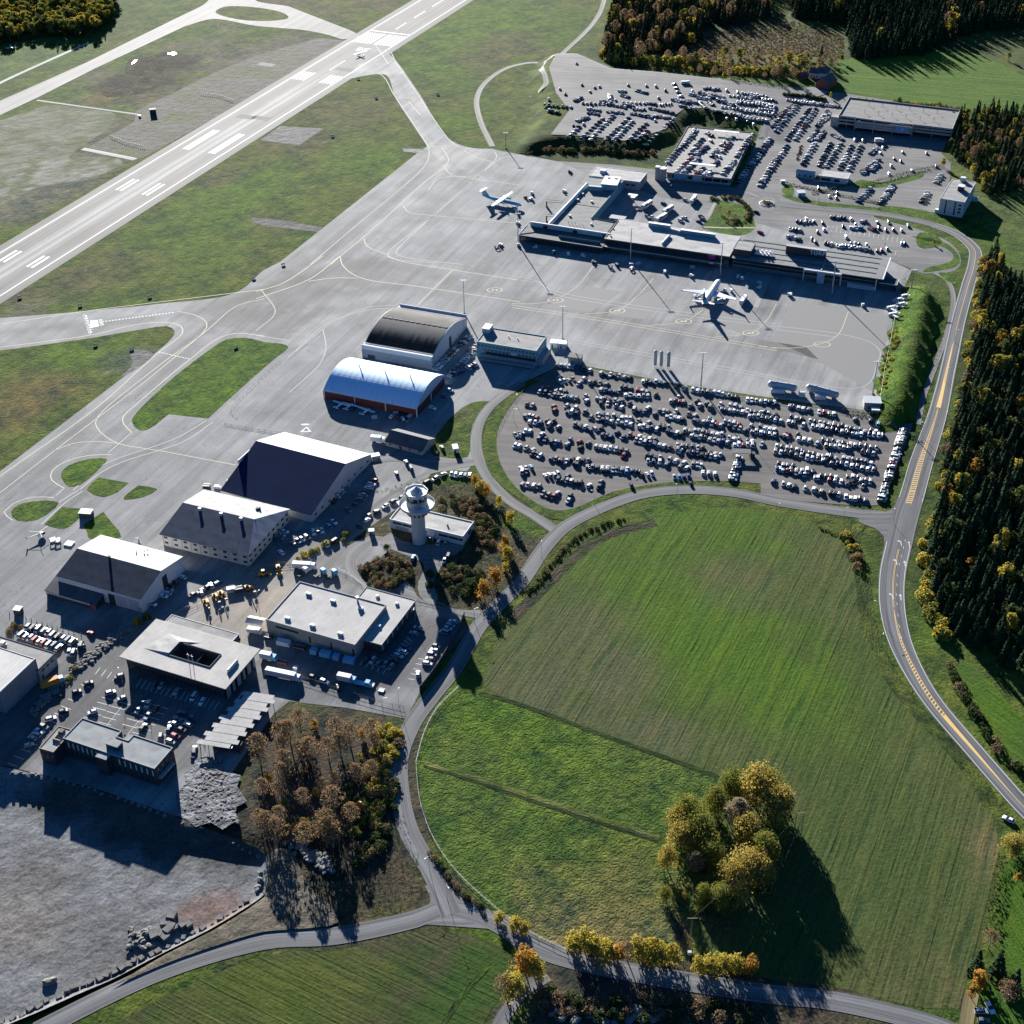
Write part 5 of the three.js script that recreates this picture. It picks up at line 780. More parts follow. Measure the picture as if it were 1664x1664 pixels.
{ const a = localPx(F3, V(860, 890), 3)[0], b = localPx(F3, V(1210, 940), 3)[0]; part(r, 'loading_front', mbox(b - a, 2.6, 1.6, (a + b) / 2, 1.3, d3 - 0.6), B.banner2); }
{ const q = bx(F3, U(830, 455), U(1045, 485), U(985, 592), 8.5, 13, 13); part(r, 'roof_block', mbox(q.w, 4.5, q.d, q.x, 10.75, q.z), B.charcoal); part(r, 'roof_block_top', mbox(q.w - 0.8, 0.12, q.d - 0.8, q.x, 13.05, q.z), B.roofGrey); part(r, 'roof_block_rim', [mbox(q.w, 0.4, 0.3, q.x, 13.1, q.z - q.d / 2), mbox(q.w, 0.4, 0.3, q.x, 13.1, q.z + q.d / 2), mbox(0.3, 0.4, q.d, q.x - q.w / 2, 13.1, q.z), mbox(0.3, 0.4, q.d, q.x + q.w / 2, 13.1, q.z)], B.concrete);
for (let i = 0; i < 8; i++) part(r, 'cooling_unit', mbox(1.2, 1.1, 1.3, q.x + q.w / 2 + 3 + (i % 4) * 2.6, 10.4, q.z + (i < 4 ? -1.5 : 2.5)), B.sign); part(r, 'cooling_rack', [mbox(11, 0.2, 6, q.x + q.w / 2 + 7, 9.7, q.z + 0.5), ...[0, 1, 2, 3].map((i) => mbox(0.2, 1.2, 0.2, q.x + q.w / 2 + 2.5 + (i % 2) * 9, 9.1, q.z + (i > 1 ? 3 : -2)))], B.steel); }
{ const x0 = localPx(F3, V(135, 385), 13)[0], x1 = localPx(F3, V(625, 455), 13)[0], zc = localPx(F3, V(380, 420), 13.4)[1]; part(r, 'sign_wall', mbox(x1 - x0, 5.6, 2.6, (x0 + x1) / 2, 11.2, zc - 1.3), B.charcoal); part(r, 'sign_wall_top', mbox(x1 - x0 + 0.3, 0.3, 2.9, (x0 + x1) / 2, 14.1, zc - 1.3), B.concrete);
const a = localPx(F3, V(440, 470), 12)[0], b = localPx(F3, V(590, 490), 12)[0]; signText(r, 'sign_letters', 'TORP', 2.9, new THREE.MeshStandardMaterial({ color: new THREE.Color().setRGB(0.6, 0.75, 0.85), roughness: 0.5 }), (a + b) / 2, 12.2, zc + 0.05);
const m = new THREE.Shape([[0, 0], [1.6, 0.8], [2.6, 0.2], [1.9, 1.6], [0.9, 1.2]].map(([x, y]) => new THREE.Vector2(x, y))); part(r, 'sign_emblem', new THREE.ExtrudeGeometry(m, { depth: 0.12, bevelEnabled: false }).translate(a - 3.6, 12.4, zc + 0.05), B.magenta);
part(r, 'roof_ladder', [bar([x1 + 0.6, 8.5, zc + 1], [x1 + 0.6, 8.9, d3], 0.15, 4), ...Array.from({ length: 9 }, (_, i) => mbox(1.4, 0.15, 0.3, x1 + 0.6, 8.75, lerp(zc + 1, d3 - 0.5, i / 8)))], B.steel); }
const F1 = fit([T(92, 688), T(880, 795), T(905, 925), T(30, 775)], 5), l = building('terminal_building', 'left terminal wing with dark glazed canopy front, roof terrace and pale wall band', 'terminal', F1), w1 = F1.w / 2, d1 = F1.d / 2;
part(l, 'wall', mbox(F1.w - 0.4, 4.4, F1.d - 0.4, 0, 2.2, 0), B.charcoal); part(l, 'roof', mbox(F1.w, 0.3, F1.d, 0, 4.8, 0), B.roofDark); part(l, 'roof_edge', [mbox(F1.w, 0.4, 0.3, 0, 4.95, d1), mbox(0.3, 0.4, F1.d, -w1, 4.95, 0)], B.concrete);
windows(l, F1, 'f', 22, -w1 + 2, w1 - 2, 2.4, F1.w / 22 - 0.4, 2.8, B.glass); part(l, 'rear_wall_band', mbox(F1.w * 0.96, 3.2, 0.6, F1.w * 0.02, 6.5, -d1 + 0.5), B.banner2); part(l, 'wall_band_top', mbox(F1.w * 0.97, 0.3, 0.9, F1.w * 0.02, 8.2, -d1 + 0.5), B.white); part(l, 'screen', mbox(F1.w * 0.5, 1.6, 0.2, F1.w * 0.2, 5.7, d1 * 0.35), B.glassBlue); for (let i = 0; i < 3; i++) part(l, 'doorway', mbox(3, 2.2, 0.2, -w1 * 0.55 + i * F1.w * 0.36, 6, -d1 + 0.85), B.black);
part(l, 'end_frame', [bar([-w1, 4.9, d1], [-w1 + 2, 8.2, -d1 + 0.5], 0.3, 4)], B.white);
const F4 = fit([T(690, 205), T(1075, 240), T(745, 612), T(360, 577)], 6), p = building('terminal_pier', 'grey roofed pier running back from the terminal with a long white roof strip', 'terminal', F4);
const pl = pxPoly(F4, T, [[690, 205], [1075, 240], [745, 612], [985, 650], [880, 790], [300, 690]], 6);
part(p, 'wall', prism(pl, 0, 5.7), B.teal); part(p, 'roof', prism(pl, 5.7, 6), mat([0.2, 0.207, 0.2], 0.9, felt));
const L = (x, y, h = 6.5) => { const q = localPx(F4, T(x, y), h); return [q[0], h, q[1]]; };
part(p, 'roof_strip', bar(L(700, 278, 6.6), L(315, 688, 6.6), 1.9, 4), B.white); part(p, 'parapet', [bar(L(1072, 235, 6.5), L(748, 612, 6.5), 0.7, 4), bar(L(748, 612, 6.2), L(985, 655, 6.2), 0.4, 4)], B.concrete); part(p, 'roof_seam', bar(L(480, 460, 6.05), L(830, 505, 6.05), 0.15, 4), B.charcoal);
{ const q = bx(F4, T(885, 190), T(1040, 212), T(985, 285), 6, 10.5, 10.5); part(p, 'plant_house', q.geo, B.teal); part(p, 'plant_house_roof', mbox(q.w + 0.3, 0.2, q.d + 0.3, q.x, 10.6, q.z), B.white); for (const k of [-0.2, 0.25]) part(p, 'plant_vent', mbox(2, 0.3, 1.2, q.x + k * q.w, 10.85, q.z - q.d * 0.25), B.black); }
{ const a = L(720, 300, 8), b = L(850, 318, 8); part(p, 'roof_screen', mbox(Math.abs(b[0] - a[0]), 3.4, 2.2, (a[0] + b[0]) / 2, 7.6, (a[2] + b[2]) / 2), B.teal); }
for (const [x, y] of [[660, 372], [612, 430], [750, 448], [530, 590], [745, 672]]) { const a = L(x, y, 6.4); part(p, 'roof_vent', [mbox(1.4, 1.2, 1.4, a[0], 6.5, a[2])], B.white); }
for (let i = 0; i < 5; i++) { const a = L(515 + i * 36, 660 + i * 7, 6.3); part(p, 'roof_pipe', cyl(0.18, 0.18, 2, a[0], 6, a[2]), B.steel); }
{ const a = L(840, 120, 7), b = L(890, 175, 7); part(p, 'air_unit', mbox(4.5, 2.4, 3.4, (a[0] + b[0]) / 2, 7.2, (a[2] + b[2]) / 2), B.banner2); }
for (const [x, y] of [[360, 445], [360, 590]]) { const a = L(x, y, 4.6); part(p, 'gate_canopy', [mbox(12, 0.35, 3.4, a[0] + 1, 4.6, a[2]), mbox(0.3, 4.4, 3, a[0] - 4.5, 2.2, a[2])], B.charcoal); part(p, 'gate_canopy_edge', mbox(12.2, 0.4, 0.25, a[0] + 1, 4.75, a[2] - 1.75), B.teal); }
const F5 = fit([T(800, 88), T(1302, 155), T(1235, 250), T(718, 182)], 6.6), n = building('terminal_building', 'pale roofed block at the far end of the terminal pier beside the parking deck', 'terminal', F5);
part(n, 'wall', mbox(F5.w - 0.1, 6.2, F5.d - 0.1, 0, 3.1, 0), B.concrete); flatRoof(n, F5, B.roofPale, B.white, 0.3, 0.3); windows(n, F5, 'f', 2, F5.w / 2 - 9, F5.w / 2 - 5, 3.4, 3, 1.2); windows(n, F5, 'r', 3, -3, 3, 3.4, 1.6, 1.4);
{ const a = localPx(F5, T(1010, 605), 4.4); part(n, 'forecourt_canopy', [mbox(11, 0.4, 6, a[0], 4.4, a[1]), mbox(0.4, 4.2, 0.4, a[0] + 5, 2.1, a[1] + 2), mbox(0.4, 4.2, 0.4, a[0] - 5, 2.1, a[1] + 2)], B.concrete); const b = localPx(F5, T(1160, 380), 4); part(n, 'forecourt_canopy', [mbox(7, 0.35, 3.2, b[0], 4, b[1]), mbox(3.4, 0.35, 4.2, b[0] + 1.5, 4.4, b[1] + 4), mbox(0.35, 3.9, 0.35, b[0], 1.95, b[1])], B.white); }
}
const DECK_H = 5.6;
let deckF;
{ // parking deck
const k = zoomed(1040, 170, 220), F = deckF = fit([k(655, 290), k(1440, 345), k(1050, 925), k(205, 815)], DECK_H), t = building('parking_deck', 'two level parking deck with a car filled top and round stair tower', 'car park', F), hw = F.w / 2, hd = F.d / 2;
part(t, 'deck_slab', mbox(F.w, 0.5, F.d, 0, DECK_H - 0.25, 0), mat([0.33, 0.315, 0.29], 0.9, felt)); part(t, 'lower_floor', mbox(F.w - 1, 0.2, F.d - 1, 0, 0.2, 0), B.concrete);
part(t, 'parapet', [mbox(F.w, 1.3, 0.25, 0, DECK_H + 0.1, hd + 0.13), mbox(F.w, 1.0, 0.25, 0, DECK_H, -hd - 0.13), mbox(0.25, 1.0, F.d, -hw - 0.13, DECK_H, 0), mbox(0.25, 1.3, F.d, hw + 0.13, DECK_H + 0.1, 0)], B.concrete);
part(t, 'spandrel', [mbox(F.w, 1.2, 0.2, 0, 2, hd + 0.1), mbox(0.2, 1.2, F.d, hw + 0.1, 2, 0)], B.teal); part(t, 'dark_core', mbox(F.w - 6, 5, F.d - 6, 0, 2.6, 0), B.black);  // black block paints the shade of the lower level behind the columns
for (let i = 0; i < 9; i++) part(t, 'column', mbox(0.5, DECK_H - 0.6, 0.5, -hw + 1 + i * (F.w - 2) / 8, (DECK_H - 0.6) / 2, hd - 0.4), B.concrete); for (let i = 1; i < 8; i++) part(t, 'column', mbox(0.5, DECK_H - 0.6, 0.5, hw - 0.4, (DECK_H - 0.6) / 2, -hd + i * F.d / 8), B.concrete);
const X = (x, y) => localPx(F, k(x, y), 4)[0];
part(t, 'banner', mbox(X(575, 900) - X(415, 880), 2.6, 0.15, (X(575, 900) + X(415, 880)) / 2, 4.2, hd + 0.35), B.banner); part(t, 'banner', mbox(X(755, 925) - X(640, 910), 2.6, 0.15, (X(755, 925) + X(640, 910)) / 2, 4.1, hd + 0.35), B.banner2);
part(t, 'stair_tower', [cyl(2.6, 2.6, 9.4, -hw + 1, 0, hd + 1.4, 20)], B.concrete); part(t, 'lift_tower', mbox(3, 9.8, 3, -hw - 3.2, 4.9, hd + 0.4), B.concrete); part(t, 'tower_cap', [cyl(2.8, 2.8, 0.35, -hw + 1, 9.4, hd + 1.4, 20), mbox(3.3, 0.3, 3.3, -hw - 3.2, 9.9, hd + 0.4)], B.white);
for (const [a, b] of [[[910, 315], [1230, 320]], [[610, 718], [935, 738]]]) { const p = localPx(F, k(...a), DECK_H + 2.6), q = localPx(F, k(...b), DECK_H + 2.6), s = part(t, 'shelter', mbox(q[0] - p[0], 0.25, 3.2, (p[0] + q[0]) / 2, DECK_H + 2.6, p[1]), B.white); for (const e of [p[0] + 1, (p[0] + q[0]) / 2, q[0] - 1]) part(s, 'post', mbox(0.2, 2.5, 0.2, e, DECK_H + 1.25, p[1]), B.steel); }
}
{ // multi-storey car park
const m = zoomed(1340, 130, 260), F = fit([m(240, 183), m(1408, 312), m(1332, 508), m(165, 366)], 9.6), t = building('multistorey_car_park', 'long grey multistorey car park with banded front and empty roof deck', 'car park', F), hw = F.w / 2, hd = F.d / 2;
part(t, 'roof_deck', mbox(F.w - 0.6, 0.4, F.d - 0.6, 0, 8.9, 0), mat([0.2, 0.193, 0.188], 0.9, rp(feltTex, 22))); part(t, 'dark_core', mbox(F.w - 5, 8.4, F.d - 5, 0, 4.4, -0.5), B.black); part(t, 'rear_parapet', [mbox(F.w, 1.6, 0.4, 0, 9.3, -hd + 0.2), mbox(0.4, 1.4, F.d - 0.4, -hw + 0.2, 9.2, 0.2), mbox(0.4, 1.2, F.d - 0.4, hw - 0.2, 9.1, 0.2)], B.concrete); part(t, 'end_wall', [mbox(0.4, 8.5, F.d - 1, hw - 0.25, 4.3, 0), mbox(0.4, 8.5, F.d - 1, -hw + 0.25, 4.3, 0), mbox(F.w - 1, 8.5, 0.3, 0, 4.3, -hd + 0.3)], B.concrete);  // black block stands for the unlit space behind the open bays, painted dark
const X = (x, y, h = 5) => localPx(F, m(x, y), h)[0], xa = -hw, xb = X(300, 480), xc = X(895, 560), xd = hw;
const bays = (x0, x1, zf, ys, nm) => { const n = Math.max(2, Math.round((x1 - x0) / 13)); for (const y of ys) { const sp = part(t, 'spandrel', mbox(x1 - x0, 1.45, 0.3, (x0 + x1) / 2, y, zf), B.concrete); sp.name = nm; } for (let i = 0; i <= n; i++) part(t, 'column', mbox(0.5, 9, 0.5, clamp(lerp(x0, x1, i / n), x0 + 0.3, x1 - 0.3), 4.5, zf - 0.45), B.concrete); };
bays(xa, xb, hd, [8.9, 6.3, 3.6], 'spandrel'); bays(xb, xc, hd + 3.2, [7.4, 5, 3.2], 'spandrel'); bays(xc, xd, hd, [8.9, 6.6, 4.2], 'spandrel');
part(t, 'ramp_floor', mbox(xc - xb, 0.4, 3.2, (xb + xc) / 2, 6.2, hd + 1.4), B.concrete); part(t, 'ramp_wall', sweep([[hd - 0.1, 2.6], [hd + 3, 2.6], [hd + 3, 3.1], [hd - 0.1, 3.1]], xb, xc), B.concrete);
{ const q = part(t, 'ramp_parapet', mbox(xc - xb - 4, 1.2, 0.35, (xb + xc) / 2, 8.4, hd + 0.2), B.concrete); q.rotation.z = -0.02; }
{ const a = X(735, 520), b = X(868, 530); part(t, 'sign_panel', mbox(b - a, 3.4, 0.25, (a + b) / 2, 5.4, hd + 3.5), B.banner); const c = X(795, 540); part(t, 'sign_emblem', [mbox(0.45, 1.8, 0.1, c, 5.4, hd + 3.68), mbox(1.3, 0.4, 0.1, c + 0.45, 6.15, hd + 3.68), mbox(1, 0.4, 0.1, c + 0.4, 5.5, hd + 3.68)], B.sign); }
for (let i = 0; i < 6; i++) for (const s of [-0.22, 0.2]) part(t, 'roof_lamp', [cyl(0.12, 0.12, 2.6, -hw + 18 + i * (F.w - 34) / 5, 9.1, s * F.d), mbox(1.8, 0.15, 0.4, -hw + 18 + i * (F.w - 34) / 5, 11.7, s * F.d)], B.charcoal);
part(t, 'stair_tower', mbox(6, 7.5, 7, -hw - 2.8, 3.75, hd - 3.5), B.concrete); part(t, 'stair_roof', mbox(6.3, 0.3, 7.3, -hw - 2.8, 7.6, hd - 3.5), B.roofGrey);
}
{ // white office block
const m = zoomed(1340, 130, 260), F = fit([m(1335, 1030), m(1562, 1055), m(1470, 1278), m(1198, 1222)], 11.6), t = building('office_tower', 'white clad office block with dark window slots at the field edge', 'building', F), hw = F.w / 2, hd = F.d / 2;
part(t, 'wall', mbox(F.w - 0.1, 11.2, F.d - 0.1, 0, 5.6, 0), B.white); flatRoof(t, F, B.roofGrey, B.white, 0.3, 0.25);
for (const x of [-0.24, 0.14]) part(t, 'window_slot', mbox(0.9, 9.6, 0.14, F.w * x, 5.9, hd), B.glass); for (const y of [3.6, 6, 8.6]) part(t, 'window', mbox(2, 1.3, 0.14, hw - 2.6, y, hd), B.glass); windows(t, F, 'r', 6, -hd + 2.5, hd - 2.5, 8.6, 2.2, 1.3); windows(t, F, 'r', 6, -hd + 2.5, hd - 2.5, 5.4, 2.2, 1.3); windows(t, F, 'l', 6, -hd + 2.5, hd - 2.5, 7, 2.2, 1.3);
part(t, 'roof_house', mbox(4, 3.2, 4.4, 1.5, 13, -1), B.charcoal); part(t, 'roof_house_cap', mbox(4.3, 0.25, 4.7, 1.5, 14.7, -1), B.white); part(t, 'lift_house', mbox(3.4, 2.8, 3, -0.6, 13, -hd + 1.6), B.white); part(t, 'porch', mbox(4, 2.6, 3, hw + 2, 1.3, -hd + 5), B.white); part(t, 'letter_mark', mbox(1, 0.6, 0.1, -hw * 0.15, 1.8, hd + 0.1), B.banner); part(t, 'entrance', mbox(2.6, 2.8, 2, -hw - 1, 1.4, hd - 1.4), B.white);
}
{ // pavilions
const z = zoomed(1270, 250, 160), F = fit([z(700, 268), z(1175, 315), z(1122, 428), z(650, 360)], 4.6), t = building('car_hire_pavilion', 'flat roofed glass pavilion with white frame door beside the car rows', 'pavilion', F);
part(t, 'wall', mbox(F.w - 0.8, 4.2, F.d - 0.8, 0, 2.1, 0), B.white); flatRoof(t, F, B.roofPale, B.white, 0.25, 0.25); const W = { ...F, w: F.w - 0.8, d: F.d - 0.8 }; windows(t, W, 'f', 7, -F.w / 2 + 2, F.w / 2 - 7, 2, F.w / 9, 2.2, B.glass); part(t, 'door_frame', mbox(2.4, 3, 0.5, -F.w * 0.04, 1.5, F.d / 2 - 0.2), B.banner2);
const F2 = fit([z(275, 258), z(585, 292), z(560, 352), z(250, 300)], 4), s = building('kiosk_building', 'small pale blue building with shallow roof next to the glass pavilion', 'pavilion', F2); gable(s, F2, 5.2, B.teal, B.metal, { over: 0.3 }); windows(s, F2, 'f', 3, -4, 4, 1.8, 1.6, 1.2); part(s, 'service_box', mbox(3, 2.6, 3.4, F2.w / 2 + 2.6, 1.3, 0.6), B.charcoal); part(s, 'vent', mbox(1.2, 0.6, 1.2, F2.w / 2 + 2.6, 2.9, 0.6), B.white);
}
{ // farm at the wood's edge
const house = (px, py, w, d, h, ridge, turn, wall, label) => { const [x, , z] = G(px, py), F = { pos: [x, 0, z], w, d, h, ry: turn }, t = building('farm_house', label, 'house', F); gable(t, F, ridge, wall, B.roofDark, { over: 0.4 }); windows(t, F, 'f', 2, -w / 4, w / 4, 1.8, 1.1, 1.2); windows(t, F, 'r', 2, -d / 5, d / 5, 1.8, 1, 1.2); part(t, 'chimney', mbox(0.7, 1.6, 0.7, 0, ridge + 0.3, 0), B.brick); part(t, 'door', mbox(1, 2, 0.12, 0, 1, d / 2), B.charcoal); };
house(1342, 140, 17, 11, 4.5, 9.5, 0.9, B.brick, 'dark red barn with gabled roof below the white farm houses'); house(1338, 126, 11, 8, 5, 9, -0.5, B.white, 'larger white gabled farm house behind the red barn'); house(1324, 125, 9, 7, 4.5, 8, -0.4, B.white, 'smaller white gabled farm house left of the larger one'); house(1304, 127, 8, 6, 3, 5.5, 0.5, B.brick, 'small red shed left of the white farm houses');
}
function hut(px, py, w, h, d, turn, wall, roof, name, label, cat) {
const [x, y, z] = G(px, py), t = thing(name, label, cat, [x, y, z], turn); part(t, 'wall', mbox(w, h, d, 0, h / 2, 0), wall); part(t, 'roof', mbox(w + 0.4, 0.22, d + 0.4, 0, h + 0.12, 0), roof); part(t, 'door', mbox(0.9, Math.min(2, h * 0.8), 0.1, -w * 0.2, Math.min(2, h * 0.8) / 2 + 0.02, d / 2), B.charcoal); return t;
}
{
const hs = [[141, 838, 6, 2.6, 4, -0.15, B.charcoal, B.white, 'equipment_hut', 'dark hut with a white slab roof between the two taxiway grass islands', 'hut'], [31, 997, 3.2, 3, 3, -0.2, B.charcoal, B.white, 'guard_hut', 'small hut with white top by the bollards at the left edge', 'hut'],
[740, 733, 2.6, 2.8, 4.4, 0.2, B.white, B.white, 'container', 'white upright container on the grass verge beside the dark shed', 'container'], [604, 868, 2.4, 2.4, 2.2, 0.1, B.teal, B.white, 'equipment_hut', 'small blue green cabinet with pale lid on the drive below the tower', 'hut'],
[935, 588, 7.5, 4, 5, -0.3, B.concrete, B.charcoal, 'pump_house', 'beige hut with a dark sunken roof at the corner of the main car park', 'hut'], [901, 562, 4.4, 3, 4.6, -0.25, B.white, B.white, 'container', 'white container left of its pair behind the blue office block', 'container'], [915, 564, 4.4, 3.2, 4.6, -0.25, B.banner2, B.white, 'container', 'pale grey container right of its pair behind the blue office block', 'container'],
[1416, 660, 9, 4, 7, -0.12, B.concrete, B.metal, 'fuel_shed', 'metal roofed shed at the corner of the apron below the grass bank', 'shed'], [1422, 671, 4, 2.4, 2.6, -0.12, B.white, B.white, 'container', 'small white container in front of the apron corner shed', 'container'], [652, 826, 2.4, 2.6, 5, 0.5, B.concrete, B.white, 'equipment_hut', 'narrow hut with a white sloping top left of the control tower', 'hut'],
[476, 742, 5, 1.4, 3, 0.3, B.concrete, B.white, 'canvas_shelter', 'low white shelter at the right gable of the widest hangar', 'shelter'], [1272, 298, 3, 2.2, 2.2, 0, B.teal, B.white, 'kiosk', 'small blue kiosk beside the verge south of the pavilion', 'kiosk'], [1301, 318, 5.4, 3, 5, 0.1, B.banner2, B.metal, 'bus_shelter', 'round shouldered glass shelter on the verge by the roundabout', 'shelter']];
hs[10][0] = 609; hs[10][1] = 743;
hs.forEach((h) => hut(...h));
const f = zoomed(1234, 416, 430); // tank farm: two long white tanks
for (const [a, b, lab] of [[[50, 830], [235, 860], 'long pale blue fuel tank, left one of the two beside the apron fence'], [[290, 850], [495, 905], 'long pale blue fuel tank, right one of the two beside the apron fence']]) { const p = G(...f(...a)), q = G(...f(...b)), dx = q[0] - p[0], dz = q[2] - p[2], L = Math.hypot(dx, dz), t = thing('fuel_tank', lab, 'tank', [(p[0] + q[0]) / 2, 0, (p[2] + q[2]) / 2], Math.atan2(-dz, dx)); part(t, 'vessel', new THREE.CapsuleGeometry(2.1, L - 4, 6, 20).rotateZ(Math.PI / 2).translate(0, 2.9, 0), B.metal); for (const k of [-0.35, 0, 0.35]) part(t, 'saddle', mbox(0.8, 1.6, 3.4, L * k, 0.8, 0), B.concrete); part(t, 'catwalk', [mbox(L * 0.9, 0.1, 0.8, 0, 5.1, 0), mbox(L * 0.9, 0.06, 0.06, 0, 5.9, 0.4)], B.steel); for (const k of [-0.2, 0.2]) part(t, 'manhole', cyl(0.4, 0.4, 0.5, L * k, 4.9, 0), B.steel); }
for (const [x, y, w, d, lab] of [[115, 862, 8, 2.8, 'white fuel tanker body parked before the left fuel tank'], [265, 885, 3.6, 2.6, 'short white tank truck between the two fuel tanks'], [382, 902, 6, 3, 'white box container parked before the right fuel tank']]) { const p = G(...f(x, y)), t = thing('tank_container', lab, 'container', p, -0.16); part(t, 'body', mbox(w, 2.4, d, 0, 1.7, 0), B.white); part(t, 'chassis', mbox(w * 0.95, 0.5, d * 0.8, 0, 0.25, 0), B.black); part(t, 'cap', mbox(w * 0.9, 0.2, d * 0.5, 0, 3, 0), B.steel); }
const c = zoomed(832, 416, 430); [[900, 695, 'left'], [937, 700, 'middle'], [982, 705, 'right']].forEach(([x, y, w]) => { const p = G(...c(x, y)), t = thing('silo', `${w} one of three slim upright steel silos by the car park fence`, 'silo', p, 0); part(t, 'vessel', cyl(1.0, 1.0, 9, 0, 1.2, 0, 14), B.metal); part(t, 'top', new THREE.ConeGeometry(1.0, 0.8, 14).translate(0, 10.6, 0), B.white); part(t, 'legs', [0, 1, 2].map((i) => cyl(0.1, 0.1, 1.4, Math.cos(i * 2.1) * 0.8, 0, Math.sin(i * 2.1) * 0.8, 5)), B.steel); });
{ const p = G(...c(1440, 1262)), t = thing('ticket_canopy', 'grey flat canopy over parked cars at the main car park exit', 'canopy', p, -0.12); part(t, 'roof', mbox(9.6, 0.3, 4.4, 0, 3.4, 0), B.roofDark); for (const x of [-4.2, 4.2]) for (const z of [-1.8, 1.8]) part(t, 'post', cyl(0.1, 0.1, 3.3, x, 0, z), B.steel); part(t, 'booth', mbox(2.4, 2.8, 2.2, 5.8, 1.4, 0), B.charcoal); }
}
const leafMat = new THREE.MeshPhysicalMaterial({ color: 0xffffff, vertexColors: true, roughness: 1, transmission: 0.42, thickness: 0, specularIntensity: 0.15, side: THREE.DoubleSide });
const needleMat = new THREE.MeshPhysicalMaterial({ color: 0xffffff, vertexColors: true, roughness: 1, specularIntensity: 0.15, side: THREE.DoubleSide });
const barkMat = std([0.06, 0.05, 0.04], 0.95), birchMat = std([0.34, 0.32, 0.29], 0.9);
function leafGeo(list) { // list of {p, n, s, c}: a bent four-cornered leaf clump each
const pos = [], col = [], nor = [], uv = [];
for (const { p, n, s, c, l } of list) {
const N = new THREE.Vector3(...n).normalize(), up = Math.abs(N.y) > 0.9 ? new THREE.Vector3(1, 0, 0) : new THREE.Vector3(0, 1, 0), U = new THREE.Vector3().crossVectors(up, N).normalize(), V = new THREE.Vector3().crossVectors(N, U);
const a = rnd() * 6.28, ca = Math.cos(a), sa = Math.sin(a), X = U.clone().multiplyScalar(ca).addScaledVector(V, sa), Y = V.clone().multiplyScalar(ca).addScaledVector(U, -sa), P = new THREE.Vector3(...p), L = l ?? 1;
const q = [P.clone().addScaledVector(X, -s * L), P.clone().addScaledVector(Y, -s * 0.6).addScaledVector(N, s * 0.25), P.clone().addScaledVector(X, s * L), P.clone().addScaledVector(Y, s * 0.6).addScaledVector(N, s * 0.25)];
for (const k of [0, 1, 2, 0, 2, 3]) { pos.push(q[k].x, q[k].y, q[k].z); col.push(...c); nor.push(N.x, N.y, N.z); uv.push(0, 0); }
}
const g = new THREE.BufferGeometry();
g.setAttribute('position', new THREE.Float32BufferAttribute(pos, 3)); g.setAttribute('color', new THREE.Float32BufferAttribute(col, 3)); g.setAttribute('uv', new THREE.Float32BufferAttribute(uv, 2));
g.computeVertexNormals(); return g;
}
const mixc = (a, b, t) => [0, 1, 2].map((k) => lerp(a[k], b[k], t));
function broadleaf(n, cols, { wide = 3.6, low = 2.4, lobes = 9, s = 0.5, sparse = 0 } = {}) {
const L = []; for (let i = 0; i < lobes; i++) { const a = rnd() * 6.28, k = i ? Math.sqrt(rnd()) * wide * 0.62 : 0, y = lerp(low + 1.4, 8.4, Math.pow(rnd(), 0.8)), r = rr(0.7, 1.75) * (wide / 3.6) * (1 - 0.25 * (y - 5) / 5); L.push([Math.cos(a) * k * (1.15 - (y / 10) * 0.6), i ? y : 8, Math.sin(a) * k * (1.15 - (y / 10) * 0.6), r, rnd()]); }
const out = []; for (let i = 0; i < n; i++) {
const b = pick(L), d = new THREE.Vector3(rr(-1, 1), rr(-1, 1), rr(-1, 1)).normalize(), q = b[3] * Math.cbrt(rr(0.3, 1)) * (rnd() < 0.14 ? 1.3 : 1), p = [b[0] + d.x * q, Math.max(low * 0.7, b[1] + d.y * q * 1.05), b[2] + d.z * q];
if (sparse && fbm(p[0] * 0.9 + 50, p[1] * 0.9 + p[2], 2, 7) < sparse) continue;
const t = clamp(b[4] * 0.6 + rnd() * 0.5), c = mixc(cols[0], cols[1], t), k = rr(0.75, 1.2);
out.push({ p, n: [d.x + rr(-0.6, 0.6), d.y + 0.4 + rr(-0.5, 0.5), d.z + rr(-0.6, 0.6)], s: s * rr(0.65, 1.3), c: (rnd() < 0.12 && cols[2] ? cols[2] : c).map((v) => v * k) });
}
return leafGeo(out);
}
function trunkGeo(top = 7, r = 0.24, limbs = 6) { const g = [bar([0, -0.3, 0], [0.1, top, 0.05], r, 7, r * 0.35)]; for (let i = 0; i < limbs; i++) { const a = i * 2.4 + rnd(), y = rr(2.4, top * 0.8), l = rr(1.4, 2.8); g.push(bar([0, y, 0], [Math.cos(a) * l, y + l * rr(0.6, 1), Math.sin(a) * l], r * 0.36, 4, r * 0.1)); } return mergeGeometries(g.map(plain)); }
function spruce(n, cols) {
const out = []; for (let i = 0; i < n; i++) { const y = lerp(0.9, 9.9, Math.pow(rnd(), 1.25)), a = rnd() * 6.28, R = (1 - y / 10.2) * 2.3 * rr(0.75, 1.1) + 0.12, q = R * Math.sqrt(rr(0.3, 1)), t = rnd(); out.push({ p: [Math.cos(a) * q, y - q * 0.28, Math.sin(a) * q], n: [Math.cos(a) * 0.75 + rr(-0.3, 0.3), 0.8, Math.sin(a) * 0.75 + rr(-0.3, 0.3)], s: 0.55 * rr(0.6, 1.2) * (1.15 - y / 16), c: mixc(cols[0], cols[1], t).map((v) => v * rr(0.7, 1.25)), l: 1.1 }); }
for (let i = 0; i < 10; i++) { const y = 9.2 + i * 0.1; out.push({ p: [rr(-0.08, 0.08), y, rr(-0.08, 0.08)], n: [rr(-1, 1), 0.2, rr(-1, 1)], s: 0.22, c: cols[1] }); }
return leafGeo(out);
}
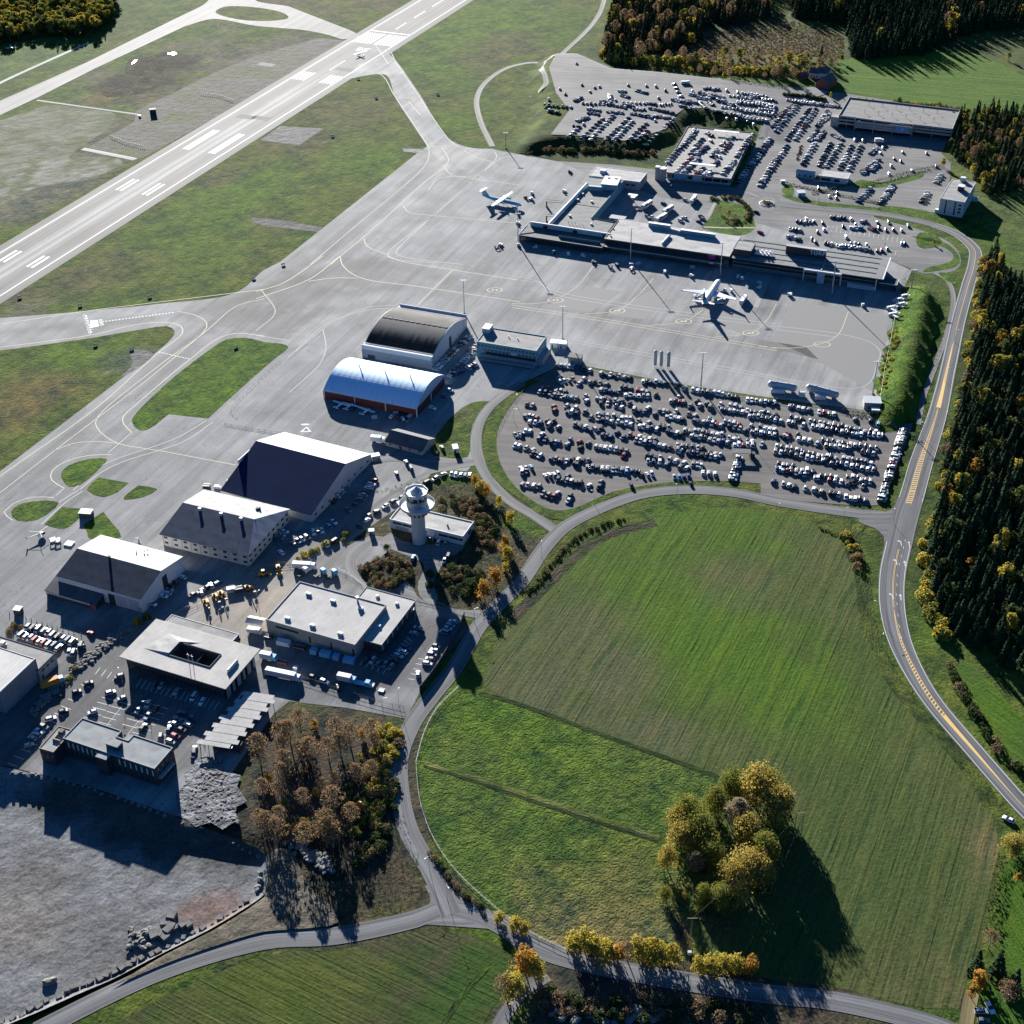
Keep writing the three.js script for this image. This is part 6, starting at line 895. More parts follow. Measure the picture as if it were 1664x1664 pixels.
function twigs(n, cols, wide = 2.6) { // nearly bare crown: thin slivers along rising branches
const out = []; for (let i = 0; i < n; i++) { const a = rnd() * 6.28, y = lerp(2.6, 9.9, Math.pow(rnd(), 0.75)), R = wide * Math.sin(Math.PI * clamp((y - 1.5) / 9)) * Math.sqrt(rnd()), t = rnd(); out.push({ p: [Math.cos(a) * R, y, Math.sin(a) * R], n: [rr(-1, 1), rr(-0.4, 0.6), rr(-1, 1)], s: rr(0.16, 0.4), l: rr(0.6, 1.8), c: mixc(cols[0], cols[1], t).map((v) => v * rr(0.7, 1.25)) }); }
return leafGeo(out);
}
function bushGeo(n, cols, s = 0.34) { const out = []; for (let i = 0; i < n; i++) { const a = rnd() * 6.28, u = rnd(), d = [Math.cos(a) * Math.sqrt(1 - u * u), u, Math.sin(a) * Math.sqrt(1 - u * u)], q = Math.cbrt(rr(0.3, 1)) * (0.85 + 0.3 * vnoise(a * 2, u * 3, 5)); out.push({ p: [d[0] * q * 1.5, d[1] * q * 1.8 + 0.1, d[2] * q * 1.5], n: [d[0] + rr(-0.5, 0.5), d[1] + rr(-0.2, 0.6), d[2] + rr(-0.5, 0.5)], s: s * rr(0.6, 1.3), c: mixc(cols[0], cols[1], rnd()).map((v) => v * rr(0.7, 1.25)) }); } return leafGeo(out); }
const C_ = { yellow: [[0.58, 0.45, 0.07], [0.36, 0.30, 0.05], [0.18, 0.18, 0.045]], gold: [[0.60, 0.45, 0.09], [0.26, 0.22, 0.06], [0.12, 0.12, 0.045]], orange: [[0.56, 0.31, 0.05], [0.38, 0.21, 0.04], [0.2, 0.14, 0.035]], lime: [[0.27, 0.27, 0.05], [0.12, 0.15, 0.035], [0.42, 0.33, 0.06]], green: [[0.075, 0.105, 0.03], [0.04, 0.062, 0.02], [0.14, 0.13, 0.04]], brown: [[0.27, 0.19, 0.10], [0.14, 0.10, 0.066], [0.26, 0.15, 0.04]], dark: [[0.02, 0.04, 0.018], [0.045, 0.072, 0.028]], grey: [[0.34, 0.27, 0.17], [0.2, 0.17, 0.115]] };
const KINDS = {
spruce: { v: [0, 1, 2].map(() => spruce(330, C_.dark)), mat: needleMat, name: 'spruce_tree', cat: 'spruce', word: 'dark green spruce', trunk: barkMat },
yellow: { v: [0, 1, 2].map(() => broadleaf(620, C_.yellow, { wide: 3.5, low: 1.2, lobes: 12, s: 0.46 })), mat: leafMat, name: 'birch_tree', cat: 'birch', word: 'yellow autumn birch', trunk: birchMat },
orange: { v: [0, 1].map(() => broadleaf(600, C_.orange, { wide: 3.6, low: 1.2, lobes: 12, s: 0.46 })), mat: leafMat, name: 'aspen_tree', cat: 'aspen', word: 'orange autumn aspen', trunk: barkMat },
lime: { v: [0, 1].map(() => broadleaf(640, C_.lime, { wide: 4.2, low: 1, lobes: 13, s: 0.48 })), mat: leafMat, name: 'willow_tree', cat: 'willow', word: 'yellow green willow', trunk: barkMat },
green: { v: [0, 1].map(() => broadleaf(640, C_.green, { wide: 4.1, low: 1, lobes: 13, s: 0.48 })), mat: leafMat, name: 'broadleaf_tree', cat: 'tree', word: 'dull green broadleaf tree', trunk: barkMat },
brown: { v: [0, 1, 2].map(() => twigs(560, C_.brown, 3.6)), mat: leafMat, name: 'bare_tree', cat: 'tree', word: 'half bare brown tree', trunk: birchMat },
bushy: { v: [0, 1].map(() => broadleaf(900, C_.yellow, { wide: 5.6, low: 0.1, lobes: 16, s: 0.5 })), mat: leafMat, name: 'birch_tree', cat: 'birch', word: 'bushy yellow birch', trunk: birchMat },
bushyO: { v: [0, 1].map(() => broadleaf(900, C_.orange, { wide: 5.4, low: 0.1, lobes: 16, s: 0.5 })), mat: leafMat, name: 'aspen_tree', cat: 'aspen', word: 'bushy orange aspen', trunk: barkMat },
bigGold: { v: [0, 1].map(() => broadleaf(3400, C_.gold, { wide: 5.4, lobes: 42, s: 0.27, low: 0.6 })), mat: leafMat, name: 'broadleaf_tree', cat: 'tree', word: 'large golden topped tree', trunk: barkMat },
bigLime: { v: [0, 1].map(() => broadleaf(3400, C_.lime, { wide: 5.4, lobes: 42, s: 0.27, low: 0.5 })), mat: leafMat, name: 'broadleaf_tree', cat: 'tree', word: 'large olive green tree', trunk: barkMat },
bigBrown: { v: [0, 1].map(() => twigs(1500, C_.grey, 3.8)), mat: leafMat, name: 'bare_tree', cat: 'tree', word: 'large greyish almost bare tree', trunk: barkMat },
};
const trunks = [0, 1, 2].map(() => trunkGeo()), spruceTrunk = bar([0, -0.3, 0], [0, 8.5, 0], 0.2, 6, 0.04);
const protos = {};
function treeAt(kind, x, z, h, label, group, wide = 1) {
const K = KINDS[kind], i = Math.floor(rnd() * K.v.length), key = kind + i;
let t;
if (!protos[key]) {
t = new THREE.Group(); part(t, 'trunk', kind === 'spruce' ? spruceTrunk : trunks[i % 3], K.trunk); part(t, 'crown', K.v[i], K.mat); protos[key] = t; t = t.clone();
} else t = protos[key].clone();
t.name = numbered(K.name); scene.add(t); t.position.set(x, H(x, z), z); t.rotation.y = rnd() * 6.28; const s = h / 10; t.scale.set(s * wide, s, s * wide);
return tag(t, label.replace('%', K.word), K.cat, group);
}
function treePx(kind, px, py, h, label, group, wide) { const [x, z] = planePt(px, py, 0.58 * h); return treeAt(kind, x, z, h, label, group, wide); }
function fillPoly(str, step, jitter = 0.45) { const P = typeof str === 'string' ? pxs(str).map(([a, b]) => G2(a, b)) : str; let x0 = 1e9, x1 = -1e9, z0 = 1e9, z1 = -1e9; for (const [x, z] of P) { x0 = Math.min(x0, x); x1 = Math.max(x1, x); z0 = Math.min(z0, z); z1 = Math.max(z1, z); } const out = []; for (let x = x0, r = 0; x < x1; x += step, r++) for (let z = z0 + (r % 2) * step / 2; z < z1; z += step) { const q = [x + rr(-jitter, jitter) * step, z + rr(-jitter, jitter) * step]; if (polySD(P, ...q) < 0) out.push(q); } return out; }
function instanced(name, geo, material, list, colors) { // list of [x, y, z, turn, sx, sy]
const m = new THREE.InstancedMesh(geo, material, list.length), M4 = new THREE.Matrix4(), Q = new THREE.Quaternion(), Y = new THREE.Vector3(0, 1, 0);
list.forEach(([x, y, z, a, sx, sy], i) => m.setMatrixAt(i, M4.compose(new THREE.Vector3(x, y, z), Q.setFromAxisAngle(Y, a), new THREE.Vector3(sx, sy ?? sx, sx)))); if (colors) colors.forEach((c, i) => m.setColorAt(i, c));
m.name = numbered(name); m.castShadow = m.receiveShadow = true; m.userData.kind = 'stuff'; scene.add(m); return m;
}
function wood(str, step, mix, h0, h1, near, place) {
const pts = fillPoly(str, step).map(([x, z]) => { let r = rnd(), k = 0; while (r > mix[k][1] && k < mix.length - 1) { r -= mix[k][1]; k++; } return { x, z, kind: mix[k][0], h: rr(h0, h1) * (mix[k][2] ?? 1) }; }).sort((a, b) => b.z - a.z);
const rest = {};
pts.forEach((p, i) => { if (i < near) treeAt(p.kind, p.x, p.z, p.h, `% ${place}`, `${KINDS[p.kind].cat.replace('tree', 'other')} trees ${place}`, rr(0.85, 1.15)); else (rest[p.kind] ??= []).push([p.x, H(p.x, p.z), p.z, rnd() * 6.28, p.h / 10 * rr(0.9, 1.2), p.h / 10]); });
for (const [k, l] of Object.entries(rest)) tag(instanced('woodland', KINDS[k].v[0], KINDS[k].mat, l), `mass of ${KINDS[k].word} crowns ${place}`, 'woodland', null, 'stuff');
}
wood('1600,418 1620,420 1640,470 1730,480 1730,1110 1664,1105 1600,1060 1540,1030 1518,990 1508,930 1512,860 1530,770 1556,680 1575,600 1590,500', 5.6, [['spruce', 0.87], ['yellow', 0.06, 0.9], ['orange', 0.015, 0.85], ['lime', 0.02, 0.9], ['green', 0.035, 0.9]], 11, 17, 150, 'in the wood right of the main road');
wood('975,100 985,60 1000,0 1010,-40 1260,-40 1250,30 1200,40 1150,45 1130,75 1060,95 1010,108', 7, [['spruce', 0.84], ['brown', 0.06], ['yellow', 0.06, 0.9], ['orange', 0.04, 0.7]], 12, 18, 20, 'in the wood behind the upper car park');
wood('1270,-40 1720,-40 1720,45 1600,50 1530,72 1500,90 1400,98 1385,90 1375,40 1290,30', 7, [['spruce', 0.97], ['yellow', 0.02], ['brown', 0.01]], 15, 21, 20, 'in the wood above the bright field');
wood('1050,112 1110,118 1180,128 1270,132 1330,130 1370,100 1300,92 1200,90 1110,95', 7.5, [['yellow', 0.3, 0.6], ['brown', 0.3], ['orange', 0.15, 0.6], ['lime', 0.15], ['spruce', 0.1]], 6, 12, 20, 'in the scrub beside the felled patch');
wood('-60,-40 180,-40 190,20 160,52 130,58 60,60 -60,82', 7, [['lime', 0.34], ['yellow', 0.38, 0.95], ['orange', 0.06, 0.85], ['green', 0.14], ['spruce', 0.08]], 12, 17, 30, 'in the wood beyond the parallel taxiway');
wood('1545,190 1600,182 1664,186 1720,200 1720,330 1660,310 1600,318 1580,285 1550,255 1540,235', 6.5, [['spruce', 0.7], ['lime', 0.1, 0.7], ['yellow', 0.08, 0.7], ['brown', 0.12, 0.7]], 10, 15, 40, 'in the copse right of the multistorey car park');
wood('425,1210 450,1190 520,1180 600,1185 618,1200 605,1270 590,1330 560,1385 510,1385 450,1385 420,1350 405,1280', 7.8, [['brown', 0.66], ['bushyO', 0.06, 0.35], ['bushy', 0.12, 0.32], ['lime', 0.06, 0.4], ['spruce', 0.1, 0.5]], 9, 14, 400, 'in the thin wood below the carport');
const singles = (group, list) => { for (const [k, x, y, h, w, label] of list) treePx(k, x, y, k.startsWith('big') ? h * 1.12 : h, label, group, w); };
singles('trees of the field copse', [
['bigGold', 1232, 1275, 19, 0.95, 'tall golden crowned tree at the top of the field copse'], ['bigGold', 1262, 1300, 17, 0.8, 'golden tree at the right shoulder of the field copse'], ['bigLime', 1190, 1270, 15, 0.75, 'olive tree at the upper left of the copse crest'],
['bigLime', 1165, 1300, 12, 1, 'olive tree between the copse crest and its left arm'], ['bigBrown', 1200, 1320, 14, 0.9, 'bare dark tree in the middle of the field copse'], ['bigLime', 1120, 1320, 15, 1, 'olive tree at the left edge of the field copse'], ['bigGold', 1098, 1330, 12, 0.8, 'golden small tree furthest left in the field copse'],
['bigLime', 1140, 1350, 15, 0.95, 'olive tree second from left in the field copse'], ['bigGold', 1108, 1355, 13, 0.9, 'golden tree under the olive trees of the copse'], ['bigLime', 1155, 1380, 13, 0.85, 'dull olive tree in the heart of the field copse'], ['bigGold', 1085, 1390, 11, 0.7, 'golden round tree on the lower left side of the copse'],
['bigGold', 1215, 1345, 14, 0.9, 'golden tree behind the lower right group of the copse'], ['bigLime', 1245, 1375, 15, 0.85, 'olive tree at the right side of the lower copse group'], ['bigGold', 1215, 1400, 15, 0.95, 'brightest golden tree of the lower right copse group'], ['bigGold', 1190, 1420, 14, 0.85, 'golden tree left in the lower right copse group'],
['bigGold', 1235, 1410, 14, 0.9, 'pale golden tree right of the brightest golden copse tree'], ['bigLime', 1170, 1455, 12, 0.8, 'olive round tree lowest in the field copse'], ['bigLime', 1145, 1450, 10, 0.7, 'small olive tree at the lower left of the lowest copse group'], ['bigGold', 1200, 1450, 11, 0.75, 'golden tree beside the lowest olive copse tree'], ['bigLime', 1082, 1450, 7, 0.8, 'small round green bush tree at the left foot of the copse'],
['bigBrown', 1275, 1300, 12, 0.9, 'bare grey tree at the right rim of the field copse'], ['bigLime', 1260, 1345, 13, 0.9, 'olive tree right of centre in the field copse'], ['bigBrown', 1130, 1400, 10, 0.9, 'bare grey tree in the gap of the field copse'], ['bigLime', 1250, 1270, 16, 0.8, 'olive tree behind the tall golden copse crest']]);
singles('trees along the bottom road', [
['bushy', 935, 1530, 9.2, 1.1, 'yellow birch at the left end of the roadside row'], ['bushy', 950, 1528, 10.3, 1, 'yellow birch second in the roadside row'], ['bushy', 967, 1533, 9.8, 1, 'yellow birch third in the roadside row'], ['bushy', 985, 1540, 9.2, 1.2, 'paler yellow birch fourth in the roadside row'], ['bushyO', 1004, 1546, 8.0, 1, 'orange tree in the middle of the roadside row'], ['brown', 1020, 1545, 9.2, 1.1, 'bare tree right of the orange one in the roadside row'],
['bushy', 1038, 1543, 10.3, 1, 'bright yellow birch right of centre in the roadside row'], ['bushy', 1055, 1540, 10.3, 1, 'bright yellow birch third from the right in the roadside row'], ['bushy', 1072, 1544, 9.8, 1, 'bright yellow birch second from the right in the roadside row'], ['bushy', 1088, 1550, 8.6, 1, 'yellow birch at the right end of the roadside row'],
['bushy', 1135, 1568, 6.9, 1.1, 'yellow shrub tree left in the row right of the track'], ['bushy', 1155, 1565, 8.0, 1, 'yellow shrub tree second in the row right of the track'], ['bushy', 1175, 1562, 8.6, 1, 'yellow tree third in the row right of the track'], ['bushy', 1197, 1565, 8.6, 1, 'yellow tree fourth in the row right of the track'], ['bushyO', 1218, 1568, 7.5, 1.1, 'orange tree at the right end of the row past the track'],
['bushyO', 852, 1560, 10.3, 1.1, 'orange birch on the point between the two bottom roads'], ['bushy', 868, 1572, 9.2, 1, 'yellow birch right of the orange one on the road point'], ['bushy', 838, 1595, 10.3, 1, 'yellow birch below the orange one on the road point'], ['brown', 820, 1600, 10.3, 1.1, 'bare brown tree left of the road point birches'], ['bushy', 812, 1488, 4.6, 1.3, 'yellow bush beside the road bend by the pasture corner'], ['bushy', 838, 1498, 5.8, 1.2, 'larger yellow bush beside the road bend by the pasture corner'], ['bushy', 852, 1505, 5.2, 1.2, 'third yellow bush along the pasture fence']]);
singles('trees at the right edge', [
['bigGold', 1650, 1370, 7, 1.5, 'wide golden green bush tree by the white car at the right edge'], ['orange', 1655, 1425, 6, 0.9, 'small bright orange tree on the right lawn'], ['spruce', 1590, 1560, 12, 1.2, 'dark spruce above the parked cars at bottom right'], ['spruce', 1625, 1560, 13, 1.2, 'dark spruce right of its twin at bottom right'], ['brown', 1610, 1525, 9, 1.1, 'bare grey tree above the bottom right spruces'], ['orange', 1592, 1590, 11, 1, 'large orange tree at the bottom right drive'], ['orange', 1580, 1610, 6, 1, 'small orange tree left of the bottom right drive'], ['spruce', 1652, 1590, 12, 1.2, 'dark spruce at the bottom right frame edge'], ['brown', 1640, 1610, 10, 1.2, 'bare tree among the bottom right spruces']]);
singles('trees around the control tower', [
['bushyO', 772, 778, 7, 0.8, 'orange birch at the bend above the tower rough ground'], ['bushy', 780, 790, 8, 0.8, 'yellow birch beside the bend above the tower'], ['bushyO', 790, 795, 8, 0.8, 'orange birch right of the yellow one at the bend'], ['bushy', 812, 812, 6, 0.8, 'small yellow birch on the slope right of the tower'], ['bushy', 830, 838, 8, 0.8, 'yellow birch on the slope beside the link road'], ['bushyO', 822, 880, 8, 0.9, 'orange birch halfway down the slope right of the tower'], ['bushy', 826, 898, 8, 0.8, 'yellow birch below the orange one on the tower slope'], ['bushy', 822, 920, 6, 0.9, 'lower yellow birch on the tower slope'],
['bushyO', 804, 935, 9, 1, 'largest orange birch at the foot of the tower slope'], ['bushyO', 785, 955, 9, 0.9, 'orange birch left of the largest one at the slope foot'], ['brown', 795, 948, 8, 1, 'bare birch between the orange ones at the slope foot'], ['brown', 836, 900, 8, 0.9, 'bare tree on the verge beside the link road'], ['green', 628, 888, 4, 1.6, 'dark dense bush on the round island below the tower']]);
singles('trees by the landside roads', [
['lime', 1030, 100, 9, 1.1, 'olive tree at the corner of the upper car park'], ['green', 1010, 100, 8, 1.1, 'dark green tree left of the olive one above the upper lot'], ['yellow', 1283, 92, 13, 1.3, 'broad yellow tree above the upper car park'], ['yellow', 1300, 95, 12, 1.2, 'yellow tree right of the broad one above the upper car park'], ['yellow', 1265, 98, 11, 1.2, 'yellow tree left of the broad one above the upper car park'], ['lime', 1275, 115, 11, 1, 'olive tree under the broad yellow one'], ['spruce', 1335, 85, 16, 1, 'spruce beside the farm'],
['yellow', 1350, 153, 6, 0.8, 'slim yellow tree before the farm hedge'], ['yellow', 1622, 174, 9, 1, 'round yellow tree at the corner of the bright field'], ['yellow', 1565, 205, 8, 1, 'yellow tree at the right end of the multistorey car park'], ['yellow', 1533, 262, 8, 1, 'golden tree beside the cars right of the lower lot'], ['yellow', 1600, 285, 10, 1.2, 'broad golden tree behind the white office block'], ['yellow', 1620, 278, 10, 1.1, 'golden tree right of the broad one behind the white office block'], ['orange', 1580, 232, 8, 1, 'orange tree inside the copse edge'], ['lime', 1640, 90, 8, 1, 'olive round tree by the upper shaded field'], ['lime', 1592, 360, 5, 1, 'small olive tree below the white office block'],
['green', 1462, 162, 6, 1.3, 'round dark bush behind the multistorey car park'], ['orange', 1185, 345, 5, 1.3, 'orange tree on the lawn island by the roundabout'], ['brown', 1170, 340, 5, 1.3, 'brown tree on the lawn island by the roundabout'], ['brown', 1195, 352, 4, 1.4, 'low brown tree on the lawn island beside the orange one'], ['orange', 1518, 392, 4, 1, 'small orange tree on the turning loop island']]);
const BUSH = { yellow: bushGeo(130, C_.yellow), green: bushGeo(130, C_.green), brown: bushGeo(150, C_.brown, 0.28), lime: bushGeo(130, C_.lime), red: bushGeo(120, [[0.12, 0.04, 0.03], [0.06, 0.03, 0.025]]) };
function shrub(kind, px, py, s, label, group) { const [x, y, z] = G(px, py), m = part(scene, numbered('shrub'), BUSH[kind], leafMat); m.position.set(x, y, z); m.rotation.y = rnd() * 6.28; m.scale.set(s, s * rr(0.8, 1.1), s); return tag(m, label, 'shrub', group); }
const shrubMass = (kinds, pts, n, s0, s1, label, jit = 1.5) => { const C = centre(pts, 3), l = {}; for (let i = 0; i < n * 2; i++) { const [x, z] = C[Math.floor((i + 0.5) / (n * 2) * (C.length - 1))], X = x + rr(-jit, jit), Z = z + rr(-jit, jit), s = rr(s0, s1); (l[pick(kinds)] ??= []).push([X, H(X, Z), Z, rnd() * 6.28, s, s * rr(0.8, 1.2)]); } for (const [k, v] of Object.entries(l)) tag(instanced('scrub', BUSH[k], leafMat, v), `${{ yellow: 'yellow', green: 'dark green', brown: 'brown', lime: 'olive', red: 'reddish' }[k]} ${label.replace('shrub', 'thicket')}`, 'scrub', null, 'stuff'); };
const shrubRow = (kinds, pts, n, s0, s1, label, jit = 1.5) => { const C = centre(pts, 3); for (let i = 0; i < n; i++) { const [x, z] = C[Math.floor((i + 0.5) / n * (C.length - 1))], k = pick(kinds), m = part(scene, numbered('shrub'), BUSH[k], leafMat), X = x + rr(-jit, jit), Z = z + rr(-jit, jit), s = rr(s0, s1); m.position.set(X, H(X, Z), Z); m.rotation.y = rnd() * 6.28; m.scale.set(s, s * rr(0.8, 1.2), s); tag(m, `${{ yellow: 'yellow', green: 'dark green', brown: 'brown', lime: 'olive', red: 'reddish' }[k]} ${label}`, 'shrub', `shrubs ${label.replace(/^shrub /, '')}`); } };
shrubRow(['yellow', 'yellow', 'lime'], '1522,845 1512,885 1508,930 1510,965 1520,1010 1530,1050', 34, 1.6, 2.8, 'shrub at the wood edge beside the turning lanes', 3);
shrubMass(['yellow', 'brown', 'lime'], '1600,420 1590,500 1576,580 1560,660 1545,730 1528,800', 40, 1.2, 2.4, 'shrub along the wood edge above the junction', 2.5);
shrubRow(['yellow', 'brown'], '1376,870 1390,895 1396,925', 12, 1.1, 1.9, 'shrub in the corner verge by the junction', 2);
shrubRow(['brown', 'green'], '1540,1085 1575,1140 1610,1200 1664,1262', 22, 1, 1.8, 'shrub in the ditch right of the highway');
shrubMass(['green', 'brown', 'lime'], '1010,845 960,862 925,885 890,925 860,965', 26, 0.5, 0.95, 'shrub in the ditch between ring road and crop field', 1.2);
shrubRow(['brown', 'green'], '700,1385 725,1420 760,1460 800,1490', 18, 0.6, 1.1, 'shrub along the pasture fence', 0.8);
shrubMass(['brown', 'lime', 'green'], '640,1270 625,1330 610,1380 580,1420', 18, 0.9, 1.7, 'shrub at the rim of the thin wood', 3);
shrubMass(['lime', 'brown', 'green'], '545,1290 590,1330 600,1400', 16, 0.9, 1.6, 'shrub under the thin wood', 6);
shrubMass(['brown', 'brown', 'green'], '595,930 620,915 645,918 655,935 630,948 605,940', 44, 0.8, 1.4, 'shrub on the round island below the tower', 4);
shrubMass(['brown', 'green', 'brown'], '730,815 760,820 780,850 790,890', 34, 0.9, 1.5, 'shrub on the rough ground behind the tower', 6);
shrubMass(['green', 'brown', 'green'], '715,945 745,930 770,945 745,965', 34, 0.9, 1.6, 'shrub on the shaded mound below the tower', 5);
shrubRow(['yellow', 'lime'], '488,905 520,892 555,878 575,862', 14, 0.7, 1.4, 'shrub between the car row and the drive', 1.5);
shrubRow(['lime', 'yellow'], '224,1012 236,1004 245,998', 6, 0.9, 1.5, 'shrub above the rock bank by the courtyard office', 1.2);
shrubRow(['lime'], '115,1100 125,1088 90,1140', 6, 0.6, 1, 'shrub in the rock bank left of the parking bays', 1);
shrubMass(['green', 'brown'], '885,243 930,246 975,246 1030,252 1060,250', 30, 1, 2, 'shrub on the shaded bank above the pier', 3);
shrubMass(['brown', 'lime', 'green'], '1215,228 1205,255 1190,285 1225,215', 20, 0.8, 1.4, 'shrub beside the parking deck', 1);
shrubMass(['green', 'brown'], '1160,325 1190,322 1215,335 1215,355 1180,365', 22, 0.8, 1.3, 'shrub on the lawn island', 2);
shrubRow(['red'], '1302,238 1298,250 1294,262', 8, 0.6, 0.9, 'shrub in the narrow bed between the lanes', 0.5);
shrubMass(['green', 'yellow', 'brown'], '1395,165 1430,168 1500,172 1560,180', 24, 1, 1.8, 'shrub behind the multistorey car park', 1.5);
shrubMass(['green'], '1275,155 1310,158 1345,165', 20, 1, 1.5, 'shrub in the hedge before the farm', 0.8);
shrubRow(['yellow', 'brown', 'lime'], '1180,1500 1140,1480 1100,1440', 12, 0.7, 1.4, 'shrub at the foot of the field copse', 3);
shrubMass(['brown', 'green'], '900,1625 960,1640 1050,1640 1150,1640 1230,1650', 34, 0.9, 1.8, 'shrub below the bottom road', 4);
shrubMass(['lime', 'yellow'], '1455,540 1440,600 1430,640', 24, 0.5, 1.0, 'shrub on the grass bank by the apron', 3);
shrubRow(['brown', 'lime'], '14,1030 24,1018 38,1022', 8, 0.7, 1.1, 'shrub beside the van rows at the left edge', 1.2);
shrubMass(['yellow', 'yellow', 'lime', 'brown'], '628,1185 632,1200 622,1240 605,1290 590,1330', 34, 0.9, 1.7, 'shrub in the right part of the thin wood', 5);
shrubMass(['yellow', 'brown', 'lime'], '470,1345 500,1352 520,1355', 12, 1.4, 2.2, 'shrub at the foot of the thin wood', 3);
shrubMass(['yellow', 'yellow', 'lime'], '985,88 1010,100 1060,100 1120,105 1200,118 1260,120', 75, 2, 3.8, 'shrub above the upper car park', 7);
function hedge(pts, w, h, label) { const g = ribbonGeo(centre(pts, 2.5), w, h, null, 6, 0, 3), p = g.attributes.position; const list = []; const C = centre(pts, 0.9); for (const [x, z] of C) for (let k = 0; k < 7; k++) { const X = x + rr(-w / 2, w / 2), Z = z + rr(-w / 2, w / 2), y = H(x, z) + h * Math.pow(rnd(), 0.6); list.push({ p: [X, y, Z], n: [rr(-1, 1), rr(0, 1), rr(-1, 1)], s: rr(0.3, 0.55), c: mixc(C_.green[1], C_.green[0], rnd()) }); } const m = part(scene, numbered('hedge'), leafGeo(list), leafMat); tag(m, label, 'hedge'); }
hedge('1050,112 1110,118 1180,129 1262,139', 5, 2.6, 'dark clipped hedge along the top of the upper car park');
hedge('1275,298 1330,310 1430,332 1432,333', 2.4, 1.2, 'green hedge strip between the roundabout road and the lower lot');
hedge('1398,302 1440,292 1490,278 1530,270', 3, 1.6, 'dark hedge between the lower lots in front of the multistorey');
hedge('1320,315 1350,308 1385,300', 1.6, 1.2, 'short dark hedge below the glass pavilion');
hedge('1622,1395 1616,1440 1606,1505', 3, 2.6, 'tall hedge between the crop field and the right lawn');
hedge('1370,668 1400,674 1470,680', 2.4, 1.8, 'dark hedge along the top edge of the main car park');
hedge('1330,857 1345,864 1368,872', 1.8, 0.9, 'low hedge at the crop field corner');
{
const P = fillPoly('745,1140 832,1150 1000,1210 1160,1270 1085,1530 1000,1540 900,1535 800,1465 710,1362 684,1250 700,1195', 1.15), g = bushGeo(16, [[0.05, 0.10, 0.014], [0.03, 0.07, 0.01]], 0.3), list = [];
const cl = (x, z) => sstep(0.52, 0.7, fbm(x / 14, z / 14, 3, 77));
for (const [x, z] of P) if (rnd() < 0.005 + 0.4 * cl(x, z)) list.push([x, 0.03, z, rnd() * 6.28, rr(0.16, 0.36), rr(0.12, 0.3)]);
tag(instanced('grass_tufts', g, needleMat, list), 'clumps of rank green grass in the pasture', 'grass', null, 'stuff');
const Q = fillPoly('540,1300 640,1290 690,1420 680,1470 560,1500 470,1500 450,1420', 1.6), b = bushGeo(16, [[0.06, 0.05, 0.02], [0.03, 0.035, 0.012]], 0.3);
const l2 = Q.filter(() => rnd() < 0.7).map(([x, z]) => [x, H(x, z), z, rnd() * 6.28, rr(0.3, 0.7), rr(0.25, 0.6)]);
const R = fillPoly('600,800 700,775 790,790 826,850 826,890 800,980 740,985 700,960 690,900 760,890 770,850 700,800', 1.4).filter(() => rnd() < 0.75).map(([x, z]) => [x, H(x, z), z, rnd() * 6.28, rr(0.25, 0.6), rr(0.2, 0.5)]);
tag(instanced('rough_grass', b, leafMat, [...l2, ...R]), 'rough brown grass and weeds around the wood and tower', 'grass', null, 'stuff');
const S = fillPoly('1460,460 1478,440 1500,450 1515,520 1490,640 1470,690 1432,668 1445,600', 1.8).filter(() => rnd() < 0.8).map(([x, z]) => [x, H(x, z), z, rnd() * 6.28, rr(0.3, 0.7), rr(0.25, 0.6)]);
tag(instanced('bank_grass', bushGeo(16, [[0.10, 0.10, 0.03], [0.05, 0.07, 0.016]], 0.3), leafMat, S), 'rank yellow green grass on the bank beside the apron', 'grass', null, 'stuff');
const F = fillPoly('1150,55 1250,35 1290,35 1370,60 1370,95 1300,90 1200,88 1120,92', 3).map(([x, z]) => [x, H(x, z), z, rnd() * 6.28, rr(0.3, 1.1), rr(0.2, 0.7)]);
tag(instanced('felled_scrub', BUSH.brown, leafMat, F), 'brown brash and scrub on the felled patch in the wood', 'scrub', null, 'stuff');
}
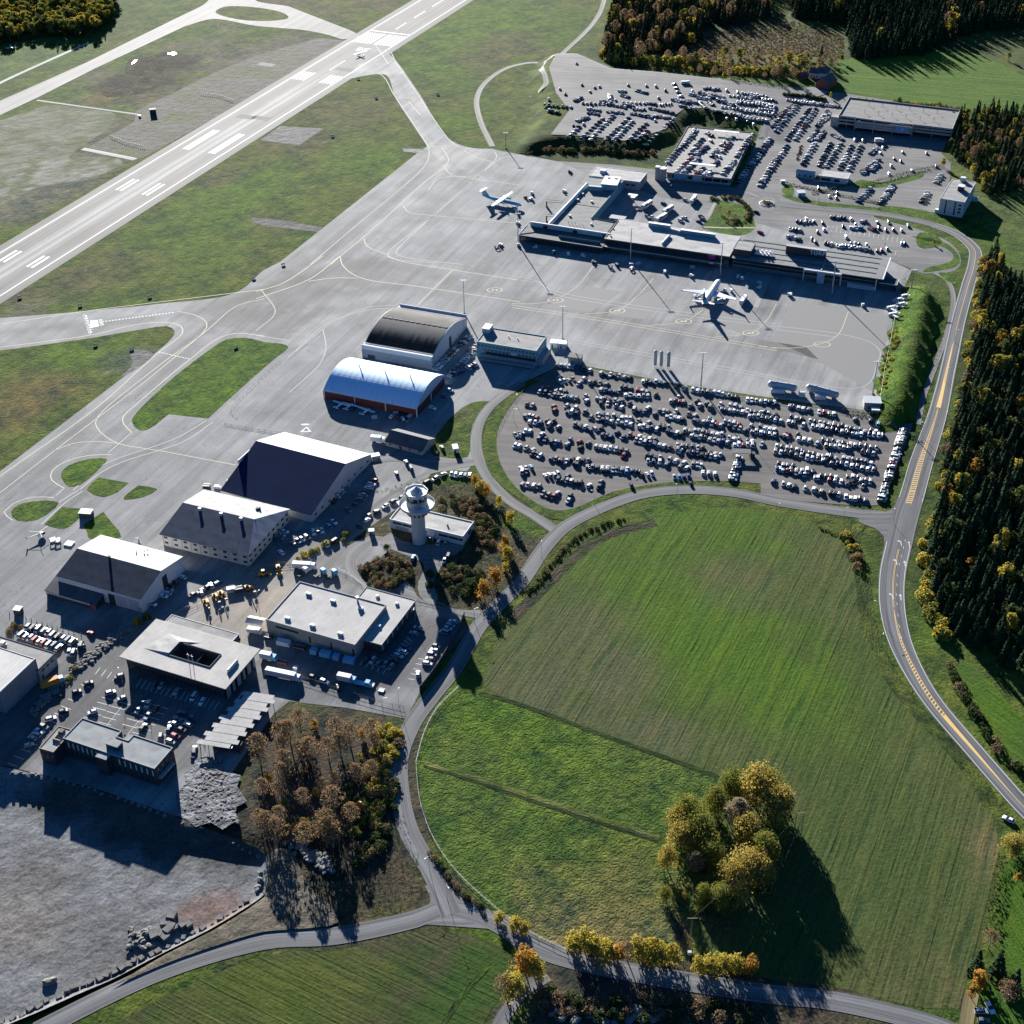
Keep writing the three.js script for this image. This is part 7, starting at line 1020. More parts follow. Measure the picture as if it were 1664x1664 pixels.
function carParts(L, W, Hh, hood, tail, roofLen) {
const b = new THREE.Shape([[-L / 2, 0.25], [-L / 2, 0.75], [-L / 2 + 0.12, 0.92], [-L / 2 + tail, 0.98], [L / 2 - hood, 0.96], [L / 2 - 0.25, 0.82], [L / 2, 0.6], [L / 2, 0.25]].map(([x, y]) => new THREE.Vector2(x, y)));
const lower = new THREE.ExtrudeGeometry(b, { depth: W - 0.16, bevelEnabled: true, bevelThickness: 0.08, bevelSize: 0.08, bevelOffset: -0.08, bevelSegments: 1 }).translate(0, 0, -(W - 0.16) / 2);
const x0 = -L / 2 + tail * 0.4, x1 = L / 2 - hood, r0 = x0 + (x1 - x0) * 0.12 + 0.1, r1 = r0 + roofLen, hw = W / 2 - 0.08, hr = W / 2 - 0.26, yb = 0.95, yt = Hh - 0.06;
const fr = (a, bb, wa, wb, y0, y1, c0, c1) => { const P = [[a, y0, -wa], [bb, y0, -wa], [bb, y0, wa], [a, y0, wa], [c0, y1, -wb], [c1, y1, -wb], [c1, y1, wb], [c0, y1, wb]], Q = [[3, 2, 6, 7], [1, 0, 4, 5], [2, 1, 5, 6], [0, 3, 7, 4], [7, 6, 5, 4]], pos = []; for (const [i, j, k, l] of Q) for (const v of [i, j, k, i, k, l]) pos.push(...P[v]); const g = new THREE.BufferGeometry(); g.setAttribute('position', new THREE.Float32BufferAttribute(pos, 3)); g.computeVertexNormals(); g.setAttribute('uv', new THREE.Float32BufferAttribute(new Float32Array(pos.length / 3 * 2), 2)); return g; };
const glass = fr(x0, x1, hw, hr, yb, yt, r0, r1), roof = fr(r0 - 0.04, r1 + 0.04, hr + 0.03, hr - 0.08, yt - 0.02, Hh, r0 + 0.1, r1 - 0.1);
return { body: mergeGeometries([plain(lower), plain(roof)]), glass, L, W };
}
const CARS = { hatchback: carParts(4.2, 1.8, 1.5, 1.15, 0.25, 1.75), estate: carParts(4.75, 1.85, 1.5, 1.3, 0.2, 2.4), suv: carParts(4.65, 1.9, 1.72, 1.15, 0.25, 2.2), saloon: carParts(4.7, 1.82, 1.45, 1.3, 0.95, 1.3), van: carParts(5.1, 1.95, 2.0, 0.75, 0.1, 3.4) };
const wheelGeo = new THREE.CylinderGeometry(0.33, 0.33, 0.22, 14).rotateX(Math.PI / 2), tyreMat = std([0.02, 0.02, 0.02], 0.9), carGlass = std([0.02, 0.025, 0.03], 0.1);
const PAINTS = [['white', [0.78, 0.79, 0.8], 24], ['silver', [0.46, 0.47, 0.48], 23], ['grey', [0.18, 0.185, 0.19], 17], ['black', [0.016, 0.016, 0.018], 19], ['dark blue', [0.025, 0.05, 0.14], 9], ['red', [0.30, 0.02, 0.018], 4], ['pale blue', [0.14, 0.28, 0.42], 2], ['beige', [0.36, 0.33, 0.28], 2]];
const paintMats = Object.fromEntries(PAINTS.map(([n, c]) => [n, new THREE.MeshPhysicalMaterial({ color: new THREE.Color().setRGB(...c), roughness: 0.38, metalness: n === 'silver' || n === 'grey' ? 0.35 : 0, clearcoat: 0.7, clearcoatRoughness: 0.08 })]));
const pickPaint = () => { let r = rnd() * 100; for (const [n, , p] of PAINTS) { if (r < p) return n; r -= p; } return 'black'; };
const pickType = () => { const r = rnd(); return r < 0.36 ? 'hatchback' : r < 0.62 ? 'estate' : r < 0.84 ? 'suv' : r < 0.97 ? 'saloon' : 'van'; };
const carProto = {};
function makeCar(type, paint, [x, y, z], turn, label, group, detail = false) {
const key = type + paint + detail;
if (!carProto[key]) {
const t = new THREE.Group(), c = CARS[type]; part(t, 'body', c.body, paintMats[paint]); part(t, 'windows', c.glass, carGlass);
if (detail) for (const sx of [-1, 1]) for (const sz of [-1, 1]) part(t, 'wheel', wheelGeo.clone().translate(sx * (c.L / 2 - 0.85), 0.33, sz * (c.W / 2 - 0.1)), tyreMat);
else part(t, 'wheels', mergeGeometries([-1, 1].map((s) => plain(mbox(0.62, 0.5, c.W - 0.06, s * (c.L / 2 - 0.85), 0.27, 0)))), tyreMat);
carProto[key] = t;
}
const t = carProto[key].clone(); t.name = numbered(type === 'van' ? 'parked_van' : 'parked_car'); scene.add(t); t.position.set(x, y, z); t.rotation.y = turn;
return tag(t, label, type === 'van' ? 'van' : 'car', group);
}
const parked = [];
function lot(place, f, str, { pitch = 2.5, turn, jitter = 0.12, lift = 0.1, types, hAt, full = 1 } = {}) {
const gp = (x, y) => hAt === undefined ? G(...f(x, y)) : (() => { const p = planePt(...f(x, y), hAt); return [p[0], hAt, p[1]]; })();
for (const w of str.trim().split(/\s+/)) {
const line = w.startsWith('~'), [c, k] = w.replace('~', '').split('='), v = c.split(',').map(Number);
const a = gp(v[0], v[1]), b = v.length > 2 ? gp(v[2], v[3]) : a, dx = b[0] - a[0], dz = b[2] - a[2], L = Math.hypot(dx, dz), p = line ? 5.4 : pitch, n = k ? +k : v.length > 2 ? Math.max(1, Math.round(L / p) + 1) : 1;
const dir = v.length > 2 && L > 1 ? Math.atan2(-dz, dx) : turn ?? 0, head = (v.length > 2 && L > 1 ? dir + (line ? 0 : Math.PI / 2) : (turn ?? 0) + Math.PI / 2);
for (let i = 0; i < n; i++) { if (rnd() > full) continue; const t = n > 1 ? i / (n - 1) : 0.5, type = types ? pick(types) : pickType(); parked.push({ place, p: [lerp(a[0], b[0], t) + rr(-jitter, jitter), lerp(a[1], b[1], t) + lift, lerp(a[2], b[2], t) + rr(-jitter * 3, jitter * 3)], turn: head + (rnd() < 0.5 ? Math.PI : 0) + rr(-0.04, 0.04), type, paint: pickPaint() }); }
}
}
const zC = zoomed(832, 416, 430), zD = zoomed(1234, 416, 430), zA = zoomed(0, 832, 430), zB = zoomed(416, 832, 430), zE = zoomed(416, 416, 430), zF = zoomed(1234, 0, 430), zG = zoomed(832, 0, 430), zH = zoomed(1040, 170, 220);
const ROWT = (() => { const a = G2(...zD(315, 1040)), b = G2(...zD(790, 1150)); return Math.atan2(-(b[1] - a[1]), b[0] - a[0]); })();
const big = 'the large car park';
lot(big, zC, `285,690,410,705 445,717,490,722 560,742,705,765 740,770 825,792,960,802 1030,815 1082,836 1135,848,1232,862 1275,862,1322,875 1365,885,1412,892 1480,908,1650,930
300,768 305,798,385,780 420,808 448,782 490,797,552,804 560,845,675,862 595,812 690,832,745,838 715,878,855,890 790,852,850,858 905,882 175,860,240,868 190,835,225,838 265,880,335,895 275,855,335,860 345,892,405,900
460,890 470,915 535,900,610,912 560,930,600,934 650,915,690,925 655,950,690,957 740,935 1000,915,1080,922 1045,895 1120,948 1165,918 1180,945 1225,930 1245,958 1310,940 1320,968,1450,985 1370,945,1440,958 1480,980,1530,985 1495,1010,1655,1035 1565,990,1610,998
95,938,130,945 262,950 270,972 345,950 350,985,405,992 400,962 460,985 495,1020 770,972,835,985 855,962 900,1000 930,975,980,985 975,1015,1075,1030 1030,985 1110,1000,1150,1010
85,1010,155,1022 110,1048,180,1056 220,1040,262,1045 235,1068 292,1080 540,1000,600,1010 545,1030,625,1045 640,1015,745,1030 665,1050,745,1062 395,1065,460,1078 490,1105,525,1095 795,1045 860,1050 800,1075,910,1095 930,1075,985,1080 980,1105,1065,1125
1150,1040,1165,1045 1205,1050,1315,1070 1240,1035,1270,1040 1340,1050,1425,1065 1370,1075,1465,1100 1500,1075 1560,1080,1650,1100 1510,1108,1650,1128
20,1130,55,1122 85,1105,115,1108 60,1128 190,1125 170,1150,210,1158 560,1095 570,1130,620,1140 660,1115 700,1145 740,1130,800,1142 780,1165,955,1200 830,1150,900,1162 1090,1100,1150,1108 1130,1135,1355,1180 1170,1105,1320,1132 1365,1150,1425,1165 1400,1190,1510,1195 1480,1170,1505,1175
20,1195,45,1200 90,1215,130,1225 130,1245,175,1260 250,1175,295,1182 345,1190 362,1165 425,1175 430,1208 480,1185 530,1200,585,1208 620,1215,720,1235 700,1262 995,1215 1040,1195,1200,1215 1045,1225,1060,1228 1110,1240,1280,1270 1245,1245,1310,1258
245,1280,340,1298 380,1280,480,1295 395,1310,410,1312 850,1262,930,1275 855,1295,930,1300 990,1285,1030,1295 975,1315 1080,1305 1060,1330,1100,1340 1140,1318,1190,1325
60,1345,120,1335 65,1360,90,1362 475,1330,790,1355 575,1350,720,1362 210,1390,290,1375 290,1410,430,1430 350,1390 820,1385,880,1375 1020,1395,1110,1390 1200,1370,1275,1375
65,1440,170,1455 195,1500,260,1520 285,1495 485,1450 560,1425 550,1460 365,1515 355,1545`, { turn: ROWT, lift: 0.09 });
lot(big, zD, `15,918,105,935 190,950,275,965 310,970 375,988,470,1000 10,990 20,1020,135,1042 100,1005 200,1020,265,1030 185,1050,215,1055 275,1070 320,1045,500,1075 335,1078,550,1112 520,1080,660,1108 560,1115,640,1130 690,1130,780,1140 700,1110,730,1115
145,1142,185,1130 240,1130 245,1155,315,1165 15,1190 365,1188 400,1165,560,1190 420,1195,560,1215 570,1190,735,1215 650,1235,715,1250
110,1205,270,1230 100,1235,265,1262 285,1245,400,1265 300,1275,400,1290 425,1270,475,1280 415,1298,490,1312 530,1275,700,1315 515,1312,715,1350
120,1315,210,1330 110,1345,130,1345 150,1352,285,1385 200,1345,335,1360 350,1395,370,1398 390,1385,480,1400 440,1412,515,1425 555,1390,620,1400 545,1435,590,1430 640,1415,695,1425 650,1455
90,1425 150,1440,220,1455 290,1470 345,1475,390,1485 450,1495,500,1510 545,1525,665,1540
905,1100,765,1545 600,1030 700,1040 750,1068`, { turn: ROWT, lift: 0.09 });
lot('the exit canopy', zC, '1430,1275,1385,1410', { turn: ROWT });
lot('the ring road', zC, '1125,1440 750,1452', { turn: 0.15 });
lot('the left edge van rows', zoomed(0, 950, 220), '265,635,720,790 340,540,600,600 650,640,900,720 1000,765 850,850 910,855', { types: ['van', 'van', 'estate', 'suv'], pitch: 2.5 });
lot('the left office bays', zA, '560,1080 485,1140 400,1260 320,1310 275,1360,205,1425 185,1470 750,1040 695,1145 770,1175 585,1262', { turn: 2.0 });
lot('the courtyard office bays', zA, '975,1095 1015,1100 1115,1135 1225,1165 1275,1195 900,1360 935,1215 985,1240 870,1255 930,1290', { turn: -0.3 });
lot('the crowded office bays', zA, '1145,1275,1090,1335 1215,1305,1145,1380 1065,1370 1010,1425 1105,1420,1075,1450 1220,1530 1225,1500', { pitch: 3.4 });
lot('the white hangar gable', zA, '1150,415 1095,450,1030,540 960,585', { pitch: 3, turn: 1.0 });
lot('the yard fence row', zA, '~1370,450,1210,530 1330,470 1265,515', { turn: 0.4 });
lot('the yard under the tall lamp', zA, '575,765 515,845', { turn: 0.9 });
lot('the workshop bays', zB, '700,930,850,980=5 870,940,950,860 1020,735,990,770 1240,695,1190,765 1135,850,1080,960 1020,1025', { pitch: 2.9 });
lot('the workshop drive', zB, '~360,1048,430,1075=2 520,1105', { turn: 0.2 });
lot('the tower forecourt', zB, '1195,200 990,292 1185,312 1210,285 1150,195', { turn: -0.2 });
lot('the hangar drive', zB, '~560,145,490,190 445,205 650,95 ~700,55,760,10', { turn: 0.5 });
lot('the hangar gable rows', zoomed(360, 680, 260), '1590,655,1440,850=6 1390,905 1320,965 1170,1090 1120,1130 960,1195,1045,1180 800,1290 885,1250 840,1265 745,1310 560,1265 620,1400 1300,705,1140,880 660,1190,600,1260', { turn: 0.7 });
lot('the bend above the tower', zE, '~1180,1375,705,1640 1230,1380,1345,1385 885,1375 975,1345 945,1305 1130,1245 1170,1215', { turn: 0.3 });
lot('the arched hangar alley', zE, '1340,510,1130,720 1375,570,1350,600 1380,690,1220,760 1370,600,1240,740 1220,850 1185,890 1110,960', { pitch: 2.6, turn: 1.0, full: 0.9 });
lot('the blue hangar front', zE, '580,960,610,965=2 860,1010,960,1040', { turn: 0.2 });
lot('the short stay lot right of the terminal', zoomed(1260, 350, 220), '690,25,850,45=5 930,55 1060,80,1110,90 1250,90 1395,100 830,140 925,155,1060,175=5 985,125 1160,160,1210,185 1270,165 1360,190 1450,185 1550,195 1630,140 270,80,420,95=4 380,60 470,80 580,100 180,180,300,190=4 520,215 600,190 160,270,290,300=4 450,300 490,335 620,355,690,365 760,385,1010,400=8 930,350,1030,360 1040,410,1160,440 1120,375 870,280 1250,440,1310,445 1375,425 1550,360 1590,350', { turn: -0.1 });
lot('the lots between pavilion and multistorey', zF, '20,630,100,640 0,655,100,675 0,690,90,705 0,720,60,730 0,755,40,760 175,635,340,655 345,655,500,675 185,680,85,800=9 235,670,105,825=11 315,690,175,880=13 355,690,225,880=13 430,705,365,795 365,820,315,885 405,830,360,880 460,850,520,880 440,720,400,760 345,910,275,1035=8 450,905,375,1045=9 510,910,420,1050=9 580,920,505,1065=9 640,925,560,1070=9 740,935,700,970 775,935 760,965 750,1010,650,1080=6 700,1040,650,1095 740,1040,700,1075 845,1000 890,1020 830,1050 815,1100 60,880,-20,1010=9 175,920,0,1170=16 1140,1105,1110,1150=4 1060,1215,1020,1275=5 840,1170,760,1280=9 700,1190,620,1270=7 440,1240 490,1220 485,1250 370,1190 250,1225', { turn: -0.1, types: undefined });
lot('the lots between pavilion and multistorey', zF, '600,885 650,890 900,960 1050,968 1110,1050 960,1075', { turn: -0.1 });
lot('the upper car park', zG, `300,565 335,598 232,630 205,665,370,680=7 400,640,430,620 445,655,600,660=7 490,580 440,540 520,555 550,550 405,405 730,540 675,575,710,580 785,575,845,590 905,550 965,575 845,545 615,605,620,630 690,605,730,615 920,620 650,635 700,650,830,655=6 610,660,710,680=5 850,655,900,660 930,665,1000,660 1020,535,1060,610=4 1010,630,1040,635 480,690,550,700 600,705,690,715 765,690,830,695 870,685,1000,715=6 1060,670,1150,690=4 1080,650,1110,655 750,720,880,740=6 900,735,990,745 1135,580 1170,620,1240,630 1210,560,1300,570 1180,590,1330,615=7 1240,650,1260,665 1350,575 1420,590 1180,650,1220,685 1370,610,1500,625=6 1290,635,1340,640 1500,610,1640,635=7 1420,650,1650,680=11 1320,680,1440,695=6 1260,700,1340,715 1450,700,1640,720=9 1410,735,1600,765=9 1350,750 1410,760 1520,790 1480,770 410,765,480,745 450,785 385,795 420,805,355,870=5 570,755,440,880=8 635,735,495,885=10 735,750,590,885=9 755,770,640,890=9 845,785,730,890=7 850,830,790,885=4 900,765 1020,755,840,915=10 1100,640,1160,650 1200,605,1280,622 1450,590,1600,612 1440,640,1640,668 1500,660,1640,692 1330,650,1400,668 1380,718,1440,733 1120,600,1170,610 1040,640,1100,652 940,700,1010,716 820,728,880,745 700,665,760,672 560,640,620,648 230,700,290,712 480,715,540,722`, { turn: -0.1, lift: 0.36 });
lot('the lanes right of the parking deck', zH, '1600,430,1200,970=17 1660,690,1480,1000=10', {});
lot('the terminal forecourt', zH, '290,1225 755,1385 720,1440 770,1415 120,1410 90,1380 150,1390 540,1400 500,1435 1430,1330 1480,1580 560,1180', { turn: 0.8 });
lot('the top of the parking deck', zH, '690,300,640,380 630,400,310,750=13 820,350,880,390 770,430,620,610=7 830,520,690,610 880,460 860,440 640,650,450,830=7 720,670,540,830 1000,500,880,640=6 1110,480,960,640=7 1080,430,1180,400 1040,470 950,700,900,740 980,650 1380,380,1190,640=10 1160,700,990,880=8 790,790,700,850 860,810,790,880 860,860', { hAt: DECK_H + 0.02, lift: 0, full: 0.95 });
lot('the right hand verge', zoomed(1234, 1234, 430), '1565,385', { turn: 0.9, types: ['saloon'] });
lot('the bottom right drive', zoomed(1234, 1234, 430), '1395,1590,1410,1650=2 1450,1570', { turn: 0.2 });
{
const fixed = { 'the right hand verge': 'white', 'the ring road': 'black' };
for (const c of parked) if (fixed[c.place]) c.paint = fixed[c.place];
parked.sort((a, b) => (b.p[2] - a.p[2]));
const near = parked.slice(0, 296), rest = parked.slice(296), byPlace = new Map();
for (const c of near) (byPlace.get(c.place) ?? byPlace.set(c.place, []).get(c.place)).push(c);
const ord = (n) => n + (n % 10 === 1 && n % 100 !== 11 ? 'st' : n % 10 === 2 && n % 100 !== 12 ? 'nd' : n % 10 === 3 && n % 100 !== 13 ? 'rd' : 'th');
for (const [place, list] of byPlace) {
const rows = []; const c = Math.cos(ROWT), s = Math.sin(ROWT), v = (q) => s * q.p[0] + c * q.p[2];
list.sort((a, b) => v(b) - v(a)); for (const q of list) { const r = rows[rows.length - 1]; if (r && Math.abs(v(r[0]) - v(q)) < 4.2) r.push(q); else rows.push([q]); }
rows.forEach((r, i) => { r.sort((a, b) => a.p[0] - b.p[0]); r.forEach((q, j) => { const big = place === 'the large car park', where = list.length < 3 ? `on ${place}` : `${ord(j + 1)} from left in line ${i + 1} of ${place}`; makeCar(q.type, q.paint, q.p, q.turn, `${q.paint} ${q.type} ${where}`, `cars parked in ${place}`, !big); }); });
}
const kinds = {}; for (const q of rest) (kinds[q.type] ??= []).push(q);
const far = new THREE.MeshPhysicalMaterial({ color: 0xffffff, vertexColors: true, roughness: 0.35, clearcoat: 0.7, clearcoatRoughness: 0.08 });
const paintC = Object.fromEntries(PAINTS.map(([n, c]) => [n, new THREE.Color().setRGB(...c)]));
for (const [k, l] of Object.entries(kinds)) {
const col = (g, v) => { const n = g.attributes.position.count, a = new Float32Array(n * 3).fill(v); g = g.clone(); g.setAttribute('color', new THREE.BufferAttribute(a, 3)); return g; };
const g = mergeGeometries([col(CARS[k].body, 1), col(CARS[k].glass, 0.06), col(plain(mbox(CARS[k].L * 0.8, 0.4, CARS[k].W - 0.1, 0, 0.22, 0)), 0.03)]);
tag(instanced('distant_cars', g, far, l.map((q) => [...q.p, q.turn, 1]), l.map((q) => paintC[q.paint])), `far rows of parked ${k} cars around the terminal and upper lots`, 'cars', null, 'stuff');
}
console.log('cars', near.length, rest.length);
}
const planeWhite = new THREE.MeshPhysicalMaterial({ color: new THREE.Color().setRGB(0.78, 0.79, 0.8), roughness: 0.35, clearcoat: 0.4 }), planeBlue = new THREE.MeshPhysicalMaterial({ color: new THREE.Color().setRGB(0.16, 0.46, 0.62), roughness: 0.35, clearcoat: 0.4 }), dark = std([0.03, 0.03, 0.035], 0.5), steelM = std([0.5, 0.52, 0.54], 0.4, { metalness: 0.5 });
function fuselage(st, n = 20) { const pos = [], idx = []; st.forEach(([x, r, y]) => { for (let i = 0; i <= n; i++) { const a = i / n * Math.PI * 2; pos.push(x, y + Math.cos(a) * r, Math.sin(a) * r); } }); for (let s = 0; s + 1 < st.length; s++) for (let i = 0; i < n; i++) { const a = s * (n + 1) + i, b = a + n + 1; idx.push(a, b, a + 1, a + 1, b, b + 1); } const g = new THREE.BufferGeometry(); g.setAttribute('position', new THREE.Float32BufferAttribute(pos, 3)); g.setAttribute('uv', new THREE.Float32BufferAttribute(new Float32Array(pos.length / 3 * 2), 2)); g.setIndex(idx); g.computeVertexNormals(); return g; }
function wing(plan, y, th, di = 0) { const s = new THREE.Shape(plan.map(([x, z]) => new THREE.Vector2(x, -z))), g = new THREE.ExtrudeGeometry(s, { depth: th * 0.4, bevelEnabled: true, bevelThickness: th * 0.3, bevelSize: th * 0.5, bevelSegments: 2 }).rotateX(-Math.PI / 2).translate(0, y, 0); const p = g.attributes.position; for (let i = 0; i < p.count; i++) p.setY(i, p.getY(i) + Math.abs(p.getZ(i)) * di); g.computeVertexNormals(); return g; }
const fin = (plan, th) => new THREE.ExtrudeGeometry(new THREE.Shape(plan.map(([x, y]) => new THREE.Vector2(x, y))), { depth: th, bevelEnabled: true, bevelThickness: 0.06, bevelSize: 0.06, bevelSegments: 1 }).translate(0, 0, -th / 2);
{
const t = thing('jet_airliner', 'white twin jet airliner parked nose to the terminal', 'airliner', [126.2, 0.1, -790.5], 67 * Math.PI / 180);
part(t, 'fuselage', fuselage([[19.2, 0.05, 3.0], [18.9, 0.6, 3.1], [17.8, 1.2, 3.25], [15.8, 1.75, 3.4], [13, 1.9, 3.45], [-7, 1.9, 3.45], [-12, 1.5, 3.85], [-16, 0.85, 4.3], [-19, 0.25, 4.6]]), planeWhite);
for (const s of [-1, 1]) {
part(t, 'wing', wing([[4.2, s * 1.5], [0.2, s * 8], [-4.2, s * 17.3], [-5.8, s * 17.3], [-3.4, s * 6.5], [-3.4, s * 1.5]], 2.6, 0.5, 0.09), planeWhite); part(t, 'winglet', fin([[-4.4, 4.1], [-5.8, 4.1], [-6.6, 6.4], [-6, 6.4]], 0.12).translate(0, 0.1, s * 17.4), planeWhite);
part(t, 'tailplane', wing([[-14.4, s * 0.5], [-17.4, s * 7], [-18.6, s * 7], [-17.6, s * 0.5]], 4.6, 0.25, 0.1), planeWhite);
const e = part(t, 'engine', new THREE.LatheGeometry([[0.7, -2], [1.0, -1], [1.15, 1], [1.1, 1.9], [0.9, 2.1], [0.85, 1.6]].map(([r, y]) => new THREE.Vector2(r, y)), 18).rotateZ(-Math.PI / 2).translate(3.2, 1.75, s * 5.2), planeBlue); part(e, 'fan', new THREE.CircleGeometry(0.9, 16).rotateY(Math.PI / 2).translate(4.9, 1.75, s * 5.2), dark);
part(t, 'main_gear', [bar([-1.2, 0, s * 2.8], [-1.2, 2.4, s * 2.8], 0.16), cyl(0.55, 0.55, 0.4, 0, 0, 0, 14).rotateX(Math.PI / 2).translate(-1.2, 0.55, s * 2.6)], dark);
for (let i = 0; i < 26; i++) { const w = part(t, 'cabin_window', box(0.3, 0.38, 0.06), dark); w.position.set(12.2 - i * 0.86, 3.75, s * 1.9); }
}
part(t, 'tail_fin', fin([[-11.6, 4.6], [-16.4, 11.6], [-18.6, 11.6], [-17.9, 4.8]], 0.3), std([0.03, 0.05, 0.11], 0.5)); part(t, 'cockpit_window', mbox(1.1, 0.55, 2.3, 16.6, 4.25, 0), dark); part(t, 'nose_gear', [bar([13.8, 0, 0], [13.8, 2, 0], 0.12), cyl(0.4, 0.4, 0.4, 0, 0, 0, 12).rotateX(Math.PI / 2).translate(13.8, 0.4, -0.2)], dark); part(t, 'belly_stripe', mbox(20, 1.0, 0.05, 3, 2.5, 1.78), planeBlue);
}
{
const t = thing('turboprop_airliner', 'pale blue high winged turboprop airliner with white wing and tail', 'airliner', [-3.8, 0.1, -940.8], -30.6 * Math.PI / 180);
part(t, 'fuselage', fuselage([[16.4, 0.05, 2.1], [16, 0.55, 2.2], [14.6, 1.05, 2.5], [12.6, 1.32, 2.7], [-6, 1.35, 2.7], [-11, 1.0, 3.1], [-15.6, 0.4, 3.6], [-16.6, 0.1, 3.7]]), planeBlue);
part(t, 'wing', wing([[1.6, -14.2], [2.2, -5], [2.2, 5], [1.6, 14.2], [0.2, 14.2], [-0.9, 5], [-0.9, -5], [0.2, -14.2]], 4.0, 0.4), planeWhite);
for (const s of [-1, 1]) { const e = part(t, 'engine', fuselage([[4.6, 0.3, 3.5], [4.2, 0.6, 3.4], [0, 0.75, 3.3], [-3.2, 0.35, 3.5]], 14).translate(0, 0, s * 4.4), planeBlue); for (let i = 0; i < 6; i++) part(e, 'blade', box(0.1, 1.9, 0.22, 0, 0.98, 0).rotateX(i * Math.PI / 3).translate(4.7, 3.5, s * 4.4), dark); part(e, 'spinner', new THREE.ConeGeometry(0.3, 0.7, 12).rotateZ(-Math.PI / 2).translate(4.95, 3.5, s * 4.4), planeWhite); part(t, 'main_gear', [bar([0, 0, s * 4.4], [0, 3, s * 4.4], 0.14), cyl(0.45, 0.45, 0.5, 0, 0, 0, 12).rotateX(Math.PI / 2).translate(0, 0.45, s * 4.4 - 0.25)], dark); for (let i = 0; i < 20; i++) { const w = part(t, 'cabin_window', box(0.32, 0.4, 0.06), dark); w.position.set(10.4 - i * 0.85, 3.0, s * 1.34); } }
part(t, 'tail_fin', fin([[-9.8, 3.8], [-13.6, 8], [-16.4, 8], [-15.8, 3.9]], 0.3), planeBlue); part(t, 'tailplane', wing([[-13.8, -4.3], [-13.6, 0], [-13.8, 4.3], [-15.4, 4.3], [-16.2, 0], [-15.4, -4.3]], 8, 0.25), planeWhite); part(t, 'cockpit_window', mbox(0.9, 0.5, 1.7, 13.3, 3.5, 0), dark); part(t, 'nose_gear', [bar([12.4, 0, 0], [12.4, 1.6, 0], 0.1), cyl(0.32, 0.32, 0.3, 0, 0, 0, 12).rotateX(Math.PI / 2).translate(12.4, 0.32, -0.15)], dark);
}
function lightPlane(p, turn, label) {
const t = thing('light_aircraft', label, 'light aircraft', p, turn);
part(t, 'fuselage', fuselage([[3.4, 0.2, 1.3], [3.1, 0.45, 1.3], [1.4, 0.6, 1.4], [-0.6, 0.6, 1.5], [-4.2, 0.15, 1.6]], 12), planeWhite); part(t, 'wing', wing([[1.4, -5.4], [1.6, 0], [1.4, 5.4], [0.3, 5.4], [0.1, 0], [0.3, -5.4]], 2.05, 0.18), planeWhite); part(t, 'tail_fin', fin([[-3.2, 1.7], [-4.1, 2.9], [-4.6, 2.9], [-4.4, 1.7]], 0.08), planeBlue); part(t, 'tailplane', wing([[-3.4, -1.7], [-3.4, 1.7], [-4.3, 1.7], [-4.3, -1.7]], 1.65, 0.08), planeWhite); part(t, 'canopy', mbox(1.3, 0.5, 1.05, 0.9, 1.85, 0), dark); part(t, 'wheels', [cyl(0.25, 0.25, 0.15, 0, 0, 0, 10).rotateX(Math.PI / 2).translate(0.3, 0.25, -1.1), cyl(0.25, 0.25, 0.15, 0, 0, 0, 10).rotateX(Math.PI / 2).translate(0.3, 0.25, 1), cyl(0.2, 0.2, 0.15, 0, 0, 0, 10).rotateX(Math.PI / 2).translate(2.6, 0.2, 0), bar([0.3, 0.25, 1.05], [0.3, 1.1, 0.4], 0.05), bar([0.3, 0.25, -1.05], [0.3, 1.1, -0.4], 0.05)], dark); part(t, 'propeller', mbox(0.06, 1.8, 0.14, 3.45, 1.3, 0), dark);
}
lightPlane(G(...zE(530, 950)), 1.0, 'white light aircraft, left one of the pair before the blue roofed hangar'); lightPlane(G(...zE(588, 958)), 1.1, 'white light aircraft, right one of the pair before the blue roofed hangar'); lightPlane(G(...zE(692, 990)), 1.0, 'white light aircraft alone before the middle bay of the blue roofed hangar');
lightPlane((() => { const p = G(584, 90.5); return [p[0], 0.1, p[2]]; })(), 2.4, 'small light aircraft standing on the runway below the painted number');
lightPlane(G(18, 80), 0.5, 'white light aircraft over the shaded grass by the upper left wood');
{ // helicopter
const t = thing('helicopter', 'small white helicopter parked by the taxiway kerb at the left', 'helicopter', G(...zA(255, 158)), 0.6);
part(t, 'cabin', new THREE.SphereGeometry(1, 18, 12).scale(1.9, 1.1, 0.95).translate(0.6, 1.5, 0), planeWhite); part(t, 'windscreen', new THREE.SphereGeometry(1, 16, 10, 0, 6.3, 0, 1.7).rotateZ(-1.2).scale(1.5, 0.9, 0.9).translate(1.2, 1.6, 0), dark); part(t, 'tail_boom', bar([-0.8, 1.9, 0], [-6.4, 2.2, 0], 0.34, 10, 0.12), planeWhite); part(t, 'tail_fin', fin([[-5.9, 2.1], [-6.8, 3.4], [-7.1, 3.4], [-6.6, 1.7]], 0.08), planeWhite); part(t, 'rotor_mast', cyl(0.15, 0.1, 0.9, 0.2, 2.4, 0), dark); for (const a of [0.4, 2.5, 4.6]) part(t, 'rotor_blade', box(5, 0.05, 0.26, 2.6, 3.3, 0).rotateY(a).translate(0.2, 0, 0), dark); for (const s of [-1, 1]) part(t, 'skid', [bar([-1.4, 0.1, s * 1.1], [2.2, 0.1, s * 1.1], 0.06), bar([-0.6, 0.1, s * 1.1], [-0.4, 1, s * 0.6], 0.05), bar([1.4, 0.1, s * 1.1], [1.2, 1, s * 0.6], 0.05)], dark);
part(t, 'tail_rotor', box(0.05, 1.5, 0.14, -6.5, 2.3, 0.2), dark);
}
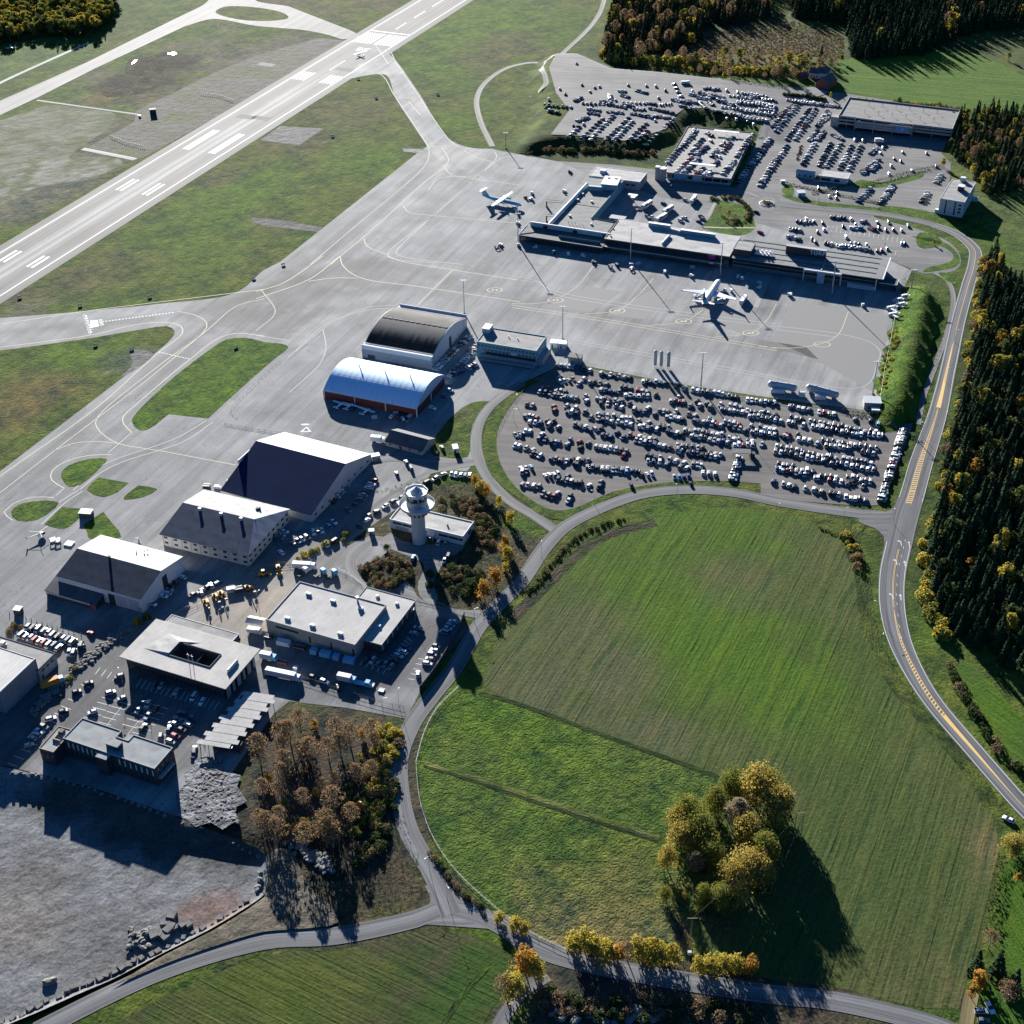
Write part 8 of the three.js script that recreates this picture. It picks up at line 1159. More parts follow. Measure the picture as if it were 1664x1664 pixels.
function wheelsOf(t, xs, w, r = 0.5) { for (const x of xs) part(t, 'axle', [-1, 1].map((s) => new THREE.CylinderGeometry(r, r, 0.32, 14).rotateX(Math.PI / 2).translate(x, r, s * (w / 2 - 0.16))), tyreMat); }
function bus(p, turn, label, m = B.white) { const t = thing('coach', label, 'coach', p, turn); part(t, 'body', new THREE.BoxGeometry(12, 2.7, 2.5, 1, 1, 1).translate(0, 1.95, 0), m); part(t, 'window_band', [box(11.2, 1.0, 2.54, -0.1, 2.35, 0), box(0.1, 1.5, 2.2, 6, 2.3, 0)], carGlass); part(t, 'roof_unit', box(3, 0.25, 1.6, -2.5, 3.42, 0), B.white); wheelsOf(t, [-3.8, 3.9], 2.5); }
const kz = (x, y) => G(...zH(x, y));
bus(kz(345, 1315), 0.94, 'white coach at the terminal stop, upper one of the parallel pair'); bus(kz(262, 1415), 0.92, 'white coach at the terminal stop, lower one of the parallel pair'); bus(kz(85, 1255), 0.95, 'white coach at the terminal stop furthest left beside the canopy'); bus(kz(655, 1190), 1.2, 'short white bus alone in the middle of the forecourt');
function truck(p, turn, label, L, cabM, boxM, { cat = 'truck', h = 2.8, flat = false } = {}) {
const t = thing('box_truck', label, cat, p, turn); part(t, 'cargo_body', flat ? box(L - 2.4, 0.5, 2.4, -1.2, 1.2, 0) : box(L - 2.4, h, 2.5, -1.2, 0.9 + h / 2, 0), boxM); part(t, 'cab', new THREE.ExtrudeGeometry(new THREE.Shape([[0, 0.5], [2.1, 0.5], [2.1, 1.5], [1.75, 2.9], [0, 3]].map(([x, y]) => new THREE.Vector2(x, y))), { depth: 2.2, bevelEnabled: true, bevelThickness: 0.1, bevelSize: 0.1, bevelSegments: 1 }).translate(L / 2 - 2.2, 0, -1.1), cabM); part(t, 'windscreen', box(0.1, 0.9, 2, L / 2 - 0.15, 2.1, 0).rotateZ(0), carGlass); part(t, 'chassis', box(L - 0.6, 0.35, 1.2, 0, 0.7, 0), dark); wheelsOf(t, L > 12 ? [-L / 2 + 1.2, -L / 2 + 2.5, -L / 2 + 3.8, L / 2 - 4, L / 2 - 1.2] : [-L / 2 + 1.6, L / 2 - 1.2], 2.4); return t;
}
const zI = zoomed(420, 900, 260), zJ = zoomed(270, 890, 210), zK = zoomed(0, 950, 220), zT = zoomed(840, 255, 270), zU = zoomed(1090, 330, 220), zV = zoomed(1260, 350, 220);
const gi = (x, y) => G(...zI(x, y)), gj = (x, y) => G(...zJ(x, y));
truck(gi(265, 1290), -0.31, 'long white articulated lorry parked along the workshop fence', 16, B.white, B.white, { cat: 'lorry' });
truck(gi(925, 1330), -0.31, 'white box truck with blue cab parked behind the workshop fence', 8.5, B.banner, B.white); truck(gi(110, 1100), -0.3, 'blue truck with pale box beside the courtyard office', 7.5, B.banner, B.banner2); truck(gi(1090, 1370), -0.31, 'flatbed truck with blue load at the workshop fence', 7, B.banner, B.banner, { flat: true });
truck(G(...zK(655, 1235)), 0.55, 'orange sided lorry with grey roof in the cut beside the grey hall', 10, B.banner2, mat([0.5, 0.22, 0.03], 0.7), { cat: 'lorry' }); truck(G(...zE(770, 1170)), -0.2, 'white box truck at the end of the dark gabled shed', 8, B.white, B.white); truck(G(...zF(752, 898)), -0.05, 'white box truck in the shade before the multistorey car park', 7, B.white, B.white); truck(gj(1140, 1100), -0.25, 'white camper van standing alone in the yard', 6.4, B.white, B.white, { cat: 'camper', h: 2 }); truck(gi(480, 150), -0.12, 'long white trailer above the yard fence', 11, B.white, B.white, { cat: 'trailer', h: 2.4 });
truck(G(...zU(890, 1215)), 1.13, 'white fuel bowser beside the jet airliner', 10, B.white, B.white, { cat: 'fuel truck', h: 2.2 }); truck(G(...zG(1090, 530)), 0, 'white minibus at the top edge of the upper car park', 7.5, B.white, B.white, { cat: 'minibus', h: 1.9 }); truck(G(1222, 401), 0.9, 'dark truck by the plant house behind the terminal', 6, B.charcoal, B.charcoal);
const crate = (p, turn, w, h, d, m, name, label, cat) => { const t = thing(name, label, cat, p, turn); part(t, 'body', box(w, h, d, 0, h / 2 + 0.1, 0), m); part(t, 'frame', [box(w + 0.1, 0.15, 0.15, 0, h + 0.1, d / 2), box(w + 0.1, 0.15, 0.15, 0, h + 0.1, -d / 2), box(0.15, h, 0.15, w / 2, h / 2 + 0.1, d / 2), box(0.15, h, 0.15, -w / 2, h / 2 + 0.1, d / 2)], B.steel); return t; };
crate(gi(265, 945), -0.31, 6, 2.4, 2.4, B.white, 'container', 'white site container at the left front of the workshop', 'container'); crate(gi(580, 1035), -0.31, 3, 2.4, 2.4, B.banner, 'container', 'first blue container from left along the workshop front', 'container'); crate(gi(700, 1065), -0.31, 5, 2.4, 2.4, B.banner, 'container', 'second blue container from left along the workshop front', 'container'); crate(gi(810, 1095), -0.31, 3, 2.3, 2.4, B.banner, 'container', 'third blue container from left along the workshop front', 'container'); crate(gi(945, 1130), -0.31, 5, 2.4, 2.4, B.banner, 'container', 'last blue container at the right end of the workshop front', 'container');
crate(gi(430, 990), -0.31, 5, 1.2, 2, B.red, 'skip', 'rusty skip between white and blue containers', 'skip'); crate(gi(110, 880), -0.31, 3.4, 1.4, 2, B.charcoal, 'skip', 'dark skip at the left corner of the workshop', 'skip'); crate(gi(255, 1145), -0.31, 4, 1.2, 2, B.red, 'skip', 'red trailer behind the long white lorry', 'trailer'); crate(gi(1170, 1375), -0.31, 2.8, 0.9, 2, B.sign, 'pallet_load', 'white topped load with orange patch at the fence', 'pallet'); crate(gi(1280, 1425), -0.31, 2.4, 0.5, 2, B.white, 'pallet_load', 'low white pallet load nearest the gate', 'pallet'); crate(gi(390, 1205), -0.31, 1.8, 1.6, 1.6, B.banner2, 'container', 'pale blue bin above the lorry cab', 'container');
{ const p = gj(1160, 985), t = thing('awning', 'cream canvas awning at the left corner of the beige workshop', 'awning', p, -0.3); part(t, 'canvas', sweep([[-2.6, 2.2], [0, 3.2], [2.6, 2.2], [2.6, 2.1], [0, 3.1], [-2.6, 2.1]].reverse(), -4, 4), mat([0.6, 0.53, 0.42], 0.9)); part(t, 'poles', [[-3.6, -2.3], [3.6, -2.3], [-3.6, 2.3], [3.6, 2.3]].map(([x, z]) => cyl(0.06, 0.06, 2.2, x, 0, z, 6)), B.steel); }
const yellowM = std([0.5, 0.27, 0.03], 0.6);
function excavator(p, turn, label) { const t = thing('excavator', label, 'excavator', p, turn); for (const s of [-1, 1]) part(t, 'track', new THREE.CapsuleGeometry(0.42, 2.8, 4, 10).rotateZ(Math.PI / 2).scale(1, 1, 1.2).translate(0, 0.42, s * 1.0), dark); part(t, 'house', [box(2.8, 1.1, 2.4, -0.5, 1.5, 0), cyl(0.7, 0.7, 0.3, 0, 0.8, 0)], yellowM); part(t, 'cab', box(1.3, 1.5, 1.0, 0.5, 2.4, 0.6), carGlass); part(t, 'boom', [bar([0.8, 1.8, -0.2], [3.2, 4.2, -0.2], 0.28, 5, 0.2), bar([3.2, 4.2, -0.2], [5, 2.2, -0.2], 0.2, 5, 0.14)], yellowM); part(t, 'bucket', box(0.9, 0.8, 1.2, 5, 1.6, -0.2), dark); }
function loader(p, turn, label) { const t = thing('wheel_loader', label, 'loader', p, turn); part(t, 'body', [box(2.6, 1.2, 1.8, -1.2, 1.5, 0), box(1.6, 0.8, 1.2, 0.9, 1.2, 0)], yellowM); part(t, 'cab', box(1.3, 1.3, 1.3, -0.2, 2.6, 0), carGlass); part(t, 'cab_roof', box(1.5, 0.15, 1.5, -0.2, 3.3, 0), yellowM); for (const x of [-1.5, 1.2]) for (const s of [-1, 1]) part(t, 'wheel', new THREE.CylinderGeometry(0.7, 0.7, 0.5, 14).rotateX(Math.PI / 2).translate(x, 0.7, s * 1.05), tyreMat); part(t, 'bucket', [box(0.9, 0.9, 2.5, 3, 0.6, 0), bar([1.2, 1.5, 0.6], [2.8, 0.9, 0.6], 0.12), bar([1.2, 1.5, -0.6], [2.8, 0.9, -0.6], 0.12)], yellowM); }
excavator(gj(520, 735), -1.2, 'yellow excavator leftmost along the yard fence'); excavator(gj(640, 660), -1.1, 'orange excavator second from left along the yard fence'); excavator(gj(715, 625), -1.0, 'orange excavator third from left along the yard fence'); loader(gj(1260, 360), 0.2, 'cream wheel loader at the bend of the yard fence'); loader(gj(1450, 300), -1.3, 'yellow wheel loader beside the bend of the yard fence'); excavator(gj(1060, 545), -0.8, 'excavator with white arm in the middle of the yard fence');
crate(gj(840, 565), 0.3, 4, 2.2, 2.2, B.banner2, 'container', 'pale blue container beside the orange excavators', 'container'); crate(gj(930, 560), 0.3, 4, 2, 2.2, B.charcoal, 'container', 'dark container right of the pale one at the yard fence', 'container'); truck(gi(460, 215), 0.9, 'white cab truck parked at the right end of the yard fence', 6.5, B.white, B.charcoal, { flat: true }); truck(gi(640, 225), 0.7, 'dark blue truck left of its twin above the workshop', 6.5, B.banner, B.charcoal, { flat: true }); truck(gi(755, 235), 0.7, 'dark blue truck right of its twin above the workshop', 6.5, B.banner, B.charcoal, { flat: true }); crate(gj(720, 775), 0.2, 1.6, 0.8, 1.2, B.white, 'pallet_load', 'white box lying in front of the orange excavators', 'box');
function tug(p, turn, label, m = B.white) { const t = thing('apron_tug', label, 'tug', p, turn); part(t, 'body', [box(3, 0.9, 1.7, 0, 0.8, 0), box(1, 0.7, 1.5, -0.6, 1.6, 0)], m); part(t, 'roof', box(1.3, 0.12, 1.6, -0.6, 2.05, 0), m); wheelsOf(t, [-0.9, 0.9], 1.7, 0.35); }
function cart(p, turn, label, m = B.white) { const t = thing('baggage_cart', label, 'cart', p, turn); part(t, 'bed', box(2.8, 0.2, 1.5, 0, 0.6, 0), m); part(t, 'cover', [box(2.8, 0.1, 1.5, 0, 1.9, 0), box(0.1, 1.3, 1.5, -1.35, 1.25, 0), box(0.1, 1.3, 1.5, 1.35, 1.25, 0)], m); wheelsOf(t, [-0.9, 0.9], 1.5, 0.25); }
function stairsTruck(p, turn, label) { const t = thing('passenger_stairs', label, 'stairs', p, turn); part(t, 'base', box(6.5, 0.6, 2, 0, 0.8, 0), B.white); part(t, 'flight', [bar([-3, 0.9, 0], [2.4, 3.8, 0], 0.8, 4)], B.banner2); part(t, 'platform', box(1.6, 0.15, 1.8, 3, 3.9, 0), B.white); part(t, 'rail', [bar([-3, 1.9, 0.85], [2.4, 4.8, 0.85], 0.06), bar([-3, 1.9, -0.85], [2.4, 4.8, -0.85], 0.06)], B.steel); part(t, 'support', [bar([2.2, 1, 0.6], [2.6, 3.8, 0.6], 0.1), bar([2.2, 1, -0.6], [2.6, 3.8, -0.6], 0.1)], B.steel); wheelsOf(t, [-2.4, 2.2], 2, 0.4); }
const gt = (x, y) => G(...zT(x, y)), gu = (x, y) => G(...zU(x, y)), gv = (x, y) => G(...zV(x, y));
[[530, 155, 'beside the far end of the pier'], [475, 350, 'on the stand left of the pier'], [150, 370, 'beyond the turboprop wing'], [85, 415, 'beside the turboprop nose'], [140, 430, 'right of the one at the turboprop nose'], [185, 915, 'in the shade of the left terminal wing'], [365, 970, 'at the shadow edge of the left wing'], [515, 985, 'at the shadow edge, second from left'], [665, 1000, 'at the shadow edge, third from left'], [770, 1065, 'on the sunlit apron below the left wing'], [10, 670, 'left of the terminal corner'], [15, 890, 'below the terminal corner']].forEach(([x, y, w], i) => tug(gt(x, y), i * 0.7, `small ${i % 3 ? 'white' : 'dark'} apron tug ${w}`, i % 3 ? B.white : B.charcoal));
[[1145, 1090, 'upper left of the cart group below the middle hall'], [1215, 1085, 'upper right of the cart group below the middle hall'], [1145, 1130, 'lower of the cart group below the middle hall'], [1480, 1165, 'alone in the shade of the middle hall'], [1000, 1095, 'dark covered, at the shadow edge'], [935, 1110, 'brown, left of the dark covered one']].forEach(([x, y, w], i) => cart(gt(x, y), i * 0.5, `baggage cart ${w}`, i > 3 ? B.charcoal : B.white));
[[265, 805, 'first in the shade by the magenta gate banner'], [255, 905, 'second in the shade by the magenta gate banner'], [825, 920, 'left of two under the right hall'], [870, 935, 'right of two under the right hall'], [1090, 1000, 'upper of two below the portal'], [1085, 1050, 'lower of two below the portal'], [1460, 1140, 'white, alone in the shade below the portal'], [660, 1090, 'beside the jet engine'], [740, 1090, 'beyond the jet wing'], [300, 1170, 'behind the jet tail'], [360, 1195, 'second behind the jet tail']].forEach(([x, y, w], i) => (i % 2 ? tug : cart)(gu(x, y), i * 0.6, `apron vehicle ${w}`, B.white));
stairsTruck(gu(345, 1190), 0.1, 'mobile stairs left of the jet tail'); stairsTruck(gu(590, 1240), -0.2, 'mobile stairs right of the jet tail'); tug(gv(175, 990), 0.3, 'white tug in the shade right of the portal'); tug(gv(1072, 1115), 1.4, 'white tug at the shadow edge below the right hall');
[[1575, 1030, 'uppermost of the five at the apron corner'], [1500, 1075, 'second of the five at the apron corner'], [1540, 1130, 'third of the five at the apron corner'], [1425, 1170, 'fourth of the five at the apron corner'], [1450, 1250, 'lowest of the five at the apron corner']].forEach(([x, y, w]) => stairsTruck(gv(x, y), -0.75, `pale mobile stairs ${w}`)); stairsTruck(G(...zoomed(760, 280, 140)(915, 720)), -1.6, 'mobile stairs at the turboprop door'); tug(gt(5, 555), 1.2, 'white van at the foot of the turboprop stairs'); tug(G(...zoomed(760, 280, 140)(640, 1420)), 0.6, 'small white loader on the stand below the turboprop'); cart(G(...zoomed(760, 280, 140)(560, 1460)), 0.6, 'dark cart beside the loader below the turboprop', B.charcoal);
cart(G(...zE(745, 1025)), 0.3, 'white trailer before the third bay of the blue roofed hangar'); for (let i = 0; i < 5; i++) cart(G(...zE(880 + i * 22, 1000 + (i % 3) * 18)), i, `${['first', 'second', 'third', 'fourth', 'fifth'][i]} small parked cart from left at the blue hangar corner`, i % 2 ? B.charcoal : B.white);
{ const t = cart(G(...zA(335, 185)), 0.5, 'pale cart left of two by the helicopter'); cart(G(...zA(365, 188)), 0.5, 'pale cart right of two by the helicopter'); crate(G(...zA(437, 203)), -0.3, 4, 0.6, 3.4, B.white, 'pallet_load', 'low white slab by the lit hangar roof', 'slab'); { const p = G(...zA(872, 175)), d = thing('satellite_dish', 'white dish beside the ridge end of the white hangar', 'dish', p); part(d, 'bowl', new THREE.SphereGeometry(1.7, 16, 8, 0, 6.3, 0, 1.1).rotateX(2.4).translate(0, 2.6, 0), B.white); part(d, 'stand', cyl(0.3, 0.3, 1.6), B.steel); } crate(G(...zoomed(0, 416, 430)(1300, 1455)), -0.1, 3.6, 1.4, 1.8, B.charcoal, 'equipment_trolley', 'dark trolley at the left corner of the widest hangar', 'trolley'); crate(G(...zoomed(0, 416, 430)(1365, 1460)), -0.1, 2.4, 1.4, 1.6, B.white, 'equipment_trolley', 'white trolley at the left corner of the widest hangar', 'trolley'); }
function mast([x, y, z], h, label) { const t = thing('floodlight_mast', label, 'mast', [x, y, z]); part(t, 'pole', cyl(0.42, 0.2, h, 0, 0, 0, 10), B.steel); part(t, 'base', cyl(0.8, 0.8, 0.6, 0, 0, 0, 10), B.concrete); part(t, 'crossbar', box(3.6, 0.15, 0.3, 0, h, 0), B.steel); for (const k of [-1.5, -0.5, 0.5, 1.5]) part(t, 'floodlight', box(0.6, 0.5, 0.5, k, h + 0.3, 0.1), B.sign); }
mast(G(754.5, 509), 22, 'floodlight mast behind the arched hangars'); mast(G(914.2, 550.4), 21, 'floodlight mast behind the blue office block'); mast(G(1138.7, 630.5), 22, 'floodlight mast at the fence above the large car park'); mast(G(1418, 639.5), 20, 'floodlight mast at the corner of the apron'); mast(G(1480.8, 467.7), 12, 'floodlight mast beside the end of the terminal'); mast(G(822, 241), 12, 'floodlight mast at the top of the apron');
{ const L = 22 / Math.tan(SUN_EL), from = (f, x, y, lab) => { const p = G(...f(x, y)); mast([p[0] - Math.sin(SUN_AZ) * L, 0, p[2] - Math.cos(SUN_AZ) * L], 22, lab); }; from(zC, 240, 240, 'floodlight mast by the left terminal corner'); from(zC, 1000, 352, 'floodlight mast before the middle terminal hall'); from(zC, 1612, 460, 'floodlight mast before the right terminal hall'); from(zD, 820, 590, 'floodlight mast rising behind the right terminal end'); }
function lamp(px, py, h, label, turn = 0) { const t = thing('street_lamp', label, 'street lamp', G(px, py), turn); part(t, 'pole', cyl(0.09, 0.05, h, 0, 0, 0, 8), B.steel); part(t, 'arm', bar([0, h, 0], [1.4, h + 0.25, 0], 0.05), B.steel); part(t, 'lamp_head', box(0.8, 0.14, 0.34, 1.6, h + 0.25, 0), B.sign); }
[[623, 1158, 'at the lorry yard exit beside the thin wood'], [648, 1146, 'at the workshop gate'], [594, 1330, 'in the thin wood by the road'], [698, 1416, 'on the inner side of the bend'], [727, 1462, 'at the three way junction'], [771, 1012, 'beside the workshop wall corner'], [880, 905, 'where the link road meets the ring road'], [966, 820, 'beside the ring road below the car park'], [1100, 806, 'on the field side of the ring road'], [1260, 838, 'opposite the car park exit'], [1370, 848, 'near the highway junction'], [1452, 852, 'at the highway junction'], [1424, 1000, 'in the bend of the highway'], [1432, 1050, 'below the bend of the highway'], [1550, 555, 'beside the footpath on the highway'], [1535, 620, 'second along the highway footpath'], [1498, 710, 'above the hatched lane'], [1540, 690, 'on the wood side of the highway'], [675, 1010, 'in the workshop forecourt'], [695, 895, 'at the tower lawn'], [420, 985, 'in the middle of the machine yard'], [200, 1112, 'left in the bays of the slate office'], [244, 1162, 'right in the bays of the slate office'], [840, 660, 'at the left rim of the large car park'], [835, 685, 'second at the left rim of the large car park'], [1005, 735, 'in the middle of the large car park'], [960, 665, 'in the upper part of the large car park'], [1080, 690, 'right of centre in the large car park'], [1220, 720, 'in the right part of the large car park'], [1455, 760, 'beside the right edge row of the large car park'], [1185, 372, 'behind the terminal lawn'], [1350, 385, 'in the short stay lot'], [1412, 372, 'second in the short stay lot'], [1330, 330, 'on the roundabout verge']].forEach(([x, y, w], i) => lamp(x, y, i > 29 ? 7 : 8, `slim steel street lamp ${w}`, i * 1.3));
function bollardRow() { const C = centre(zs(0, 950, 220, '120,360 320,420 520,480 705,545 910,610 1000,620'), 3.4); C.forEach(([x, , z0], i) => { const [X, Z] = C[i]; const t = thing('fence_post', `${['first', 'second', 'third', 'fourth', 'fifth', 'sixth', 'seventh', 'eighth', 'ninth', 'tenth', 'eleventh', 'twelfth', 'thirteenth', 'fourteenth'][i] ?? 'last'} short dark post from the left behind the van rows`, 'post', [X, 0, Z]); part(t, 'shaft', cyl(0.16, 0.12, 1.4, 0, 0, 0, 8), B.charcoal); part(t, 'foot', cyl(0.3, 0.3, 0.25, 0, 0, 0, 8), B.concrete); }); }
bollardRow();
function fence(pts, h, step, label, m, { rails = 2, solid = false, name = 'fence' } = {}) {
const C = centre(pts, step), o = thing(name, label, solid ? 'wall' : 'fence', [C[0][0], 0, C[0][1]]), at = (i) => [C[i][0] - C[0][0], H(C[i][0], C[i][1]), C[i][1] - C[0][1]];
for (let i = 0; i < C.length; i++) { const [x, y, z] = at(i); part(o, 'post', cyl(0.07, 0.07, h, x, y, z, 6), m); if (!i) continue; const [a, b, c] = at(i - 1); if (solid) { const L = Math.hypot(x - a, z - c), g = box(L, h, 0.14).rotateY(Math.atan2(-(z - c), x - a)).translate((x + a) / 2, (y + b) / 2 + h / 2, (z + c) / 2); part(o, 'panel', g, m); } else for (let r = 0; r < rails; r++) part(o, 'rail', bar([a, b + h * (r + 1) / rails - 0.05, c], [x, y + h * (r + 1) / rails - 0.05, z], 0.05, 4), m); }
}
fence('755,1002 748,1020 730,1055 705,1095 682,1124', 3, 4, 'tall dark panel fence along the right edge of the workshop car bays', B.charcoal, { solid: true });
fence('430,1085 520,1112 600,1138 656,1152', 1.6, 6, 'dark wire fence below the workshop yard', B.charcoal); fence('680,974 720,985 755,1002', 1.4, 5, 'low fence behind the workshop wing', B.steel); fence('548,925 575,940 595,957', 1.4, 5, 'pale rail fence right of the machine yard', B.white);
fence('282,1000 320,982 370,957 390,950 420,925 440,920 470,916 500,920', 1.6, 5, 'pale rail fence along the top of the machine yard', B.timber, { rails: 3 });
fence('676,1240 682,1300 700,1355 735,1410 795,1468 850,1510 920,1545', 1.3, 5, 'white rail fence between ring road and pasture', B.white, { rails: 2 }); fence('676,1240 690,1190 712,1150 745,1118', 1.3, 5, 'white rail fence at the top of the pasture', B.white, { rails: 2 });
fence('905,597 948,594 1090,624 1262,650 1370,664 1425,668', 2, 7, 'wire fence between apron and large car park', B.steel); fence('905,597 868,620 836,652 806,705', 1.1, 5, 'dark rail fence at the left rim of the large car park', B.charcoal); fence('1456,505 1446,560 1436,610 1430,650', 2, 6, 'wire fence at the right edge of the apron', B.steel); fence('365,690 400,696 440,702 470,706', 0.9, 4, 'low dark barrier on the grass strip above the widest hangar', B.charcoal); 
fence('1277,318 1330,325 1385,333 1430,338', 1.0, 4, 'dark rail along the road north of the short stay lot', B.charcoal); fence('455,588 420,620 385,655 374,670 385,680', 0.7, 4, 'low dark kerb barrier beside the grass island of the hangars', B.charcoal, { rails: 1 });
function pole(p, h, label, two) { const t = thing('power_pole', label, 'pole', p); if (two) { part(t, 'leg', cyl(0.16, 0.12, h, -1.3, 0, 0, 8), B.timber); part(t, 'leg', cyl(0.16, 0.12, h, 1.3, 0, 0, 8), B.timber); } else part(t, 'leg', cyl(0.17, 0.12, h, 0, 0, 0, 8), B.timber); part(t, 'crossarm', box(3.4, 0.16, 0.16, 0, h - 0.4, 0), B.timber); for (const k of [-1.5, 0, 1.5]) part(t, 'insulator', cyl(0.07, 0.07, 0.3, k, h - 0.3, 0, 6), B.concrete); }
const pA = G(1120.7, 1541.5), pB = (() => { const q = planePt(1301, 1320, 15); return [q[0], 0, q[1]]; })();
pole(pA, 16.5, 'wooden power pole at the field track below the copse'); pole(pB, 15, 'twin leg wooden power pole right of the field copse', true);
{ const p = G(1119.5, 1545), t = thing('transformer_box', 'white box at the foot of the wooden power pole', 'cabinet', [p[0], 0, p[2] + 1.5]); part(t, 'body', box(1.2, 1.5, 0.9, 0, 0.75, 0), B.white); part(t, 'lid', box(1.3, 0.1, 1, 0, 1.55, 0), B.steel); }
function wire(a, b, sag, label) { const c = new THREE.QuadraticBezierCurve3(new THREE.Vector3(...a), new THREE.Vector3((a[0] + b[0]) / 2, (a[1] + b[1]) / 2 - sag, (a[2] + b[2]) / 2), new THREE.Vector3(...b)); solo('power_cable', new THREE.TubeGeometry(c, 24, 0.03, 5), B.charcoal, label, 'cable'); }
wire([pA[0], 16.2, pA[2]], [pB[0], 14.8, pB[2]], 4, 'power cable sagging between the two wooden poles'); { const q = G(1215, 1555); wire([pB[0] + 1.4, 14.8, pB[2]], [q[0], 6, q[2]], 2, 'power cable running down from the twin pole to the road'); }
const rockGeos = [0, 1, 2, 3].map(() => { const g = new THREE.IcosahedronGeometry(1, 1), p = g.attributes.position; const o = rnd() * 50; for (let i = 0; i < p.count; i++) { const v = new THREE.Vector3().fromBufferAttribute(p, i), k = 0.75 + 0.5 * vnoise(v.x * 2.2 + o, v.y * 2.2 + v.z * 2.2, 3); p.setXYZ(i, v.x * k * 1.15, v.y * k * 0.85, v.z * k); } g.scale(1, 0.8, 1); g.computeVertexNormals(); return g; });
const rockMat = mat([0.30, 0.285, 0.265], 0.95, rp(gravelTex, 2)); rockMat.bumpMap = rockBump; rockMat.bumpScale = 0.1; const blockMat = mat([0.26, 0.255, 0.25], 0.95, rp(gravelTex, 2));
const boulder = (x, z, s, label, group, block) => { s *= 1.15; const m = part(scene, numbered('boulder'), block ? blockGeo : pick(rockGeos), block ? blockMat : rockMat); m.position.set(x, H(x, z) + s * 0.35 + 0.5, z); m.rotation.y = rnd() * 6.28; m.scale.set(s * rr(0.8, 1.3), s * rr(0.7, 1.1), s * rr(0.8, 1.2)); return tag(m, label, 'boulder', group); };
const blockGeo = (() => { const g = new THREE.BoxGeometry(1.5, 1.5, 1.5, 2, 2, 2), p = g.attributes.position; for (let i = 0; i < p.count; i++) { const k = 0.9 + 0.25 * vnoise(p.getX(i) * 3 + 9, p.getY(i) * 3 + p.getZ(i) * 2, 4); p.setXYZ(i, p.getX(i) * k, p.getY(i) * k, p.getZ(i) * k); } g.computeVertexNormals(); return g; })();
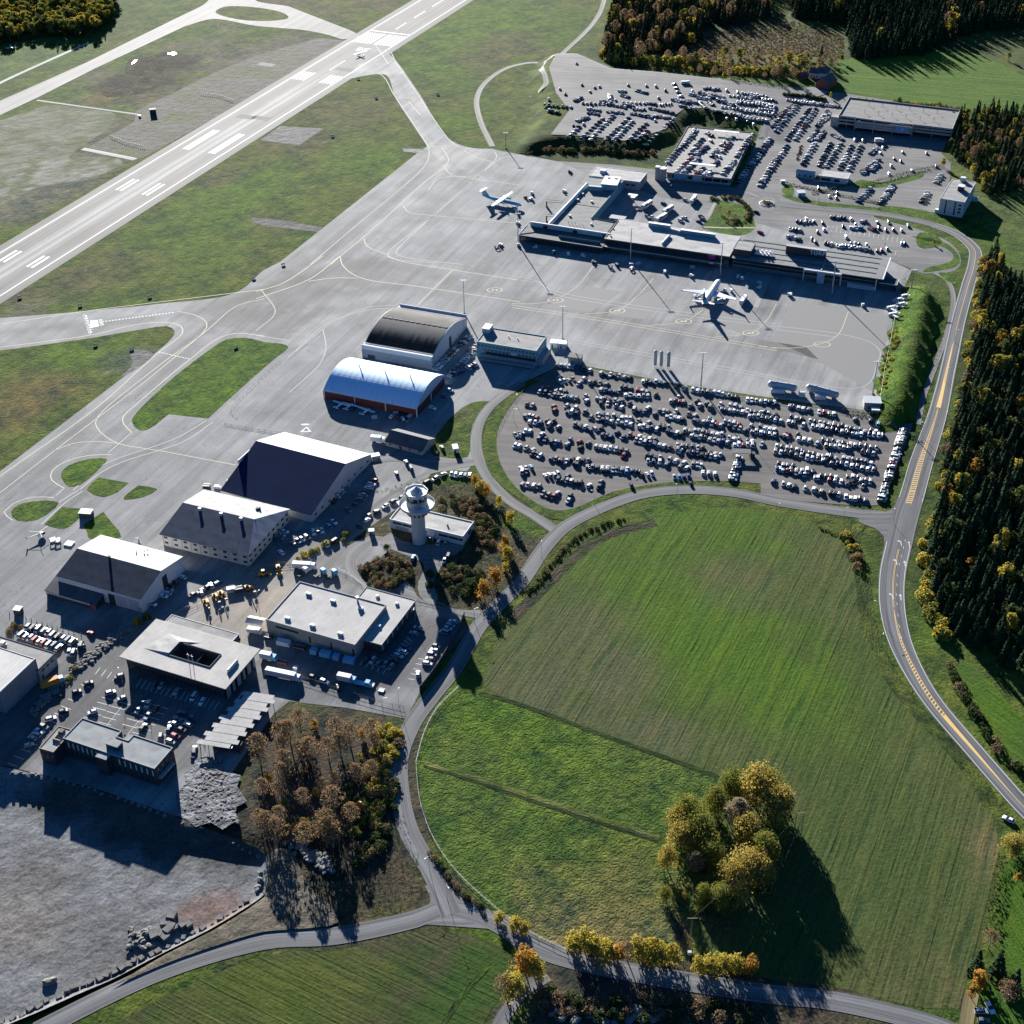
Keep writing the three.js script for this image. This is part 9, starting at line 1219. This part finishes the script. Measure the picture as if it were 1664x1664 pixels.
{
const f = zoomed(0, 1234, 430), row = (pts, step, s0, s1, label, group, block) => centre(zs(0, 1234, 430, pts), step).forEach(([x, z]) => boulder(x + rr(-0.4, 0.4), z + rr(-0.4, 0.4), rr(s0, s1), label, group, block));
row('20,1664 90,1640 190,1590 300,1530 380,1500 470,1440 525,1425 580,1410 625,1395 670,1370 725,1345 770,1330 810,1305 850,1285', 3.4, 0.8, 1.35, 'grey stone block in the row between gravel pit and road', 'stone blocks along the gravel pit road', true);
row('900,1260 960,1240 1160,1130 1220,1100 1280,1070 1335,1040 1390,1010 1430,985 1470,960 1515,925 1555,900', 3.2, 0.7, 1.2, 'grey stone block in the upper part of the row beside the road', 'upper stone blocks along the gravel pit road', true);
row('1640,720 1640,770 1635,810 1620,830', 2.6, 0.8, 1.1, 'pale boulder at the right end of the gravel pit', 'boulders at the right end of the pit');
row('40,80 120,100 200,105 330,125 430,150 520,175 600,205 700,240 800,270 880,295 950,325 1040,360', 3.0, 0.5, 0.85, 'pale stone along the terrace edge below the slate office', 'stones along the terrace edge'); row('1470,540 1530,570 1580,590 1630,610', 2.8, 0.5, 0.8, 'pale stone at the foot of the dark bank', 'stones at the foot of the bank');
for (let i = 0; i < 46; i++) { const p = G2(...f(rr(810, 960), rr(1080, 1210))); boulder(p[0], p[1], rr(0.5, 0.95), 'pale rubble stone in the heap at the pit edge', 'stones of the rubble heap').position.y += rr(0, 1.1); }
for (const [x, y] of [[970, 1120], [1010, 1110], [1040, 1130], [1080, 1060], [1110, 1070], [1060, 1090], [1150, 1060], [1190, 1055], [1085, 1000], [1040, 1040]]) { const p = G2(...f(x, y)); boulder(p[0], p[1], rr(1.2, 1.7), 'dark squared stone block beside the rubble heap', 'squared blocks by the rubble heap', true); }
{ const p = G2(...f(315, 1410)); boulder(p[0], p[1], 1.5, 'lone dark rock on the gravel floor', null); }
const bank = (win, n, s0, s1, label, group, dens) => { const l = []; for (let i = 0; i < n * 1.6; i++) { const [x, y] = dens(), p = G2(...win(x, y)); l.push([p[0], H(...p) + 0.55, p[1], rnd() * 6.28, rr(s0, s1), rr(s0, s1) * 0.8]); } tag(instanced('rock_bank', pick(rockGeos), rockMat, l), label.replace('rock ', 'rocks '), 'rocks', null, 'stuff'); };
bank(zK, 90, 0.4, 0.95, 'grey rock in the blasted bank beside the courtyard office lawn', 'rocks of the bank by the courtyard office', () => { const t = rnd(); return [lerp(1600, 900, t) + rr(-45, 45), lerp(540, 1080, t) + rr(-60, 30)]; });
bank(zK, 70, 0.4, 1.0, 'grey slab rock in the cut between hall and parking bays', 'rocks of the cut beside the grey hall', () => { const t = rnd(); return [lerp(830, 420, t) + rr(-80, 10), lerp(1160, 1600, t) + rr(-40, 40)]; });
bank(zoomed(270, 1090, 210), 150, 0.35, 1.1, 'pale blasted rock on the outcrop below the carport', 'rocks of the outcrop below the carport', () => { const t = rnd(), w = rnd(); return [lerp(lerp(480, 140, t), lerp(700, 960, t), w), lerp(1150, 1980, t) + rr(-30, 30)]; });
bank(zoomed(416, 1234, 430), 50, 0.7, 1.4, 'shaded stone of the heap under the thin wood', 'stones of the heap under the wood', () => { const t = rnd(); return [lerp(200, 470, t) + rr(-40, 40), lerp(490, 690, t) + rr(-50, 50)]; });
bank(zoomed(832, 1234, 430), 30, 0.8, 1.6, 'grey rock on the shaded slope below the bottom road', 'rocks below the bottom road', () => [rr(220, 950), rr(1560, 1664)]);
}
[[130, 497, 'left of a pair above the taxiway'], [155, 562, 'below the wide holding mark'], [214, 568, 'at the grey gravel corner'], [243, 483, 'on the upper taxiway verge'], [611, 160, 'left of the cross taxiway'], [711, 154, 'right of the cross taxiway'], [383, 565, 'on the hangar grass island'], [412, 453, 'at the taxiway throat'], [460, 431, 'where grass meets apron'], [32, 484, 'beside the runway lower left'], [582, 129, 'in the grass under the runway bars'], [540, 222, 'in the middle airfield grass']].forEach(([x, y, w]) => { const t = thing('taxiway_sign', `small guidance sign box ${w}`, 'sign', G(x, y), 0.6); part(t, 'board', box(2.6, 1.1, 0.3, 0, 1, 0), B.charcoal); part(t, 'face', box(2.4, 0.9, 0.05, 0, 1, 0.18), B.sign); part(t, 'legs', [box(0.1, 0.5, 0.1, -0.9, 0.25, 0), box(0.1, 0.5, 0.1, 0.9, 0.25, 0)], B.steel); });
hut(249, 185, 5, 4, 4, 0.2, B.charcoal, B.charcoal, 'antenna_hut', 'dark blue hut alone in the grass beside the runway', 'hut'); { const p = G(227, 190), t = thing('equipment_box', 'white box glinting left of the dark blue runway hut', 'box', p); part(t, 'body', box(1.6, 1.4, 1.4, 0, 0.7, 0), B.white); part(t, 'lid', box(1.8, 0.12, 1.6, 0, 1.46, 0), B.steel); }
for (const [s, lab] of [['180,223 205,233 234,240', 'lower curved antenna array beside the runway'], ['327,153 355,157 378,165', 'upper curved antenna array beside the runway']]) { const C = centre(s, 2.2), t = thing('antenna_array', lab, 'antenna', [C[0][0], 0, C[0][1]]); C.forEach(([x, z], i) => part(t, 'element', [cyl(0.1, 0.1, 1.6, x - C[0][0], 0, z - C[0][1], 5), box(0.7, 0.4, 0.4, x - C[0][0], 1.6, z - C[0][1])], B.white)); }
ribbon('path', '134,242 160,247 220,259', 5, 0.09, M.road, roadCol([0.26, 0.255, 0.24])); ribbon('path', '60,163 110,170 160,177 225,186', 2.6, 0.07, M.road, roadCol([0.2, 0.195, 0.18]));
sheet('gravel_patch', '423,228! 455,205! 526,209! 486,236!', 0.05, M.gravel, flat([0.13, 0.128, 0.125]), { tile: 30 }); sheet('gravel_patch', '195,614 215,592 213,570 240,570 250,577', 0.12, M.gravel, flat([0.12, 0.118, 0.115]), { tile: 30 }); sheet('gravel_patch', '410,355 440,356 530,370! 526,378! 440,368 412,362', 0.06, M.gravel, flat([0.09, 0.09, 0.088]), { tile: 30 }); sheet('gravel_patch', '654,241! 690,243! 690,250! 655,246!', 0.08, M.gravel, flat([0.2, 0.2, 0.19]), { tile: 30 });
{ const w = new THREE.MeshPhysicalMaterial({ color: new THREE.Color().setRGB(0.02, 0.025, 0.03), roughness: 0.35 }); for (const s of ['272,87 280,85 287,86 284,89 274,88', '217,99 222,97 221,100 214,104']) sheet('pond', s, 0.09, w, () => [1, 1, 1]); }
sheet('lawn', zs(1040, 170, 220, '835,1185 960,1150! 1000,1175 1200,1220 1320,1270 1385,1350 1400,1430 1420,1490 1360,1570 1220,1610 1000,1580 780,1530 760,1500 850,1400 900,1300 900,1220'), 0.1, M.grass, tint(GREEN, LUSH, 8, 700), { L: 5, tile: 30 }); ribbon('footpath', zs(1040, 170, 220, '780,1505 1000,1515 1410,1515'), 1.6, 0.13, M.road, roadCol([0.28, 0.27, 0.23])); ribbon('footpath', zs(1040, 170, 220, '850,1370 900,1260 945,1170'), 2.4, 0.13, M.road, roadCol([0.2, 0.19, 0.19]));
for (const s of [zs(1270, 250, 160, '0,700 100,690 240,740 450,785 1000,850 1664,930 1664,990 1000,930 380,830 180,790'), '1425,338 1445,335 1530,350 1550,375 1530,368 1480,352 1440,347', '1495,378 1515,380 1530,390 1525,400 1500,404 1490,398', '1385,300 1400,292 1430,297 1460,290 1500,282 1500,287 1440,303 1395,306', '1480,384 1530,392 1556,412 1555,432 1500,442 1505,436 1545,425 1548,412 1525,398', zs(1234, 0, 430, '140,1190 200,1160 210,1230 160,1220'), '1525,443 1540,445 1555,462 1548,462'])
sheet('grass_verge', s, 0.125, M.grass, tint(GREEN, LUSH, 8, 710), { L: 5, tile: 30 });
{ const [x, , z] = G(1246, 331), t = thing('roundabout_island', 'round planted island in the middle of the roundabout', 'roundabout', [x, 0, z]); part(t, 'kerb', new THREE.LatheGeometry([[5.4, 0.05], [5.4, 0.4], [5.0, 0.4]].map(([r, y]) => new THREE.Vector2(r, y)), 28), B.white); part(t, 'soil', new THREE.CylinderGeometry(5.05, 5.05, 0.35, 28).translate(0, 0.2, 0), B.charcoal); for (let i = 0; i < 9; i++) { const m = part(t, 'shrub', BUSH.brown, leafMat); m.position.set(Math.cos(i * 2.4) * (i * 0.45), 0.3, Math.sin(i * 2.4) * (i * 0.45)); m.scale.setScalar(0.8); } ribbon('road', '1262,331 1258,323 1246,320 1235,325 1231,333 1238,341 1250,342 1260,337 1262,331', 6, 0.1, M.road, roadCol([0.12, 0.12, 0.12])); }
ribbon('road', '1200,372 1215,360 1228,345 1240,338', 7, 0.095, M.road, roadCol([0.12, 0.12, 0.12])); ribbon('road', '1240,322 1215,312 1195,308 1080,292', 7, 0.095, M.road, roadCol([0.12, 0.12, 0.12])); ribbon('road', '1204,306 1222,270 1240,220 1248,190 1258,170', 6, 0.1, M.road, roadCol([0.115, 0.113, 0.11]));
ribbon('farm_track', '690,1243 760,1264 860,1298 960,1331 1070,1366', 2.8, 0.1, M.grass, tint([0.014, 0.024, 0.006], DARKG, 6, 720)); ribbon('farm_track', '690,1240 760,1260 860,1293 960,1326 1072,1361', 2.2, 0.105, M.grass, tint([0.085, 0.1, 0.035], OLIVE, 6, 721)); ribbon('farm_track', '778,1126 832,1141 1000,1202 1100,1238 1168,1263', 2.4, 0.1, M.grass, tint([0.016, 0.03, 0.006], DARKG, 6, 722)); ribbon('farm_track', '1120,1545 1108,1500 1095,1560', 3, 0.07, M.grass, tint(OLIVE, EARTH, 6, 723));
ribbon('farm_track', '700,1700 750,1620 800,1565', 2, 0.09, M.grass, tint(DARKG, GREEN, 4, 724)); ribbon('ditch', '830,1008 884,955 935,904 987,870 1065,849', 6, 0.05, M.tuft, tint(DARKG, EARTH, 5, 725)); ribbon('ditch', '1395,850 1385,890 1402,940 1408,1000 1428,1060 1455,1110 1495,1160 1545,1212 1590,1270 1612,1310', 7, 0.05, M.tuft, tint(DARKG, OLIVE, 6, 726)); ribbon('road', '890,1585 850,1610 820,1650 800,1690', 5, 0.1, M.road, roadCol([0.1, 0.1, 0.1])); ribbon('path', '1580,1612 1574,1640 1566,1690', 4.5, 0.1, M.road, roadCol([0.13, 0.105, 0.05]));
renderer.render(scene, camera);
